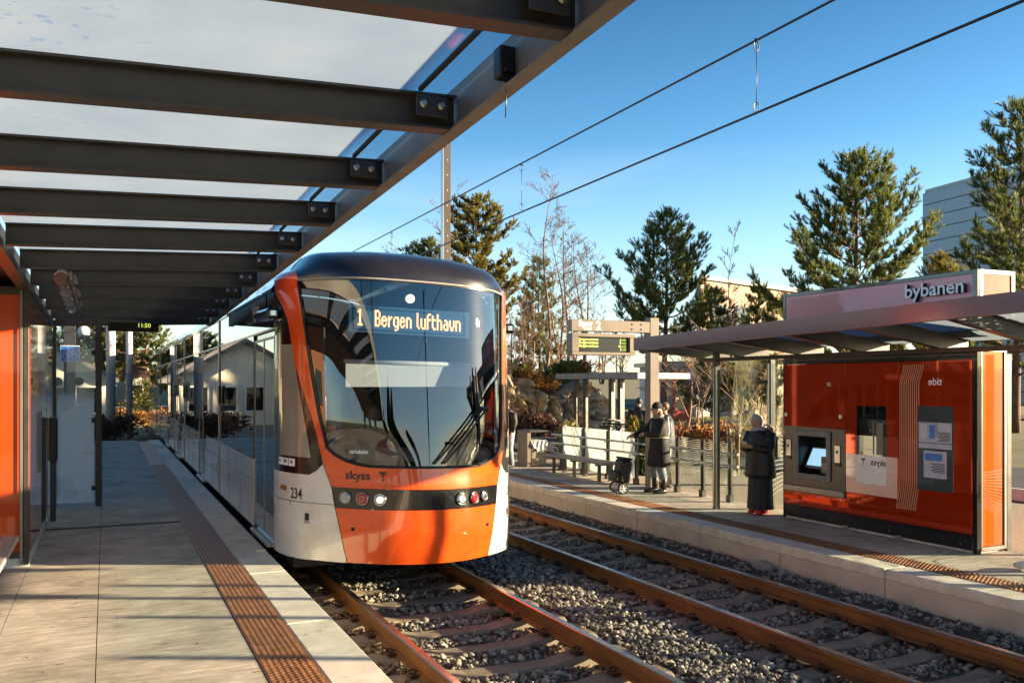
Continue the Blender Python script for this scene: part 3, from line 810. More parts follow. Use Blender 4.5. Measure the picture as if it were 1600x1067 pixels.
# ------------------------------------------------------------------ near kiosk and screen
t = thing('kiosk', 'orange ended glass kiosk on the near platform left of the tram', 'kiosk', (-1.0, 10.3, 0))
q = MB()
q.box(-.765, -.712, 10.262, 10.33, .03, 2.86, .006); q.box(-1.55, -1.49, 10.262, 10.33, .03, 2.86, .006)
q.box(-1.49, -.765, 10.262, 10.33, .10, .16, .004); q.box(-1.49, -.765, 10.262, 10.33, 2.78, 2.86, .004)
q.box(-.765, -.712, 13.05, 13.11, .03, 2.86, .006); q.box(-.765, -.712, 10.331, 13.049, 2.74, 2.86, .004)
q.box(-1.55, -.766, 10.331, 13.1, 2.80, 2.858, .003)
q.build('frame', M['steel_dark'], t)
q = MB(); q.box(-.795, -.770, 10.255, 10.262, .03, 2.86, .001); q.build('edge_trim', M['steel_grey'], t)
q = MB(); q.box(-1.49, -.767, 10.285, 10.31, .16, 2.78, .002); q.build('end_panel', M['orange_red'], t)
for (ya, yb) in ((10.34, 11.25), (11.255, 12.15), (12.155, 13.04)):
    q = MB(); q.box(-.74, -.708, ya, yb, .14, 2.735, .003); q.build('front_panel', M['red_glass'], t)
q = MB(); q.box(-1.5, -1.47, 10.34, 13.05, .14, 2.735, .003); q.build('back_panel', M['red_glass'], t)
q = MB(); q.box(-1.54, -.716, 10.28, 13.08, .0, .10, .004); q.build('plinth', M['coping'], t)
q = MB(); q.box(-.707, -.7, 11.35, 12.05, .85, 1.55, .002); q.build('ad_panel', M['decal'], t)

t = thing('glass_screen', 'misted glass wind screen on a dark steel post beyond the orange ended kiosk', 'wind screen', (-.1, 15, 0))
q = MB(); q.box(-.145, -.055, 14.955, 15.045, 0, 2.84, .005); q.build('post', M['steel_dark'], t)
q = MB(); q.box(-.72, -.16, 14.994, 15.006, .06, 2.72, .001); q.build('pane', M['pane_breath'], t)
q = MB(); q.box(-.716, -.704, 13.16, 14.98, .06, 2.72, .001); q.build('side_pane', M['pane'], t)
for z in (.28, 1.32, 2.35):
    q = MB(); q.box(-.20, -.146, 14.975, 15.025, z - .035, z + .035, .004); q.build('clamp', M['black'], t)
q = MB(); q.box(-.74, -.68, 14.97, 15.03, 0, 2.84, .005); q.build('corner_post', M['steel_dark'], t)
q = MB()
for x in (-.66, -.37):
    q.cyl((x, 14.992, 1.91), .065, -.002, 'y', 20)
q.cyl((-.702, 13.9, 1.91), .065, .002, 'x', 20)
q.build('marking_dots', pm('pale_green_film', (.22, .30, .26), .5), t)
t = thing('ticket_validator', 'dark ticket validator box mounted beyond the near kiosk', 'ticket validator', (-.66, 13.6, .7))
q = MB(); q.box(-.70, -.60, 13.45, 13.72, .82, 1.42, .015); q.build('case', M['black'], t)
q = MB(); q.box(-.598, -.594, 13.50, 13.67, 1.15, 1.36, .002); q.build('screen', M['display_black'], t)
q = MB(); q.box(-.69, -.62, 13.55, 13.62, 0, .82, .006); q.build('stand', M['steel_dark'], t)

t = thing('bench', 'grey weathered wood bench cut off by the left frame edge on the near platform', 'bench', (-1.0, 8.5, 0))
for k in range(4):
    q = MB(); q.box(-.74 - .145 * k, -.74 - .135 - .145 * k, 7.35, 9.44, .41, .455, .006); q.build('seat_plank', M['wood'], t)
for y in (7.7, 9.0):
    q = MB(); q.box(-1.28, -.80, y - .03, y + .03, .37, .41, .004); q.box(-1.2, -1.14, y - .03, y + .03, 0, .37, .004); q.box(-.94, -.88, y - .03, y + .03, 0, .37, .004); q.build('leg', M['steel_dark'], t)

# ------------------------------------------------------------------ opposite shelter
def zg(y): return 2.48 - .02 * (y - 9.36)
t = thing('platform_canopy', 'opposite platform canopy with a purplish brown edge beam over the red kiosk', 'canopy', (8.8, 8, ZR))
FX = 7.88
def yprism(mb, prof, y0, y1, zfun, m=0):
    n = len(prof)
    mb.add([(x, y, zfun(y) + z) for y in (y0, y1) for x, z in prof], [(i, (i + 1) % n, n + (i + 1) % n, n + i) for i in range(n)] + [tuple(range(n))[::-1], tuple(n + i for i in range(n))], m)
M['fascia_r'] = pm('brown_steel_purple_reflection', (.135, .075, .082), .3, var=.12, vs=3, stretch=(1, .5, 1), coat=.5, coat_r=.15, bump=.05)  # brown grey paint with its purplish reflection put into the base colour
q = MB(); yprism(q, [(FX, 0), (FX + .02, 0), (FX + .02, .2), (FX, .2)], 3.9, 12.35, zg); yprism(q, [(FX + .021, 0), (FX + .09, 0), (FX + .09, .012), (FX + .021, .012)], 3.9, 12.35, zg)
q.add([(x, y, z) for y in (12.33, 12.35) for x, z in ((FX + .021, zg(12.34)), (9.80, zg(12.34) - .16), (9.80, zg(12.34) + .04), (FX + .021, zg(12.34) + .2))], [(0, 1, 5, 4), (1, 2, 6, 5), (2, 3, 7, 6), (3, 0, 4, 7), (3, 2, 1, 0), (4, 5, 6, 7)])
q.build('fascia', M['fascia_r'], t)
q = MB(); q.box(9.14, 9.225, 3.9, 12.3, 2.245, 2.305, .004)
q.build('wall_beam', M['steel_dark'], t)
yb = [3.98 + 1.22 * i for i in range(7)] + [12.28]
for y in yb:
    q = MB(); beam_along_x(q, FX + .022, 9.78, y, zg(y) + .004, zg(y) + .004 - (zg(y) - 2.31) / 1.33 * (9.78 - FX), .185, .10); bo = q.build('beam', M['steel_dark'], t)
    for x in (8.0, 8.07):
        q = MB(); q.cyl((x, y - .012, zg(y) + .08), .013, -.012, 'y', 6); q.build('bolt', M['bolt'], bo)
for i in range(len(yb) - 1):
    q = MB(); q.add([(x, y, zg(y) + .19 - (zg(y) - 2.31) / 1.33 * (x - FX)) for x, y in ((FX + .02, yb[i] + .005), (9.80, yb[i] + .005), (9.80, yb[i + 1] - .005), (FX + .02, yb[i + 1] - .005))], [(0, 1, 2, 3)])
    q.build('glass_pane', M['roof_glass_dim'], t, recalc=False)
for (x, y) in ((8.82, 11.4), (8.82, 4.3)):
    q = MB(); q.box(x - .05, x + .05, y - .035, y + .035, ZR, 2.385, .006)
    po = q.build('post', M['steel_dark'], t)
    q = MB(); q.box(x - .056, x - .051, y - .012, y + .012, ZR + .05, zg(y) - .3, .001); q.build('edge_strip', M['alu'], po)

def wave_decal(mb, fn, u0, u1, v0, v1, n=18, amp=.05, wl=.9, w=.005, ph=0, fan=0):
    """thin printed wavy lines; fn(u, v) -> 3D point on the pane"""
    for k in range(n):
        vb = v0 + (v1 - v0) * k / (n - 1)
        vs = []; N = 26
        for i in range(N + 1):
            u = u0 + (u1 - u0) * i / N
            a = amp * math.sin(2 * PI * u / wl + ph) * (1 - .5 * k / n)
            vv = vb + a + fan * (u - u0) * (k - n * .7) / n
            vs += [fn(u, vv - w / 2), fn(u, vv + w / 2)]
        mb.add(vs, [(2 * i, 2 * i + 2, 2 * i + 3, 2 * i + 1) for i in range(N)])

# glazed end screen of the shelter
t = thing('glass_screen', 'tall glass wind screen with white dots behind the woman in the long skirt', 'wind screen', (9.6, 11.2, ZR))
q = MB(); q.box(9.57, 9.67, 11.0, 11.08, ZR, 2.26, .006); q.build('post', M['steel_dark'], t)
q = MB(); q.box(9.54, 9.565, 11.02, 11.06, ZR + .1, 2.2, .003); q.build('edge_strip', M['alu'], t)
q = MB(); q.box(8.88, 9.56, 11.20, 11.212, ZR + .1, 2.28, .001); q.build('pane', M['pane'], t)
q = MB()
for z in (1.42, .46):
    for x in (9.02, 9.24, 9.46): q.cyl((x, 11.198, z), .042, -.002, 'y', 18)
q.build('marking_dots', M['decal'], t)
for z in (.2, 1.9):
    q = MB(); q.box(9.50, 9.58, 11.06, 11.22, z - .03, z + .03, .004); q.build('clamp', M['black'], t)
q = MB(); q.box(9.614, 9.626, 10.42, 11.0, ZR + .1, 2.2, .001); q.build('side_pane', M['pane'], t)
q = MB()
wave_decal(q, lambda u, v: (9.612, u, v), 10.42, 11.0, .45, .98, 14, .03, .9, .008, 1.0, .9)
q.build('printed_waves', M['decal'], t, recalc=False)
# back screen of the shelter running on past the frame edge (its posts shade the near platform)
t = thing('glass_screen', 'glass wind screen with fanned white lines at the right frame edge beyond the kiosk end', 'wind screen', (9.95, 4, ZR))
for y in (6.72, 5.5, 4.28, 3.06, 1.9):
    q = MB(); q.box(9.93, 10.02, y - .035, y + .035, ZR, 2.24, .006); q.build('post', M['steel_dark'], t)
for (ya, yb_) in ((5.54, 6.68), (4.32, 5.46), (3.1, 4.24), (1.94, 3.02)):
    q = MB(); q.box(9.968, 9.98, ya, yb_, ZR + .1, 2.25, .001); pa = q.build('pane', M['pane'], t)
    q = MB(); wave_decal(q, lambda u, v: (9.966, u, v), ya + .02, yb_ - .02, .45, 1.0, 16, .05, 1.2, .007, ya, .5); q.build('printed_waves', M['decal'], pa, recalc=False)

# ------------------------------------------------------------------ fence, bench, bins on the opposite platform
def fence(ys, label, z0, frost, name='glass_fence', wave=True, x=9.58):
    t = thing(name, label, 'fence', (x, ys[0], z0))
    for y in ys:
        q = MB(); q.box(x - .025, x - .005, y - .045, y - .015, z0, z0 + 1.0, .003); q.box(x - .025, x - .005, y + .015, y + .045, z0, z0 + 1.0, .003); q.box(x - .005, x + .012, y - .04, y + .04, z0, z0 + 1.02, .003)
        q.box(x - .06, x + .03, y - .055, y + .055, z0, z0 + .12, .006)
        po = q.build('post', M['steel_dark'], t)
        q = MB()
        for zr in (.62, .82): q.tube([(x - .02, y, z0 + zr - .05), (x - .07, y, z0 + zr - .05), (x - .09, y, z0 + zr - .02)], .012, 6); q.ball((x - .03, y, z0 + zr - .05), .028, 8, 6)
        q.build('rail_bracket', M['steel_grey'], po)
    for zr in (.62, .82):
        q = MB(); q.tube([(x - .09, ys[0] - .3, z0 + zr), (x - .09, ys[-1] + .3, z0 + zr)], .021, 10); q.build('handrail', M['alu'], t)
    for a, b in zip(ys[:-1], ys[1:]):
        q = MB(); q.box(x + .014, x + .024, a + .045, b - .045, z0 + .1, z0 + 1.02, .001)
        pa = q.build('pane', M['pane_frost'] if frost else M['pane'], t)
        if wave:
            q = MB(); wave_decal(q, lambda u, v: (x + .0125, u, v), a + .05, b - .05, z0 + .55, z0 + .97, 13, .03, .75, .0035, a * 2.0)
            q.build('printed_waves', M['decal'], pa, recalc=False)
fence([12.0 + .755 * i for i in range(4)], 'glass railing with wavy white lines between the sign post and the shelter', ZR, False)
fence([14.9, 16.0, 17.05, 18.1], 'railing with frosted white glass panes behind the empty bench', ZR, True, wave=False)

def plank_bench(y0, y1, label, legs):
    t = thing('bench', label, 'bench', (9.3, (y0 + y1) / 2, ZR), 0)
    for k in range(3):
        q = MB(); q.box(9.02 + .155 * k, 9.165 + .155 * k, y0, y1, ZR + .36, ZR + .405, .006); q.build('seat_plank', M['wood'], t)
    for y in legs:
        q = MB(); q.box(9.04, 9.47, y - .03, y + .03, ZR + .32, ZR + .36, .004); q.box(9.36, 9.44, y - .035, y + .035, ZR, ZR + .32, .004); q.box(9.10, 9.16, y - .03, y + .03, ZR, ZR + .32, .004); q.build('leg', M['steel_dark'], t)
plank_bench(15.3, 18.0, 'long wood bench against the frosted glass railing', (15.6, 16.65, 17.6))
plank_bench(20.4, 23.2, 'wood bench partly hidden by the tram front, left of the litter bin', (20.7, 22.6))
t = thing('litter_bin', 'steel litter bin with a white bag over its rim beside the bench', 'litter bin', (9.35, 19.3, ZR))
q = MB(); q.box(9.16, 9.26, 19.05, 19.6, ZR, ZR + .86, .008); q.build('side_column', M['beige_steel'], t)
q = MB(); q.box(9.28, 9.68, 19.05, 19.6, ZR + .02, ZR + .62, .01); q.build('bin_body', pm('dull_steel_sheet', (.26, .23, .16), .4, metal=.5, var=.2, vs=4), t)
q = MB(); q.box(9.2, 9.72, 19.02, 19.63, ZR + .83, ZR + .87, .008); q.build('hood', M['steel_dark'], t)
q = MB()
def bagf(u, v):
    x = 9.27 + .42 * u; dz = .62 - .26 * v * (1 - .7 * abs(2 * u - 1) ** 1.5) + .02 * math.sin(u * 31) * v
    return (x, 19.03 - .02 * v + .018 * math.sin(u * 23 + v * 3), ZR + dz)
q.grid(bagf, 22, 6)
q.grid(lambda u, v: (9.255 - .012 * math.sin(v * 20), 19.03 + .56 * v, ZR + .62 - .22 * u * (1 - .5 * abs(2 * v - 1))), 6, 16)
q.box(9.28, 9.69, 19.04, 19.61, ZR + .60, ZR + .63, .01)
q.build('bin_bag', pm('white_plastic_bag', (.50, .50, .48), .35, var=.12, vs=9, bump=.5, bs=12), t, recalc=False)

# platform sign with departure board
t = thing('departure_sign', 'beige sign post with a Spor 2 arm and hanging departure board', 'departure sign', (9.4, 14.07, ZR))
q = MB(); q.box(9.30, 9.50, 14.0, 14.18, ZR, 3.12, .008); q.build('post', M['beige_steel'], t)
q = MB(); q.box(7.62, 9.295, 14.0, 14.16, 2.83, 3.04, .006); ar = q.build('arm', M['beige_steel'], t)
for x in (8.9, 9.1):
    for z in (2.89, 2.98):
        q = MB(); q.cyl((x, 13.999, z), .016, -.008, 'y', 8); q.build('bolt', M['black'], ar)
q = MB()
lettering(q, 'Spor', .155, lambda u, v: (7.76 + u, 13.997, 2.92 + v), bold=.004)
lettering(q, '2', .22, lambda u, v: (8.12 + u, 13.997, 2.865 + v), bold=.005)
lettering(q, 'Track', .075, lambda u, v: (7.86 + u, 13.997, 2.855 + v), bold=.002)
q.build('lettering', M['white_print'], ar, recalc=False)
q = MB(); fr = [(7.62, 7.80), (8.86, 8.98)]
q.box(7.62, 8.97, 13.98, 14.20, 2.40, 2.455, .006); q.box(7.62, 8.97, 13.98, 14.20, 2.73, 2.79, .006)
q.box(7.62, 7.76, 13.98, 14.20, 2.456, 2.729, .006); q.box(8.84, 8.97, 13.98, 14.20, 2.456, 2.729, .006); q.box(7.761, 8.839, 14.09, 14.19, 2.456, 2.729)
bx = q.build('board_case', M['beige_steel'], t)
q = MB(); q.box(7.765, 8.835, 14.05, 14.085, 2.458, 2.727); q.build('board_face', M['display_black'], bx)
q = MB()
for i, (a, b) in enumerate((('Bergen sentrum', '2 min'), ('Bergen sentrum', '9 min'), ('Bergen sentrum', '16 min'), ('', '11:50'))):
    z = 2.668 - .06 * i
    if a: lettering(q, a, .062, lambda u, v: (7.80 + u, 14.046, z + v), bold=.001)
    lettering(q, b, .062, lambda u, v: (8.80 + u, 14.046, z + v), align='RIGHT', bold=.001)
q.build('board_text', M['led_green'], bx, recalc=False)
for x in (7.9, 8.6):
    q = MB(); q.box(x - .02, x + .02, 14.06, 14.10, 2.79, 2.83); q.build('hanger', M['steel_dark'], t)
# ------------------------------------------------------------------ red kiosk on the opposite platform
KX, KY0, KY1 = 9.233, 7.09, 10.34
t = thing('kiosk', 'long red glass kiosk with ticket machine and bybanen sign on the opposite platform', 'kiosk', (9.5, 8.7, ZR))
q = MB()
q.box(KX, KX + .07, KY0, KY0 + .06, ZR, 2.30, .004); q.box(KX, KX + .05, KY1 - .03, KY1, ZR, 2.30, .004)
q.box(KX + .002, KX + .05, KY0 + .061, KY1 - .031, 2.16, 2.299, .004); q.box(KX + .001, KX + .05, KY0 + .061, KY1 - .031, ZR + .03, ZR + .215, .004)
q.box(KX + .05, 9.76, KY0 + .07, KY1, ZR + .02, ZR + .06)
q.box(KX + .051, 9.74, KY0 + .06, KY1, 2.20, 2.235)
q.build('frame', M['tram_black'], t)
q = MB(); q.box(KX + .03, 9.78, KY0 + .05, KY1 - .02, ZR, ZR + .028); q.build('plinth', M['coping'], t)
cuts = [(9.105, KY1 - .034, .30), (8.215, 9.095, None), (KY0 + .064, 8.205, None)]
for a, b, plate in cuts:
    q = MB()
    if plate is None: q.box(KX - .008, KX + .02, a, b, ZR + .218, 2.157, .002)
    else:
        q.box(KX - .008, KX + .02, a, b, 1.252, 2.157, .002); q.build('front_panel', M['red_glass'], t); q = MB(); q.box(KX - .008, KX + .02, a, b, ZR + .218, .295, .002)
    q.build('front_panel', M['red_glass'], t)
q = MB(); q.box(9.70, 9.72, KY0 + .06, KY1, ZR + .06, 2.2); q.build('back_panel', M['red_glass'], t)
q = MB(); q.box(9.33, 9.70, KY0 + .015, KY0 + .035, ZR + .08, 2.25, .002); ep = q.build('end_panel', M['orange_end'], t)
q = MB(); wave_decal(q, lambda u, v: (9.33 + u, KY0 + .0135, v), .02, .36, .42, .82, 15, .02, 1.2, .005, 2.2, .55); q.build('printed_waves', pm('brown_print', (.25, .06, .01), .5), ep, recalc=False)
q = MB(); q.box(KX + .071, 9.325, KY0, KY0 + .05, ZR + .03, 2.29, .003); q.box(9.705, 9.745, KY0, KY0 + .05, ZR + .03, 2.29, .003); q.box(9.326, 9.704, KY0, KY0 + .04, ZR + .03, ZR + .075, .002); q.box(9.326, 9.704, KY0, KY0 + .04, 2.251, 2.289, .002)
q.build('end_frame', M['steel_grey'], t)
q = MB(); q.box(9.75, 9.83, KY0 + .0, KY0 + .07, ZR, 2.23, .004); q.build('rear_post', M['steel_dark'], t)
for y in (9.1, 8.21):
    q = MB(); q.box(KX - .02, KX + .0, y - .05, y + .05, ZR + .005, ZR + .05, .004); q.build('foot_plate', M['steel_grey'], t)
for y in (9.35, 8.35, 7.3):
    q = MB(); q.cyl((KX - .001, y, ZR + .09), .018, -.014, 'x', 10); q.build('bolt', M['steel_dark'], t)
# ticket machine
q = MB()
ya, yb_, za, zb = 9.102, KY1 - .036, .298, 1.249
oa, ob, pa_, pb_ = 9.44, 10.00, .58, 1.12
q.box(KX - .014, KX + .02, ya, oa, za, zb, .003); q.box(KX - .014, KX + .02, ob, yb_, za, zb, .003); q.box(KX - .0138, KX + .02, oa, ob, za, pa_, .003); q.box(KX - .0138, KX + .02, oa, ob, pb_, zb, .003)
tm = q.build('ticket_machine', pm('dark_steel_plate', (.11, .10, .095), .36, metal=.75, var=.15, vs=5, stretch=(1, 1, .3)), t)
q = MB()
for (a, b, c, d) in ((oa - .08, oa, pa_ - .08, pb_ + .08), (ob, ob + .08, pa_ - .08, pb_ + .08), (oa, ob, pa_ - .08, pa_), (oa, ob, pb_, pb_ + .08)): q.box(KX - .036, KX - .0142, a, b, c, d, .004)
q.build('bezel', M['steel_edge'], tm)
q = MB(); q.box(KX + .27, KX + .28, oa, ob, pa_, pb_); q.box(KX, KX + .28, oa - .01, oa, pa_, pb_); q.box(KX, KX + .28, ob, ob + .01, pa_, pb_); q.box(KX, KX + .28, oa, ob, pa_ - .01, pa_); q.box(KX, KX + .28, oa, ob, pb_, pb_ + .01)
q.build('recess', M['black'], tm)
tl = Matrix.Translation((KX + .16, 9.76, .80)) @ Matrix.Rotation(R(28), 4, 'Y')
q = MB(); q.box(-.015, .012, -.21, .21, -.17, .17, .006, 0, tl); q.build('screen_frame', M['steel_grey'], tm)
q = MB(); q.box(-.019, -.0155, -.18, .18, -.13, .14, .001, 0, tl); q.build('screen', M['screen'], tm)
q = MB(); q.box(KX + .0, KX + .2, oa + .01, oa + .13, pa_ + .02, pa_ + .26, .006); q.build('card_slot', M['black'], tm)
q = MB()
for i in range(4):
    for j in range(3): q.box(KX - .008, KX + .0, oa + .03 + j * .03, oa + .052 + j * .03, pa_ + .06 + i * .03, pa_ + .08 + i * .03, .002)
q.build('keypad', M['steel_grey'], tm)
for y, z in ((10.20, .93), (9.235, .90)):
    q = MB(); q.box(KX - .03, KX - .0145, y - .05, y + .05, z - .12, z + .12, .004); q.build('card_reader', M['alu'], tm)
    q = MB(); q.box(KX - .034, KX - .0305, y - .05, y + .05, z - .17, z - .122, .002); q.cyl((KX - .0305, y, z + .03), .022, -.004, 'x', 10); q.build('reader_mark', M['black'], tm)
q = MB(); q.box(KX - .05, KX - .0145, ya + .005, yb_ - .005, .30, .395, .01); q.build('ledge', M['steel_grey'], tm)
for y in (10.25, 9.18):
    q = MB(); q.cyl((KX - .0085, y, 1.42), .03, -.02, 'x', 14); q.build('round_knob', M['alu'], t)
# windows, poster, waves, mirrored marks read from behind
q = MB(); q.box(KX - .0125, KX - .0085, 8.40, 8.90, .42, 1.58, .001); w1 = q.build('window', M['side_glass'], t)
q = MB(); q.box(KX - .016, KX - .013, 8.60, 8.62, .94, 1.38); q.box(KX - .016, KX - .013, 8.45, 8.56, .94, 1.36); q.build('shelf_post', pm('pale_strip', (.20, .19, .13), .5), w1)
q = MB(); q.box(KX - .015, KX - .0129, 8.222, 9.088, .40, .925, .001); ad = q.build('ad_panel', pm('pale_pink_panel', (.80, .52, .42), .15, var=.05, coat=1), t)
q = MB(); q.box(KX - .0175, KX - .0152, 8.40, 8.90, .545, .915, .0005); q.box(KX - .0182, KX - .0176, 8.222, 9.08, .742, .750); q.build('white_card', pm('white_card', (.86, .82, .76), .3), ad)
q = MB()
def skyss(mb, fn, h, parent):
    lettering(mb, 'skyss', h, lambda u, v: fn(u, v), bold=.0025, sx=1.12)
    e_ = MB()
    e_.add([fn(h * 3.1 + a * h, b * h) for a, b in ((0, .68), (.72, .68), (.54, .44), (.18, .44))], [(0, 1, 2, 3)])
    e_.add([fn(h * 3.1 + a * h, b * h) for a, b in ((.22, .38), (.50, .38), (.36, .16))], [(0, 1, 2)])
    e_.add([fn(h * 3.1 + a * h, b * h) for a, b in ((.24, .08), (.48, .08), (.36, -.16))], [(0, 1, 2)])
    e_.build('emblem', M['ink'], parent, recalc=False)
skyss(q, lambda u, v: (KX - .0188, 8.40 + u * .95, .80 + v), .115, ad); q.build('lettering', M['ink'], ad, recalc=False)
q = MB(); q.box(KX - .0125, KX - .0085, 7.40, 7.91, .56, 1.60, .001); w2 = q.build('window', pm('grey_case_glass', (.06, .075, .08), .03, coat=1, coat_r=0), t)
q = MB(); q.box(KX - .0155, KX - .013, 7.42, 7.895, 1.15, 1.40, .0004); q.box(KX - .0155, KX - .013, 7.42, 7.895, 1.08, 1.14, .0004); q.box(KX - .0155, KX - .013, 7.49, 7.82, .72, 1.05, .0004)
po = q.build('poster', pm('pale_poster', (.46, .48, .56), .35, var=.12, vs=9), w2)
q = MB()
for (a, b, c, d, m) in ((7.66, 7.74, 1.20, 1.37, 0), (7.55, 7.80, .93, 1.02, 0), (7.44, 7.60, 1.30, 1.38, 1), (7.77, 7.87, 1.2, 1.38, 1)):
    q.box(KX - .0165, KX - .0157, a, b, c, d, 0, m)
for i in range(16):
    for k_ in range(5): q.box(KX - .0163, KX - .0157, 7.765 + .022 * k_, 7.777 + .022 * k_ + .004 * ((i * 7 + k_ * 3) % 2), 1.385 - i * .0125, 1.391 - i * .0125, 0, 2)
for i in range(9): q.box(KX - .0163, KX - .0157, 7.62, 7.655 + .01 * ((i * 5) % 3), 1.385 - i * .02, 1.391 - i * .02, 0, 2)
for i in range(7): q.box(KX - .0165, KX - .0157, 7.44, 7.63 - (i % 3) * .02, 1.275 - i * .017, 1.283 - i * .017, 0, 2)
for i in range(6): q.box(KX - .0165, KX - .0157, 7.52, 7.72 - (i % 2) * .03, .89 - i * .02, .90 - i * .02, 0, 2)
q.build('poster_print', [pm('blue_print', (.06, .20, .55), .4), pm('pale_print', (.55, .55, .60), .4), M['ink']], po)
q = MB()
for k in range(10):
    y = 8.185 - k * .032
    pts = [(KX - .0105, y - .07 * math.sin(max(0, (z - 1.9)) * 6) + (.05 * (1 - min(1, (z - .3) / .3)) if z < .6 else 0), z) for z in [.28 + i * .068 for i in range(28)]]
    vs = []
    for p in pts: vs += [(p[0], p[1] - .006, p[2]), (p[0], p[1] + .006, p[2])]
    q.add(vs, [(2 * i, 2 * i + 1, 2 * i + 3, 2 * i + 2) for i in range(len(pts) - 1)])
q.build('printed_waves', pm('pale_copper_print', (.62, .33, .20), .4), t, recalc=False)
q = MB(); lettering(q, 'tide', .13, lambda u, v: (KX - .0105, 7.56 + u, 1.86 + v), bold=.001); lettering(q, '10', .08, lambda u, v: (KX - .0105, 9.36 + u, 1.84 + v)); q.build('mirrored_lettering', M['white_print'], t, recalc=False)
# lit name box on the roof
q = MB(); sz0, sz1 = 2.50, 3.215
q.box(KX, KX + .05, KY0, KY0 + .07, sz0, sz1, .004); q.box(KX, KX + .05, KY1 - .05, KY1, sz0, sz1, .004); q.box(KX, KX + .05, KY0 + .071, KY1 - .051, sz1 - .05, sz1, .004); q.box(KX, KX + .05, KY0 + .071, KY1 - .051, sz0, sz0 + .05, .004)
q.box(KX + .051, 9.88, KY0 + .02, KY1 - .01, sz1 - .04, sz1 - .002)
q.box(9.84, 9.88, KY0 + .02, KY1 - .01, sz0, sz1 - .041)
sbx = q.build('sign_box', M['tram_black'], t)
q = MB(); q.box(KX + .012, KX + .03, KY0 + .07, KY1 - .05, sz0 + .05, sz1 - .05)
def mauve():
    m = pm('mauve_frosted_panel', (.62, .25, .30), .30, var=.05, vs=1.5, coat=.5, coat_r=.15)
    nt = m.node_tree; L = nt.links.new
    b = next(n for n in nt.nodes if n.type == 'BSDF_PRINCIPLED')
    ge = nd(nt, 'ShaderNodeTexCoord'); sx = nd(nt, 'ShaderNodeSeparateXYZ'); L(ge.outputs['Object'], sx.inputs[0])
    no = nd(nt, 'ShaderNodeTexNoise'); no.inputs['Scale'].default_value = 2.3; no.inputs['Detail'].default_value = 4; L(ge.outputs['Object'], no.inputs['Vector'])
    a = nd(nt, 'ShaderNodeMath', operation='MULTIPLY_ADD'); a.inputs[1].default_value = .9; L(no.outputs[0], a.inputs[0]); L(sx.outputs['Y'], a.inputs[2])
    r1 = nd(nt, 'ShaderNodeMapRange'); r1.inputs[1].default_value = .85; r1.inputs[2].default_value = 1.0; L(a.outputs[0], r1.inputs[0])
    r2 = nd(nt, 'ShaderNodeMapRange'); r2.inputs[1].default_value = 1.62; r2.inputs[2].default_value = 1.50; L(sx.outputs['Y'], r2.inputs[0])
    z1 = nd(nt, 'ShaderNodeMath', operation='MULTIPLY_ADD'); z1.inputs[1].default_value = .12; L(no.outputs[0], z1.inputs[0]); L(sx.outputs['Z'], z1.inputs[2])
    r3 = nd(nt, 'ShaderNodeMapRange'); r3.inputs[1].default_value = 3.33; r3.inputs[2].default_value = 3.28; L(z1.outputs[0], r3.inputs[0])
    m1 = nd(nt, 'ShaderNodeMath', operation='MULTIPLY'); L(r1.outputs[0], m1.inputs[0]); L(r2.outputs[0], m1.inputs[1])
    m2 = nd(nt, 'ShaderNodeMath', operation='MULTIPLY'); L(m1.outputs[0], m2.inputs[0]); L(r3.outputs[0], m2.inputs[1])
    mx = nd(nt, 'ShaderNodeMixRGB'); mx.inputs[2].default_value = (.42, .09, .10, 1); src = b.inputs['Base Color'].links[0].from_socket
    L(m2.outputs[0], mx.inputs[0]); L(src, mx.inputs[1]); L(mx.outputs[0], b.inputs['Base Color'])
    return m
q.build('sign_face', mauve(), sbx)
q = MB(); q.box(KX + .10, 9.83, KY0 + .012, KY0 + .03, sz0 + .04, sz1 - .05); q.build('sign_end', M['orange_end'], sbx)
q = MB(); q.box(KX + .051, KX + .10, KY0 - .003, KY0 + .04, sz0, sz1 - .001, .003); q.box(9.831, 9.885, KY0 - .003, KY0 + .04, sz0, sz1 - .001, .003); q.box(KX + .101, 9.83, KY0 - .002, KY0 + .03, sz1 - .05, sz1 - .0015, .003); q.build('sign_end_frame', M['steel_grey'], sbx)
vs, fs = glyphs('bybanen', .235, bold=.004, space=1.0)
q = MB()
wf = max(v[0] for v in vs); kx = .85 / wf
fn = lambda u, v, d: (KX - d, 8.08 - u * kx, 2.955 + v)
q.add([fn(u, v, .055) for u, v in vs], fs, 0)
ed = {}
for f in fs:
    for i in range(len(f)):
        e = (f[i], f[(i + 1) % len(f)]); k = tuple(sorted(e)); ed[k] = ed.get(k, 0) + 1
for f in fs:
    for i in range(len(f)):
        a, b = f[i], f[(i + 1) % len(f)]
        if ed[tuple(sorted((a, b)))] == 1:
            q.add([fn(*vs[a], .055), fn(*vs[b], .055), fn(*vs[b], -.011), fn(*vs[a], -.011)], [(0, 1, 2, 3)], 1)
q.build('lettering', [M['white_print'], M['ink']], sbx, recalc=False)

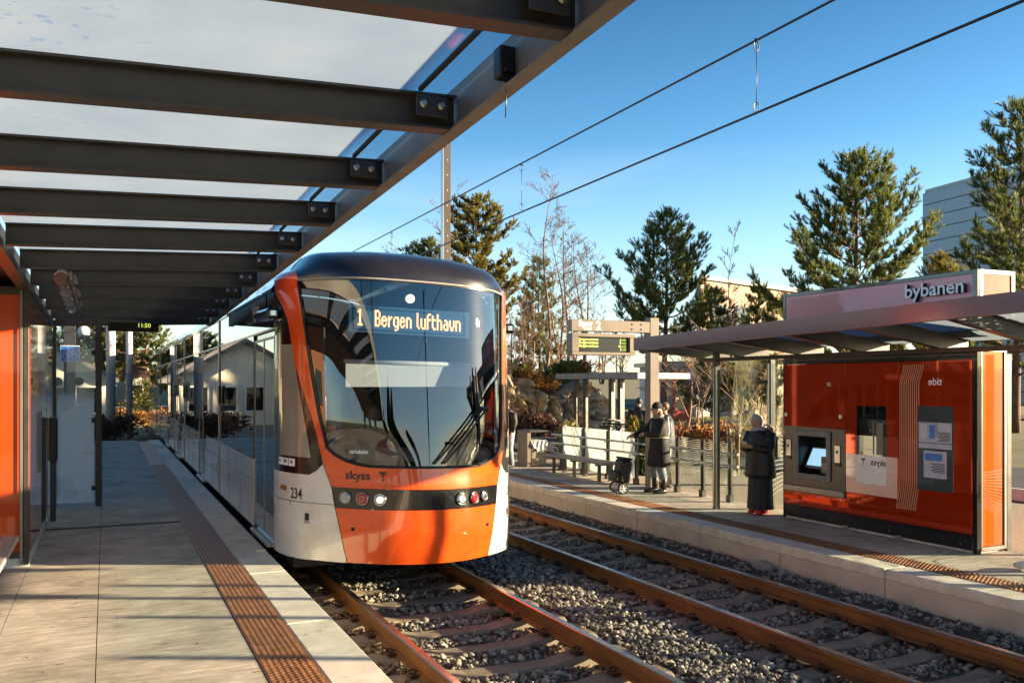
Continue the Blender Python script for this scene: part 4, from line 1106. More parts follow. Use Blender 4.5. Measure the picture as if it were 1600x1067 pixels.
# ------------------------------------------------------------------ the tram
TC, TY0, HW = 3.08, 8.73, 1.37
PL = [(0, 0), (.4, .075), (.75, .27), (1.0, .46), (1.2, .68), (1.30, .88), (1.355, 1.1), (1.37, 1.35)]
PL2 = [(0, 0), (.4, .025), (.65, .085), (.85, .2), (1.0, .35), (1.2, .64), (1.30, .87), (1.355, 1.1), (1.37, 1.35)]
def plan_curve(PL):
    P = [(-PL[1][0], PL[1][1])] + PL + [(2 * PL[-1][0] - PL[-2][0], 2 * PL[-1][1] - PL[-2][1])]
    o = []
    for i in range(1, len(P) - 2):
        for k in range(40):
            t_ = k / 40
            o.append(tuple(.5 * (2 * P[i][c] + (-P[i - 1][c] + P[i + 1][c]) * t_ + (2 * P[i - 1][c] - 5 * P[i][c] + 4 * P[i + 1][c] - P[i + 2][c]) * t_ ** 2 + (-P[i - 1][c] + 3 * P[i][c] - 3 * P[i + 1][c] + P[i + 2][c]) * t_ ** 3) for c in (0, 1)))
    o.append(PL[-1])
    return np.array(o)
PC = plan_curve(PL); PC2 = plan_curve(PL2); PS = np.r_[0, np.cumsum(np.hypot(*np.diff(PC, axis=0).T))]; PS /= PS[-1]
BZ = [(-.1, .06), (0, .04), (.3, 0), (.8, 0), (1.0, .02), (1.9, .10), (2.93, .20), (3.2, .24)]
def ip(x, tab): return float(np.interp(x, [a for a, _ in tab], [b_ for _, b_ in tab]))
def sh(x, z): return z - .033 * (x - TC)
def nose(s, z, off=0.0):
    def raw(s, z):
        a = float(np.interp(abs(s), PS, PC[:, 0])); sb = float(np.interp(abs(s), PS, PC[:, 1])); b_ = ip(z, BZ)
        w_ = min(1, max(0, (z - .85) / .6)); w_ = w_ * w_ * (3 - 2 * w_); sb = sb * (1 - w_) + w_ * float(np.interp(a, PC2[:, 0], PC2[:, 1]))
        x = a if s >= 0 else -a
        if 0 <= z < .10: x *= 1 - .015 * (.1 - z) / .1
        return Vector((TC + x, TY0 + sb + b_ * (1 - (sb / 1.35) ** 2), sh(TC + x, z)))
    p = raw(s, z)
    if off:
        e = .01
        t1 = raw(min(1, s + e), z) - raw(max(-1, s - e), z); t2 = raw(s, z + .02) - raw(s, z - .02)
        n_ = t1.cross(t2).normalized()
        if n_.y > 0 and abs(s) < .6: n_ = -n_
        if abs(s) >= .6 and n_.x * s < 0: n_ = -n_
        p = p + n_ * off
    return p
def region(mb, zs, sl, sr, n=16, off=0.0, m=0, sign=1):
    k = len(zs)
    rows = [[nose(sign * (sl(z) + (sr(z) - sl(z)) * i / n), z, off) for i in range(n + 1)] for z in zs]
    mb.add([p for r_ in rows for p in r_], [(j * (n + 1) + i, j * (n + 1) + i + 1, (j + 1) * (n + 1) + i + 1, (j + 1) * (n + 1) + i) for j in range(k - 1) for i in range(n)], m, True)
def lin(a, b, n): return [a + (b - a) * i / n for i in range(n + 1)]
O_ = [(-.03, .407), (.57, .475), (.77, .492), (1.0, .538)]
GL_ = [(1.0, .30), (1.02, .37), (1.05, .42), (1.1, .475), (1.18, .525), (1.5, .565), (1.9, .600), (2.6, .650), (2.93, .680)]
GR_ = [(1.0, .30), (1.02, .365), (1.05, .41), (1.1, .455), (1.18, .488), (1.5, .512), (1.95, .537), (2.6, .572), (2.93, .596)]
P_ = [(1.0, .540), (1.5, .608), (1.76, .659), (2.1, .718), (2.4, .752), (2.52, .768), (2.65, .81), (2.75, .88), (2.83, .955), (2.87, 1.0), (3.2, 1.0)]
oo = lambda z: ip(z, O_); gl = lambda z: ip(z, GL_); gr = lambda z: ip(z, GR_); pp = lambda z: ip(z, P_)

tram = thing('tram', 'white orange and black tram standing at the near platform with lit headlights', 'tram', (TC, 24, ZT1))
q = MB(); zs = lin(-.012, .555, 12); region(q, zs, lambda z: -oo(z), oo, 40)
region(q, [-.012, -.016], lambda z: -oo(-.03) * .98, lambda z: oo(-.03) * .98, 40, -.05)
bump = q.build('bumper', M['orange'], tram, recalc=False)
for s in (-.385, .385):
    c = nose(s, .345, .001)
    q = MB(); q.cyl((c.x, c.y - .012, c.z), .018, .03, 'y', 12); q.build('screw_cap', M['black'], bump)
q = MB(); region(q, [.56, .575, .66, .755, .765], lambda z: -oo(z) * .995, lambda z: oo(z) * .995, 40, -.006)
hp = q.build('headlight_panel', M['tram_black'], tram, recalc=False)
for s in (-.19, .085):
    q = MB(); q.add([nose(s - .002, .57, -.002), nose(s + .002, .57, -.002), nose(s + .002, .755, -.002), nose(s - .002, .755, -.002)], [(0, 1, 2, 3)]); q.build('panel_seam', M['rubber'], hp, recalc=False)
def lamp(s, z, r_, mat_, nm):
    c = nose(s, z, .004); n_ = (nose(s, z, .02) - nose(s, z, 0)).normalized()
    q = MB(); q.tube([c - n_ * .03, c + n_ * .012, c + n_ * .020], [r_ * 1.0, r_ * 1.0, r_ * .72], 20)
    o = q.build(nm, M['lamp_clear'] if nm == 'headlight' else mat_, hp)
    q = MB(); u = n_.orthogonal().normalized(); w = n_.cross(u)
    pts = [c + n_ * .008 + (u * math.cos(a) + w * math.sin(a)) * r_ * 1.12 for a in [2 * PI * i / 20 for i in range(21)]]
    q.tube(pts, .006, 5, cap=False); q.build('rim', M['lamp_ring'], o)
    if nm == 'headlight':
        q = MB(); q.ball(c + n_ * .016, r_ * .62, 12, 8); q.build('bulb', M['lamp_white'], o)
    if nm != 'headlight':
        q = MB()
        for k in range(7):
            a = 2 * PI * k / 6; rr = 0 if k == 6 else r_ * .45
            pc = c + n_ * .021 + (u * math.cos(a) + w * math.sin(a)) * rr
            q.ball(pc, r_ * .16, 6, 4)
        q.build('reflector', M['lamp_ring'], o)
for s, z, r_, mt, nm in ((-.421, .668, .052, M['lamp_clear'], 'fog_lamp'), (-.336, .665, .056, M['lamp_red'], 'tail_lamp'), (-.247, .662, .054, M['lamp_white'], 'headlight'),
                         (.174, .660, .054, M['lamp_white'], 'headlight'), (.270, .660, .056, M['lamp_red'], 'tail_lamp'), (.355, .664, .050, M['lamp_clear'], 'fog_lamp')):
    lamp(s, z, r_, mt, nm)
q = MB(); region(q, lin(.77, 1.0, 5), lambda z: -oo(z), oo, 44)
zz_ = [1.0, 1.01, 1.02, 1.035, 1.05, 1.075, 1.1, 1.14, 1.18] + lin(1.25, 2.93, 20)
for sg in (-1, 1): region(q, zz_, lambda z: (gl if sg < 0 else gr)(z) + (.004 if z > 1.03 else 0), pp, 12, 0, 0, sg)
front = q.build('front_mask', M['orange'], tram, recalc=False)
q = MB(); skyss(q, lambda u, v: nose(-.422 + u * .437, .862 + v, .004), .125, front); q.build('lettering', M['ink'], front, recalc=False)
# windscreen set a little back with a black rubber edge
q = MB(); region(q, zz_, lambda z: -gl(z), gr, 60, -.008); ws = q.build('windscreen', M['windscreen'], tram, recalc=False)
q = MB()
edge = [nose(-gl(z), z, .002) for z in reversed(zz_)] + [nose(-.3 + .6 * i / 24, 1.0, .002) for i in range(25)] + [nose(gr(z), z, .002) for z in zz_]
q.tube(edge, .014, 6, cap=True); q.build('rubber_edge', M['rubber'], ws)
q = MB(); region(q, [1.0, 1.03, 1.06], lambda z: -gl(max(z, 1.0)) * .98, lambda z: gr(max(z, 1.0)) * .98, 40, -.02); q.build('black_border', M['tram_black'], ws, recalc=False)
q = MB(); lettering(q, 'variobahn', .062, lambda u, v: nose(-.407 + u * .42, 1.130 + v, .0), bold=.0015, sx=.95)
q.build('lettering', M['white_print'], ws, recalc=False)
c = nose(-.076, 2.765, .0)
q = MB(); q.tube([c + Vector((0, .03, 0)), c + Vector((0, -.012, 0)), c + Vector((0, -.02, 0))], [.045, .045, .03], 16); q.build('marker_light', M['lamp_white'], ws)
# roof cap
RZ = [(0, 3.40), (.4, 3.388), (.7, 3.36), (.9, 3.338), (1.0, 3.31), (1.08, 3.22), (1.14, 3.135), (1.28, 3.08), (1.34, 3.03)]
def cap(s, ta):
    p0 = nose(s, 2.93, 0)
    a = float(np.interp(abs(s), PS, PC[:, 0])) * .975
    z1 = ip(a, RZ)
    x1 = TC + math.copysign(a, s)
    p1 = Vector((x1, 10.4, sh(x1, z1)))
    q_ = ta * PI / 2
    z = p0.z + (p1.z - p0.z) * math.sin(q_) ** .75
    k = 1 - math.cos(q_)
    return Vector((p0.x + (p1.x - p0.x) * k, p0.y + (p1.y - p0.y) * k, z))
q = MB(); q.grid(lambda u, v: cap(-.684 + 1.284 * u, v), 40, 14); q.build('roof_cap', M['roof_black'], tram, recalc=False)
for sg in (-1, 1):
    q = MB(); q.grid(lambda u, v: cap(sg * ((.684 if sg < 0 else .60) + (.316 if sg < 0 else .40) * u), v), 12, 14); q.build('roof_corner', M['orange'], tram, recalc=False)
q = MB()
q.tube([cap(-.680 + 1.276 * i / 40, .012) + Vector((0, -.004, 0)) for i in range(41)], .010, 6); q.build('windscreen_top_trim', pm('pale_seal', (.35, .33, .31), .4), tram)
# corner panels, cab windows
WB = [(.88, .62), (.93, .575), (1.0, .542)]
for sg in (-1, 1):
    q = MB(); region(q, lin(-.014, .88, 14), lambda z: oo(z) + .004, lambda z: 1.0, 22, 0, 0, sg)
    region(q, lin(.88, 1.0, 5), lambda z: oo(z) + .004, lambda z: ip(z, WB), 6, 0, 0, sg)
    region(q, [-.014, -.018], lambda z: oo(-.03) + .004, lambda z: 1.0, 22, -.05, 0, sg)
    cp = q.build('corner_panel', M['white'], tram, recalc=False)
    q = MB()
    q.add([nose(sg * .755, z, .002) for z in (.0, .585)] + [nose(sg * .760, z, .002) for z in (.585, .0)], [(0, 1, 2, 3)])
    region(q, [.583, .589], lambda z: oo(z), lambda z: 1.0, 20, .002, 0, sg)
    region(q, [-.0, .004], lambda z: oo(z), lambda z: 1.0, 20, .002, 0, sg)
    q.build('panel_seam', M['rubber'], cp, recalc=False)
    q = MB(); region(q, lin(.40, .475, 3), lambda z: .622, lambda z: .648, 4, .003, 0, sg); q.build('latch_hole', M['black'], cp, recalc=False)
    q = MB(); region(q, lin(.365, .398, 3), lambda z: .617 + (.398 - z) * .12, lambda z: .653 - (.398 - z) * .12, 4, .004, 0, sg); q.build('latch', M['silver'], cp, recalc=False)
    q = MB(); c = nose(sg * .827, .711, .0)
    region(q, lin(.695, .728, 3), lambda z: .800, lambda z: .856, 6, .012, 0, sg); q.build('side_marker', M['amber'], cp, recalc=False)
    q = MB(); region(q, lin(.688, .735, 3), lambda z: .794, lambda z: .862, 6, .006, 0, sg); q.build('marker_frame', pm('bronze_frame', (.22, .10, .05), .4), cp, recalc=False)
    q = MB()
    if sg < 0:
        lettering(q, '234', .16, lambda u, v: nose(-.752 + u * .455, .617 + v, .004), sx=.80, bold=.002)
        lettering(q, 'B', .12, lambda u, v: nose(-.988 + u * .47, .39 + v, .004), sx=.7); q.add([nose(a, b_, .004) for a, b_ in ((-.99, .30), (-.955, .30), (-.955, .306), (-.99, .306))], [(0, 1, 2, 3)])
    else:
        lettering(q, '234', .135, lambda u, v: nose(.63 + u * .455, .625 + v, .004), sx=.82, bold=.001)
    q.build('lettering', M['ink'], cp, recalc=False)
    q = MB(); bz = [.88, .93, 1.0] + lin(1.08, 2.86, 22)
    region(q, bz, lambda z: (ip(z, WB) if z < 1.0 else min(.999, pp(z) + .003)), lambda z: 1.0, 16, -.004, 0, sg); cw = q.build('cab_window', M['tram_black'], tram, recalc=False)
    q = MB(); region(q, lin(1.06, 2.256, 10), lambda z: .611 + (.729 - .611) * (z - 1.06) / 1.196, lambda z: .874, 10, .001, 0, sg); q.build('cab_glass', M['cab_glass'], cw, recalc=False)
    q = MB()
    for (a, b_) in ((.89, .83), (.826, .775), (.77, .715)):
        region(q, [.955, 1.035], lambda z: b_, lambda z: a, 3, .002, 0, sg)
    st = q.build('stickers', M['white_print'], cw, recalc=False)
    q = MB()
    for (a, b_) in ((.88, .86), (.815, .79), (.755, .735)): region(q, [.985, 1.015], lambda z: b_, lambda z: a, 2, .004, 0, sg)
    q.build('sticker_print', pm('sticker_ink', (.25, .06, .04), .5), st, recalc=False)
    # mirror camera arm
    q = MB()
    x0 = TC + sg * 1.37
    M4 = Matrix.Translation((x0 + sg * .07, 10.12, sh(x0, 2.60))) @ Matrix.Rotation(sg * R(-4), 4, 'Z')
    q.box(-.075, .075, -.28, .30, -.06, .055, .03, 0, M4); mc = q.build('mirror_camera', M['tram_black'], tram)
    q = MB(); q.box(-.03, .03, -.285, -.278, -.03, .03, .003, 0, M4); q.build('lens', M['lamp_clear'], mc)
# wiper
def wip(s, z, o=.045): return nose(s, z, o)
q = MB()
q.tube([wip(.02, 1.035, .02), wip(.15, 1.33), wip(.285, 1.63)], .011, 6); q.tube([wip(.07, 1.035, .02), wip(.19, 1.30), wip(.325, 1.60)], .011, 6); q.tube([wip(.10, 1.25, .05), wip(.12, 1.25, .05)], .02, 6)
q.tube([wip(.275, 1.63), wip(.345, 1.615)], .022, 6); q.tube([wip(.285, 1.63), wip(.255, 1.50), wip(.31, 1.62)], .010, 6)
wi = q.build('wiper', M['black'], tram)
q = MB(); q.tube([wip(.277, 2.07, .022), wip(.285, 1.63, .03), wip(.300, 1.153, .022)], [.006, .017, .008], 6); q.tube([wip(.262, 1.98, .03), wip(.268, 1.62, .035)], .008, 5); q.build('wiper_blade', M['rubber'], wi)
# destination board with dot matrix text
DY = 9.10
def bd(x, z): return (x, DY, sh(x, z))
q = MB()
x0, x1, za, zb = 2.310, 3.662, 2.395, 2.68
q.add([(x, y, sh(x, z)) for y in (DY, DY + .08) for x, z in ((x0, za), (x1, za), (x1, zb), (x0, zb))], [(0, 1, 2, 3), (4, 7, 6, 5), (0, 4, 5, 1), (1, 5, 6, 2), (2, 6, 7, 3), (3, 7, 4, 0)])
db = q.build('destination_board', M['led_board'], tram)
q = MB()
q.tube([(x, DY - .006, sh(x, z)) for x, z in ((x0 + .05, za + .03), (x1 - .05, za + .03), (x1 - .05, zb - .03), (x0 + .05, zb - .03), (x0 + .05, za + .03))], .005, 4); q.build('board_line', pm('dark_blue_line', (.02, .06, .11), .4), db)
GL = {'1': '..#.|.##.|..#.|..#.|..#.|..#.|..#.|..#.|.###', 'B': '###.|#..#|#..#|#..#|###.|#..#|#..#|#..#|###.', 'e': '....|....|....|.##.|#..#|####|#...|#..#|.##.', 'r': '...|...|...|#.#|##.|#..|#..|#..|#..',
      'g': '....|....|....|.###|#..#|#..#|#..#|#..#|.###|...#|.##.', 'n': '....|....|....|###.|#..#|#..#|#..#|#..#|#..#', 'l': '#.|#.|#.|#.|#.|#.|#.|#.|.#', 'u': '....|....|....|#..#|#..#|#..#|#..#|#..#|.###',
      'f': '.##|#..|#..|###|#..|#..|#..|#..|#..', 't': '...|#..|#..|###|#..|#..|#..|#..|.##', 'h': '#...|#...|#...|###.|#..#|#..#|#..#|#..#|#..#', 'a': '....|....|....|.##.|...#|.###|#..#|#..#|.###', 'v': '....|....|....|#..#|#..#|#..#|#..#|.##.|.##.', ' ': '..|..'}
q = MB()
def matrix_text(txt, x, zt, px, pz):
    for ch in txt:
        rows = GL[ch].split('|'); w = len(rows[0])
        for j, r_ in enumerate(rows):
            for i, cc in enumerate(r_):
                if cc == '#':
                    a = x + i * px; b_ = zt - j * pz; dx, dz = px * .60, pz * .54
                    q.add([(xx, DY - .004, sh(xx, z_)) for xx, z_ in ((a - dx, b_ - dz), (a + dx, b_ - dz), (a + dx, b_ + dz), (a - dx, b_ + dz))], [(0, 1, 2, 3)])
        x += (w + 1) * px
    return x
matrix_text('1', 2.395, 2.628, .0160, .0192)
matrix_text('Bergen', 2.595, 2.628, .0144, .0192); matrix_text('lufthavn', 3.060, 2.628, .0144, .0192)
q.build('board_text', M['led_orange'], db, recalc=False)

# cab interior
q = MB(); q.box(TC - 1.2, TC + 1.2, 9.6, 11.9, .30, .36); q.box(TC - 1.3, TC + 1.3, 11.55, 11.62, .36, 2.86, 0, 1); q.build('cab_floor', [M['black'], pm('dark_cab_wall', (.04, .045, .05), .6)], tram)
q = MB(); q.grid(lambda u, v: Vector((TC - .95 + 1.9 * u, 9.12 + .27 * ((2 * u - 1) ** 2) * (1 - v) * 1.25 + .75 * v, sh(TC - .95 + 1.9 * u, 1.01 + .14 * math.sin(v * 2.2)))), 20, 8)
q.box(TC - .85, TC + .85, 9.75, 9.95, .4, 1.06, .05)
q.build('dashboard', pm('grey_dashboard', (.33, .31, .28), .6, var=.1, vs=3), tram)
q = MB(); q.box(TC - .70, TC + .78, 9.52, 9.525, 1.84, 2.10); q.tube([(TC - .72, 9.52, 2.12), (TC + .80, 9.52, 2.09)], .025, 8); q.build('sun_blind', pm('pale_roller_blind', (.80, .77, .72), .8, var=.05, vs=2), tram)
q = MB(); q.box(TC - .45, TC + .15, 10.75, 10.9, .75, 1.55, .06); q.box(TC - .45, TC + .15, 10.25, 10.8, .68, .80, .05); q.box(TC - .3, TC + .0, 10.78, 10.88, 1.56, 1.80, .04); q.box(TC - .2, TC - .1, 10.4, 10.6, .36, .68); q.build('driver_seat', M['rubber'], tram)
q = MB(); q.tube([(TC - .86, 9.75, .9), (TC - .88, 9.8, 2.5)], .018, 8); q.box(TC - .70, TC - .55, 10.3, 10.4, 1.1, 1.85, .01); q.build('grab_pole', M['steel_grey'], tram)
q = MB(); q.grid(lambda u, v: cap(-.66 + 1.32 * u, .05 + .9 * v) + Vector((0, .05, -.05)), 16, 8); q.build('cab_ceiling', M['black'], tram, recalc=False)

# body sections
SEC = [(10.09, 15.28), (15.44, 22.42), (22.60, 25.66), (25.84, 32.85), (33.05, 41.0)]
DOORS = [(10.13, 11.62), (17.40, 18.95), (19.9, 19.9), (23.3, 24.9), (27.6, 29.2), (34.4, 35.9)]
def band(mb, sg, y0, y1, z0, z1, off=0.0, m=0, th=.02):
    x = TC + sg * HW + sg * off
    xi = x - sg * th
    vs = [(a, y, sh(a, z)) for a in (x, xi) for y, z in ((y0, z0), (y1, z0), (y1, z1), (y0, z1))]
    mb.add(vs, [(0, 1, 2, 3), (4, 7, 6, 5), (0, 4, 5, 1), (1, 5, 6, 2), (2, 6, 7, 3), (3, 7, 4, 0)], m)
def shroud(u, v, y0, y1):
    """arched roof section from side to side"""
    a = -1 + 2 * u
    x = TC + HW * .985 * a
    z = ip(abs(a) * 1.34, RZ[:-2] + [(1.26, 3.04), (1.31, 2.97), (1.34, 2.93)])
    return (x, y0 + (y1 - y0) * v, sh(x, z))
for si, (y0, y1) in enumerate(SEC):
    q = MB()
    q.grid(lambda u, v: shroud(u, v, y0 if si else 10.4, y1), 40, 1)
    rs = q.build('roof_section', M['roof_black'] if False else M['silver'], tram, recalc=False)
    for sg in (-1, 1):
        q = MB(); yy0 = y0 if si else 10.2
        q.add([(TC + sg * a, y, sh(TC + sg * a, z)) for y in (yy0, y1) for a, z in ((HW + .012, 2.87), (HW + .012, 2.90), (HW - .06, 2.93), (HW - .06, 2.87))], [(0, 1, 5, 4), (1, 2, 6, 5), (2, 3, 7, 6), (3, 0, 4, 7), (0, 3, 2, 1), (4, 5, 6, 7)])
        q.build('roof_ledge', M['tram_black'], rs)
    q = MB()
    for sg in (-1, 1):
        for k in range(3 if si < 2 else 2):
            ya = max(y0, 11.0) + .5 + k * 1.5
            for d in (0, .16, .5, .66):
                for (a0, a1) in ((1.245, 1.27),):
                    pa_ = [(TC + sg * (a + .012), y, sh(TC + sg * a, z) + .008) for y, (a, z) in ((ya + d, (1.255, 3.055)), (ya + d + .11, (1.255, 3.055)), (ya + d + .11, (1.20, 3.085)), (ya + d, (1.20, 3.085)))]
                    q.add(pa_, [(0, 1, 2, 3)])
    q.build('roof_slots', M['black'], rs, recalc=False)
    for sg in (-1, 1):
        q = MB(); q3 = MB()
        dl = [d for d in DOORS if y0 <= d[0] and d[1] <= y1 and d[1] > d[0]]
        edges = [y0] + [e for d in dl for e in d] + [y1]
        for a, b_ in [(edges[i], edges[i + 1]) for i in range(0, len(edges), 2)]:
            if b_ - a < .05: continue
            band(q, sg, a, b_, .02, .872, 0)
            ns = max(1, round((b_ - a) / 1.25))
            for i in range(1, ns): band(q3, sg, a + (b_ - a) * i / ns - .004, a + (b_ - a) * i / ns + .004, .03, .60 if i % 2 else .86, .002, 0, .004)
            band(q3, sg, a, b_, .60, .606, .002, 0, .004)
        bo = q.build('body_section', M['white'], tram)
        q3.build('panel_seam', M['rubber'], bo)
    for sg in (-1, 1):
        dl = [d for d in DOORS if y0 <= d[0] and d[1] <= y1 and d[1] > d[0]]
        edges = [y0] + [e for d in dl for e in d] + [y1]
        for a, b_ in [(edges[i], edges[i + 1]) for i in range(0, len(edges), 2)]:
            if b_ - a < .05: continue
            nw = max(1, round((b_ - a) / 1.8))
            for i in range(nw):
                wa, wb = a + (b_ - a) * i / nw, a + (b_ - a) * (i + 1) / nw
                q = MB(); band(q, sg, wa + .006, wb - .006, .876, 2.435, -.004)
                w_ = q.build('window', M['side_glass'], tram)
                q = MB(); band(q, sg, wa + .006, wb - .006, 2.462, 2.865, -.003); q.build('upper_pane', M['side_glass'], w_)
        q = MB(); band(q, sg, y0, y1, 2.437, 2.460, .003); q.build('window_trim', M['alu'], tram)
        for d in dl:
            q = MB(); band(q, sg, d[0], d[1], .02, 2.435, -.03); dd = q.build('door', M['tram_black'], tram)
            mid = (d[0] + d[1]) / 2
            for a, b_ in ((d[0] + .05, mid - .03), (mid + .03, d[1] - .05)):
                q = MB(); band(q, sg, a, b_, .10, 2.34, -.018, 0, .01); q.build('door_glass', M['side_glass'], dd)
                q = MB()
                for (ea, eb, ez0, ez1) in ((a - .03, a, .06, 2.37), (b_, b_ + .03, .06, 2.37), (a, b_, 2.34, 2.37), (a, b_, .06, .10)): band(q, sg, ea, eb, ez0, ez1, -.012, 0, .015)
                q.build('door_frame', M['steel_grey'] if sg < 0 else M['silver'], dd)
            q = MB(); band(q, sg, d[0] + .1, d[1] - .1, -.02, .02, .05, 0, .08); q.build('door_step', M['alu'], dd)
            q = MB(); band(q, sg, d[0], d[1], 2.462, 2.865, -.003); q.build('header_pane', M['side_glass'], dd)
    # outside camera / lamp boxes at the section ends
    if si < 4:
        ya, yb_ = SEC[si][1], SEC[si + 1][0]
        q = MB()
        for k in range(5):
            yk = ya + (yb_ - ya) * (k + .5) / 5; w = (yb_ - ya) * .32 / 5
            pr = [(TC - 1.34, .05), (TC - 1.34, 2.86), (TC - 1.26, 2.99), (TC - 1.10, 3.12), (TC - .95, 3.26), (TC - .7, 3.32), (TC + .7, 3.32), (TC + .95, 3.26), (TC + 1.10, 3.12), (TC + 1.26, 2.99), (TC + 1.34, 2.86), (TC + 1.34, .05)]
            q.prism([(x, sh(x, z)) for x, z in pr], 'y', yk - w, yk + w)
        q.build('bellows', M['rubber'], tram)
        for sg in (-1, 1):
            q = MB(); band(q, sg, ya - .02, ya + .09, .03, 2.88, .012, 0, .03); q.build('end_trim', M['steel_grey'], tram)
        q = MB(); x = TC - HW; q.box(x - .05, x - .012, ya - .30, ya - .12, sh(x, 1.50), sh(x, 1.80), .012); q.build('outside_lamp', M['black'], tram)
# bybanen plate over the front door
x = TC - HW
q = MB(); q.box(x - .012, x + .0, 10.62, 12.05, sh(x, 2.60), sh(x, 2.862), .004); pl_ = q.build('name_plate', M['tram_black'], tram)
q = MB(); lettering(q, 'bybanen', .19, lambda u, v: (x - .0135, 11.62 - u, 2.74 + v), sx=.85); q.build('lettering', M['white_print'], pl_, recalc=False); q = MB(); lettering(q, 'bergen', .07, lambda u, v: (x - .0135, 11.5 - u, 2.655 + v)); q.build('lettering', M['white_print'], pl_, recalc=False)
q = MB(); skyss(q, lambda u, v: (TC + HW + .006, 13.2 + u, sh(TC + HW, .35) + v), .3, tram); q.build('lettering', M['ink'], tram, recalc=False)
# underframe and bogies
q = MB(); q.box(TC - 1.25, TC + 1.25, 9.6, 40.8, -.10, .02); q.box(TC - 1.3, TC + 1.3, 40.95, 41.0, .05, 2.9, 0); q.build('underframe', M['black'], tram)
for yb_ in (12.6, 13.9, 23.6, 24.9, 34, 35.3):
    q = MB()
    for xr in RAILS[:2]:
        q.cyl((xr - .05, yb_, ZT1 + .29), .29, .10, 'x', 20)
    q.cyl((RAILS[0], yb_, ZT1 + .29), .07, RAILS[1] - RAILS[0], 'x', 10); q.build('wheelset', M['rail_rust'], tram)
# ------------------------------------------------------------------ vegetation
def leafquad(mb, p, d, n_, l, w):
    """a narrow leaf or needle from p along d"""
    s_ = d.cross(n_)
    if s_.length < 1e-5: s_ = d.orthogonal()
    s_.normalize()
    mb.add([p - s_ * w * .5, p + s_ * w * .5, p + d * l * .6 + s_ * w * .5, p + d * l, p + d * l * .6 - s_ * w * .5], [(0, 1, 2, 3, 4)])

def shoot(mb, rnd, p, d, L_, nl, nw, k):
    """bottle brush of needles round a shoot"""
    d = d.normalized(); u = d.orthogonal().normalized(); w = d.cross(u)
    for i in range(k):
        t_ = (i + rnd.random()) / k; a = rnd.uniform(0, 2 * PI)
        o = u * math.cos(a) + w * math.sin(a)
        nd_ = (d * rnd.uniform(.55, 1.0) + o * rnd.uniform(.5, .95)).normalized()
        s_ = nd_.cross(d)
        if s_.length < 1e-4: s_ = u
        s_ = s_.normalized() * nw * .5
        q = p + d * L_ * t_
        mb.add([q - s_, q + s_, q + nd_ * nl * rnd.uniform(.7, 1.1)], [(0, 1, 2)])

def pine(loc, h, r, seed, label, crown0=.15, nw=13, group='pines beyond the opposite platform', mat='needles', trunk_r=.14, lean=(0, 0), nl=.17, wid=.028, k=38, up=.5, dens=1.0, shape=.85, cat='tree'):
    rnd = random.Random(seed)
    t = thing('pine_tree', label, cat, loc, 0, group)
    lx, ly = lean
    def axis(f): return Vector((lx * f * f + .05 * h * .2 * math.sin(f * 5 + seed), ly * f * f + .05 * h * .2 * math.cos(f * 4 + seed), h * f))
    tb = MB(); cr = MB()
    tb.tube([axis(i / 12) for i in range(13)], [trunk_r * (1 - i / 12 * .93) for i in range(13)], 8)
    for wv in range(nw):
        f = crown0 + (1 - crown0) * (wv / (nw - 1)) ** .95
        f = min(.985, f)
        tt = (f - crown0) / (1 - crown0)
        Lb = r * ((1 - tt) ** shape) * (.55 + .45 * min(1, tt * 5 + .3)) + .18
        nb = rnd.choice((4, 5, 5, 6)) if tt < .9 else 4
        a0 = rnd.uniform(0, 6.28)
        for b_ in range(nb):
            a = a0 + 2 * PI * b_ / nb + rnd.uniform(-.35, .35); Lc = Lb * rnd.uniform(.55, 1.15)
            base = axis(f); dirh = Vector((math.cos(a), math.sin(a), 0))
            droop = rnd.uniform(-.05, .3) + up * tt
            pts = []
            for i in range(6):
                s_ = i / 5
                pts.append(base + dirh * Lc * s_ + Vector((0, 0, Lc * (droop * s_ + .38 * s_ * s_ * s_))) + Vector((rnd.uniform(-1, 1), rnd.uniform(-1, 1), rnd.uniform(-1, 1))) * .03 * Lc)
            tb.tube(pts, [max(.008, trunk_r * .32 * (1 - tt * .7) * (1 - i / 5 * .85)) for i in range(6)], 4, cap=False)
            # side twigs with shoots
            nt_ = max(3, int(Lc * 8.5 * dens))
            for j in range(nt_):
                s_ = .28 + .72 * (j + rnd.random()) / nt_
                i = min(4, int(s_ * 5)); p = pts[i].lerp(pts[i + 1], s_ * 5 - i)
                sd_ = dirh.cross(Vector((0, 0, 1))) * rnd.choice((-1, 1))
                dt = (dirh * rnd.uniform(.2, .9) + sd_ * rnd.uniform(.3, 1.0) + Vector((0, 0, rnd.uniform(-.1, .7)))).normalized()
                Lt = rnd.uniform(.2, .55) * (.5 + .5 * Lc / max(r, .1))
                e = p + dt * Lt
                if Lt > .3: tb.tube([p, e], [.012, .006], 3, cap=False)
                for m_ in range(rnd.choice((2, 2, 3))):
                    d2 = (dt * .6 + Vector((rnd.uniform(-.6, .6), rnd.uniform(-.6, .6), rnd.uniform(.3, 1.1)))).normalized()
                    shoot(cr, rnd, e - dt * Lt * rnd.uniform(0, .6), d2, rnd.uniform(.20, .42), nl, wid, k)
            d2 = (pts[-1] - pts[-2]).normalized() + Vector((0, 0, .7))
            shoot(cr, rnd, pts[-1] - d2.normalized() * .1, d2, rnd.uniform(.3, .5), nl, wid, k)
    shoot(cr, rnd, axis(.93), Vector((0, 0, 1)), h * .07 + .25, nl, wid, k * 2)
    tb.build('trunk', M['bark_pine'], t, world=False, recalc=False)
    cr.build('crown', M[mat], t, world=False, recalc=False)
    return t

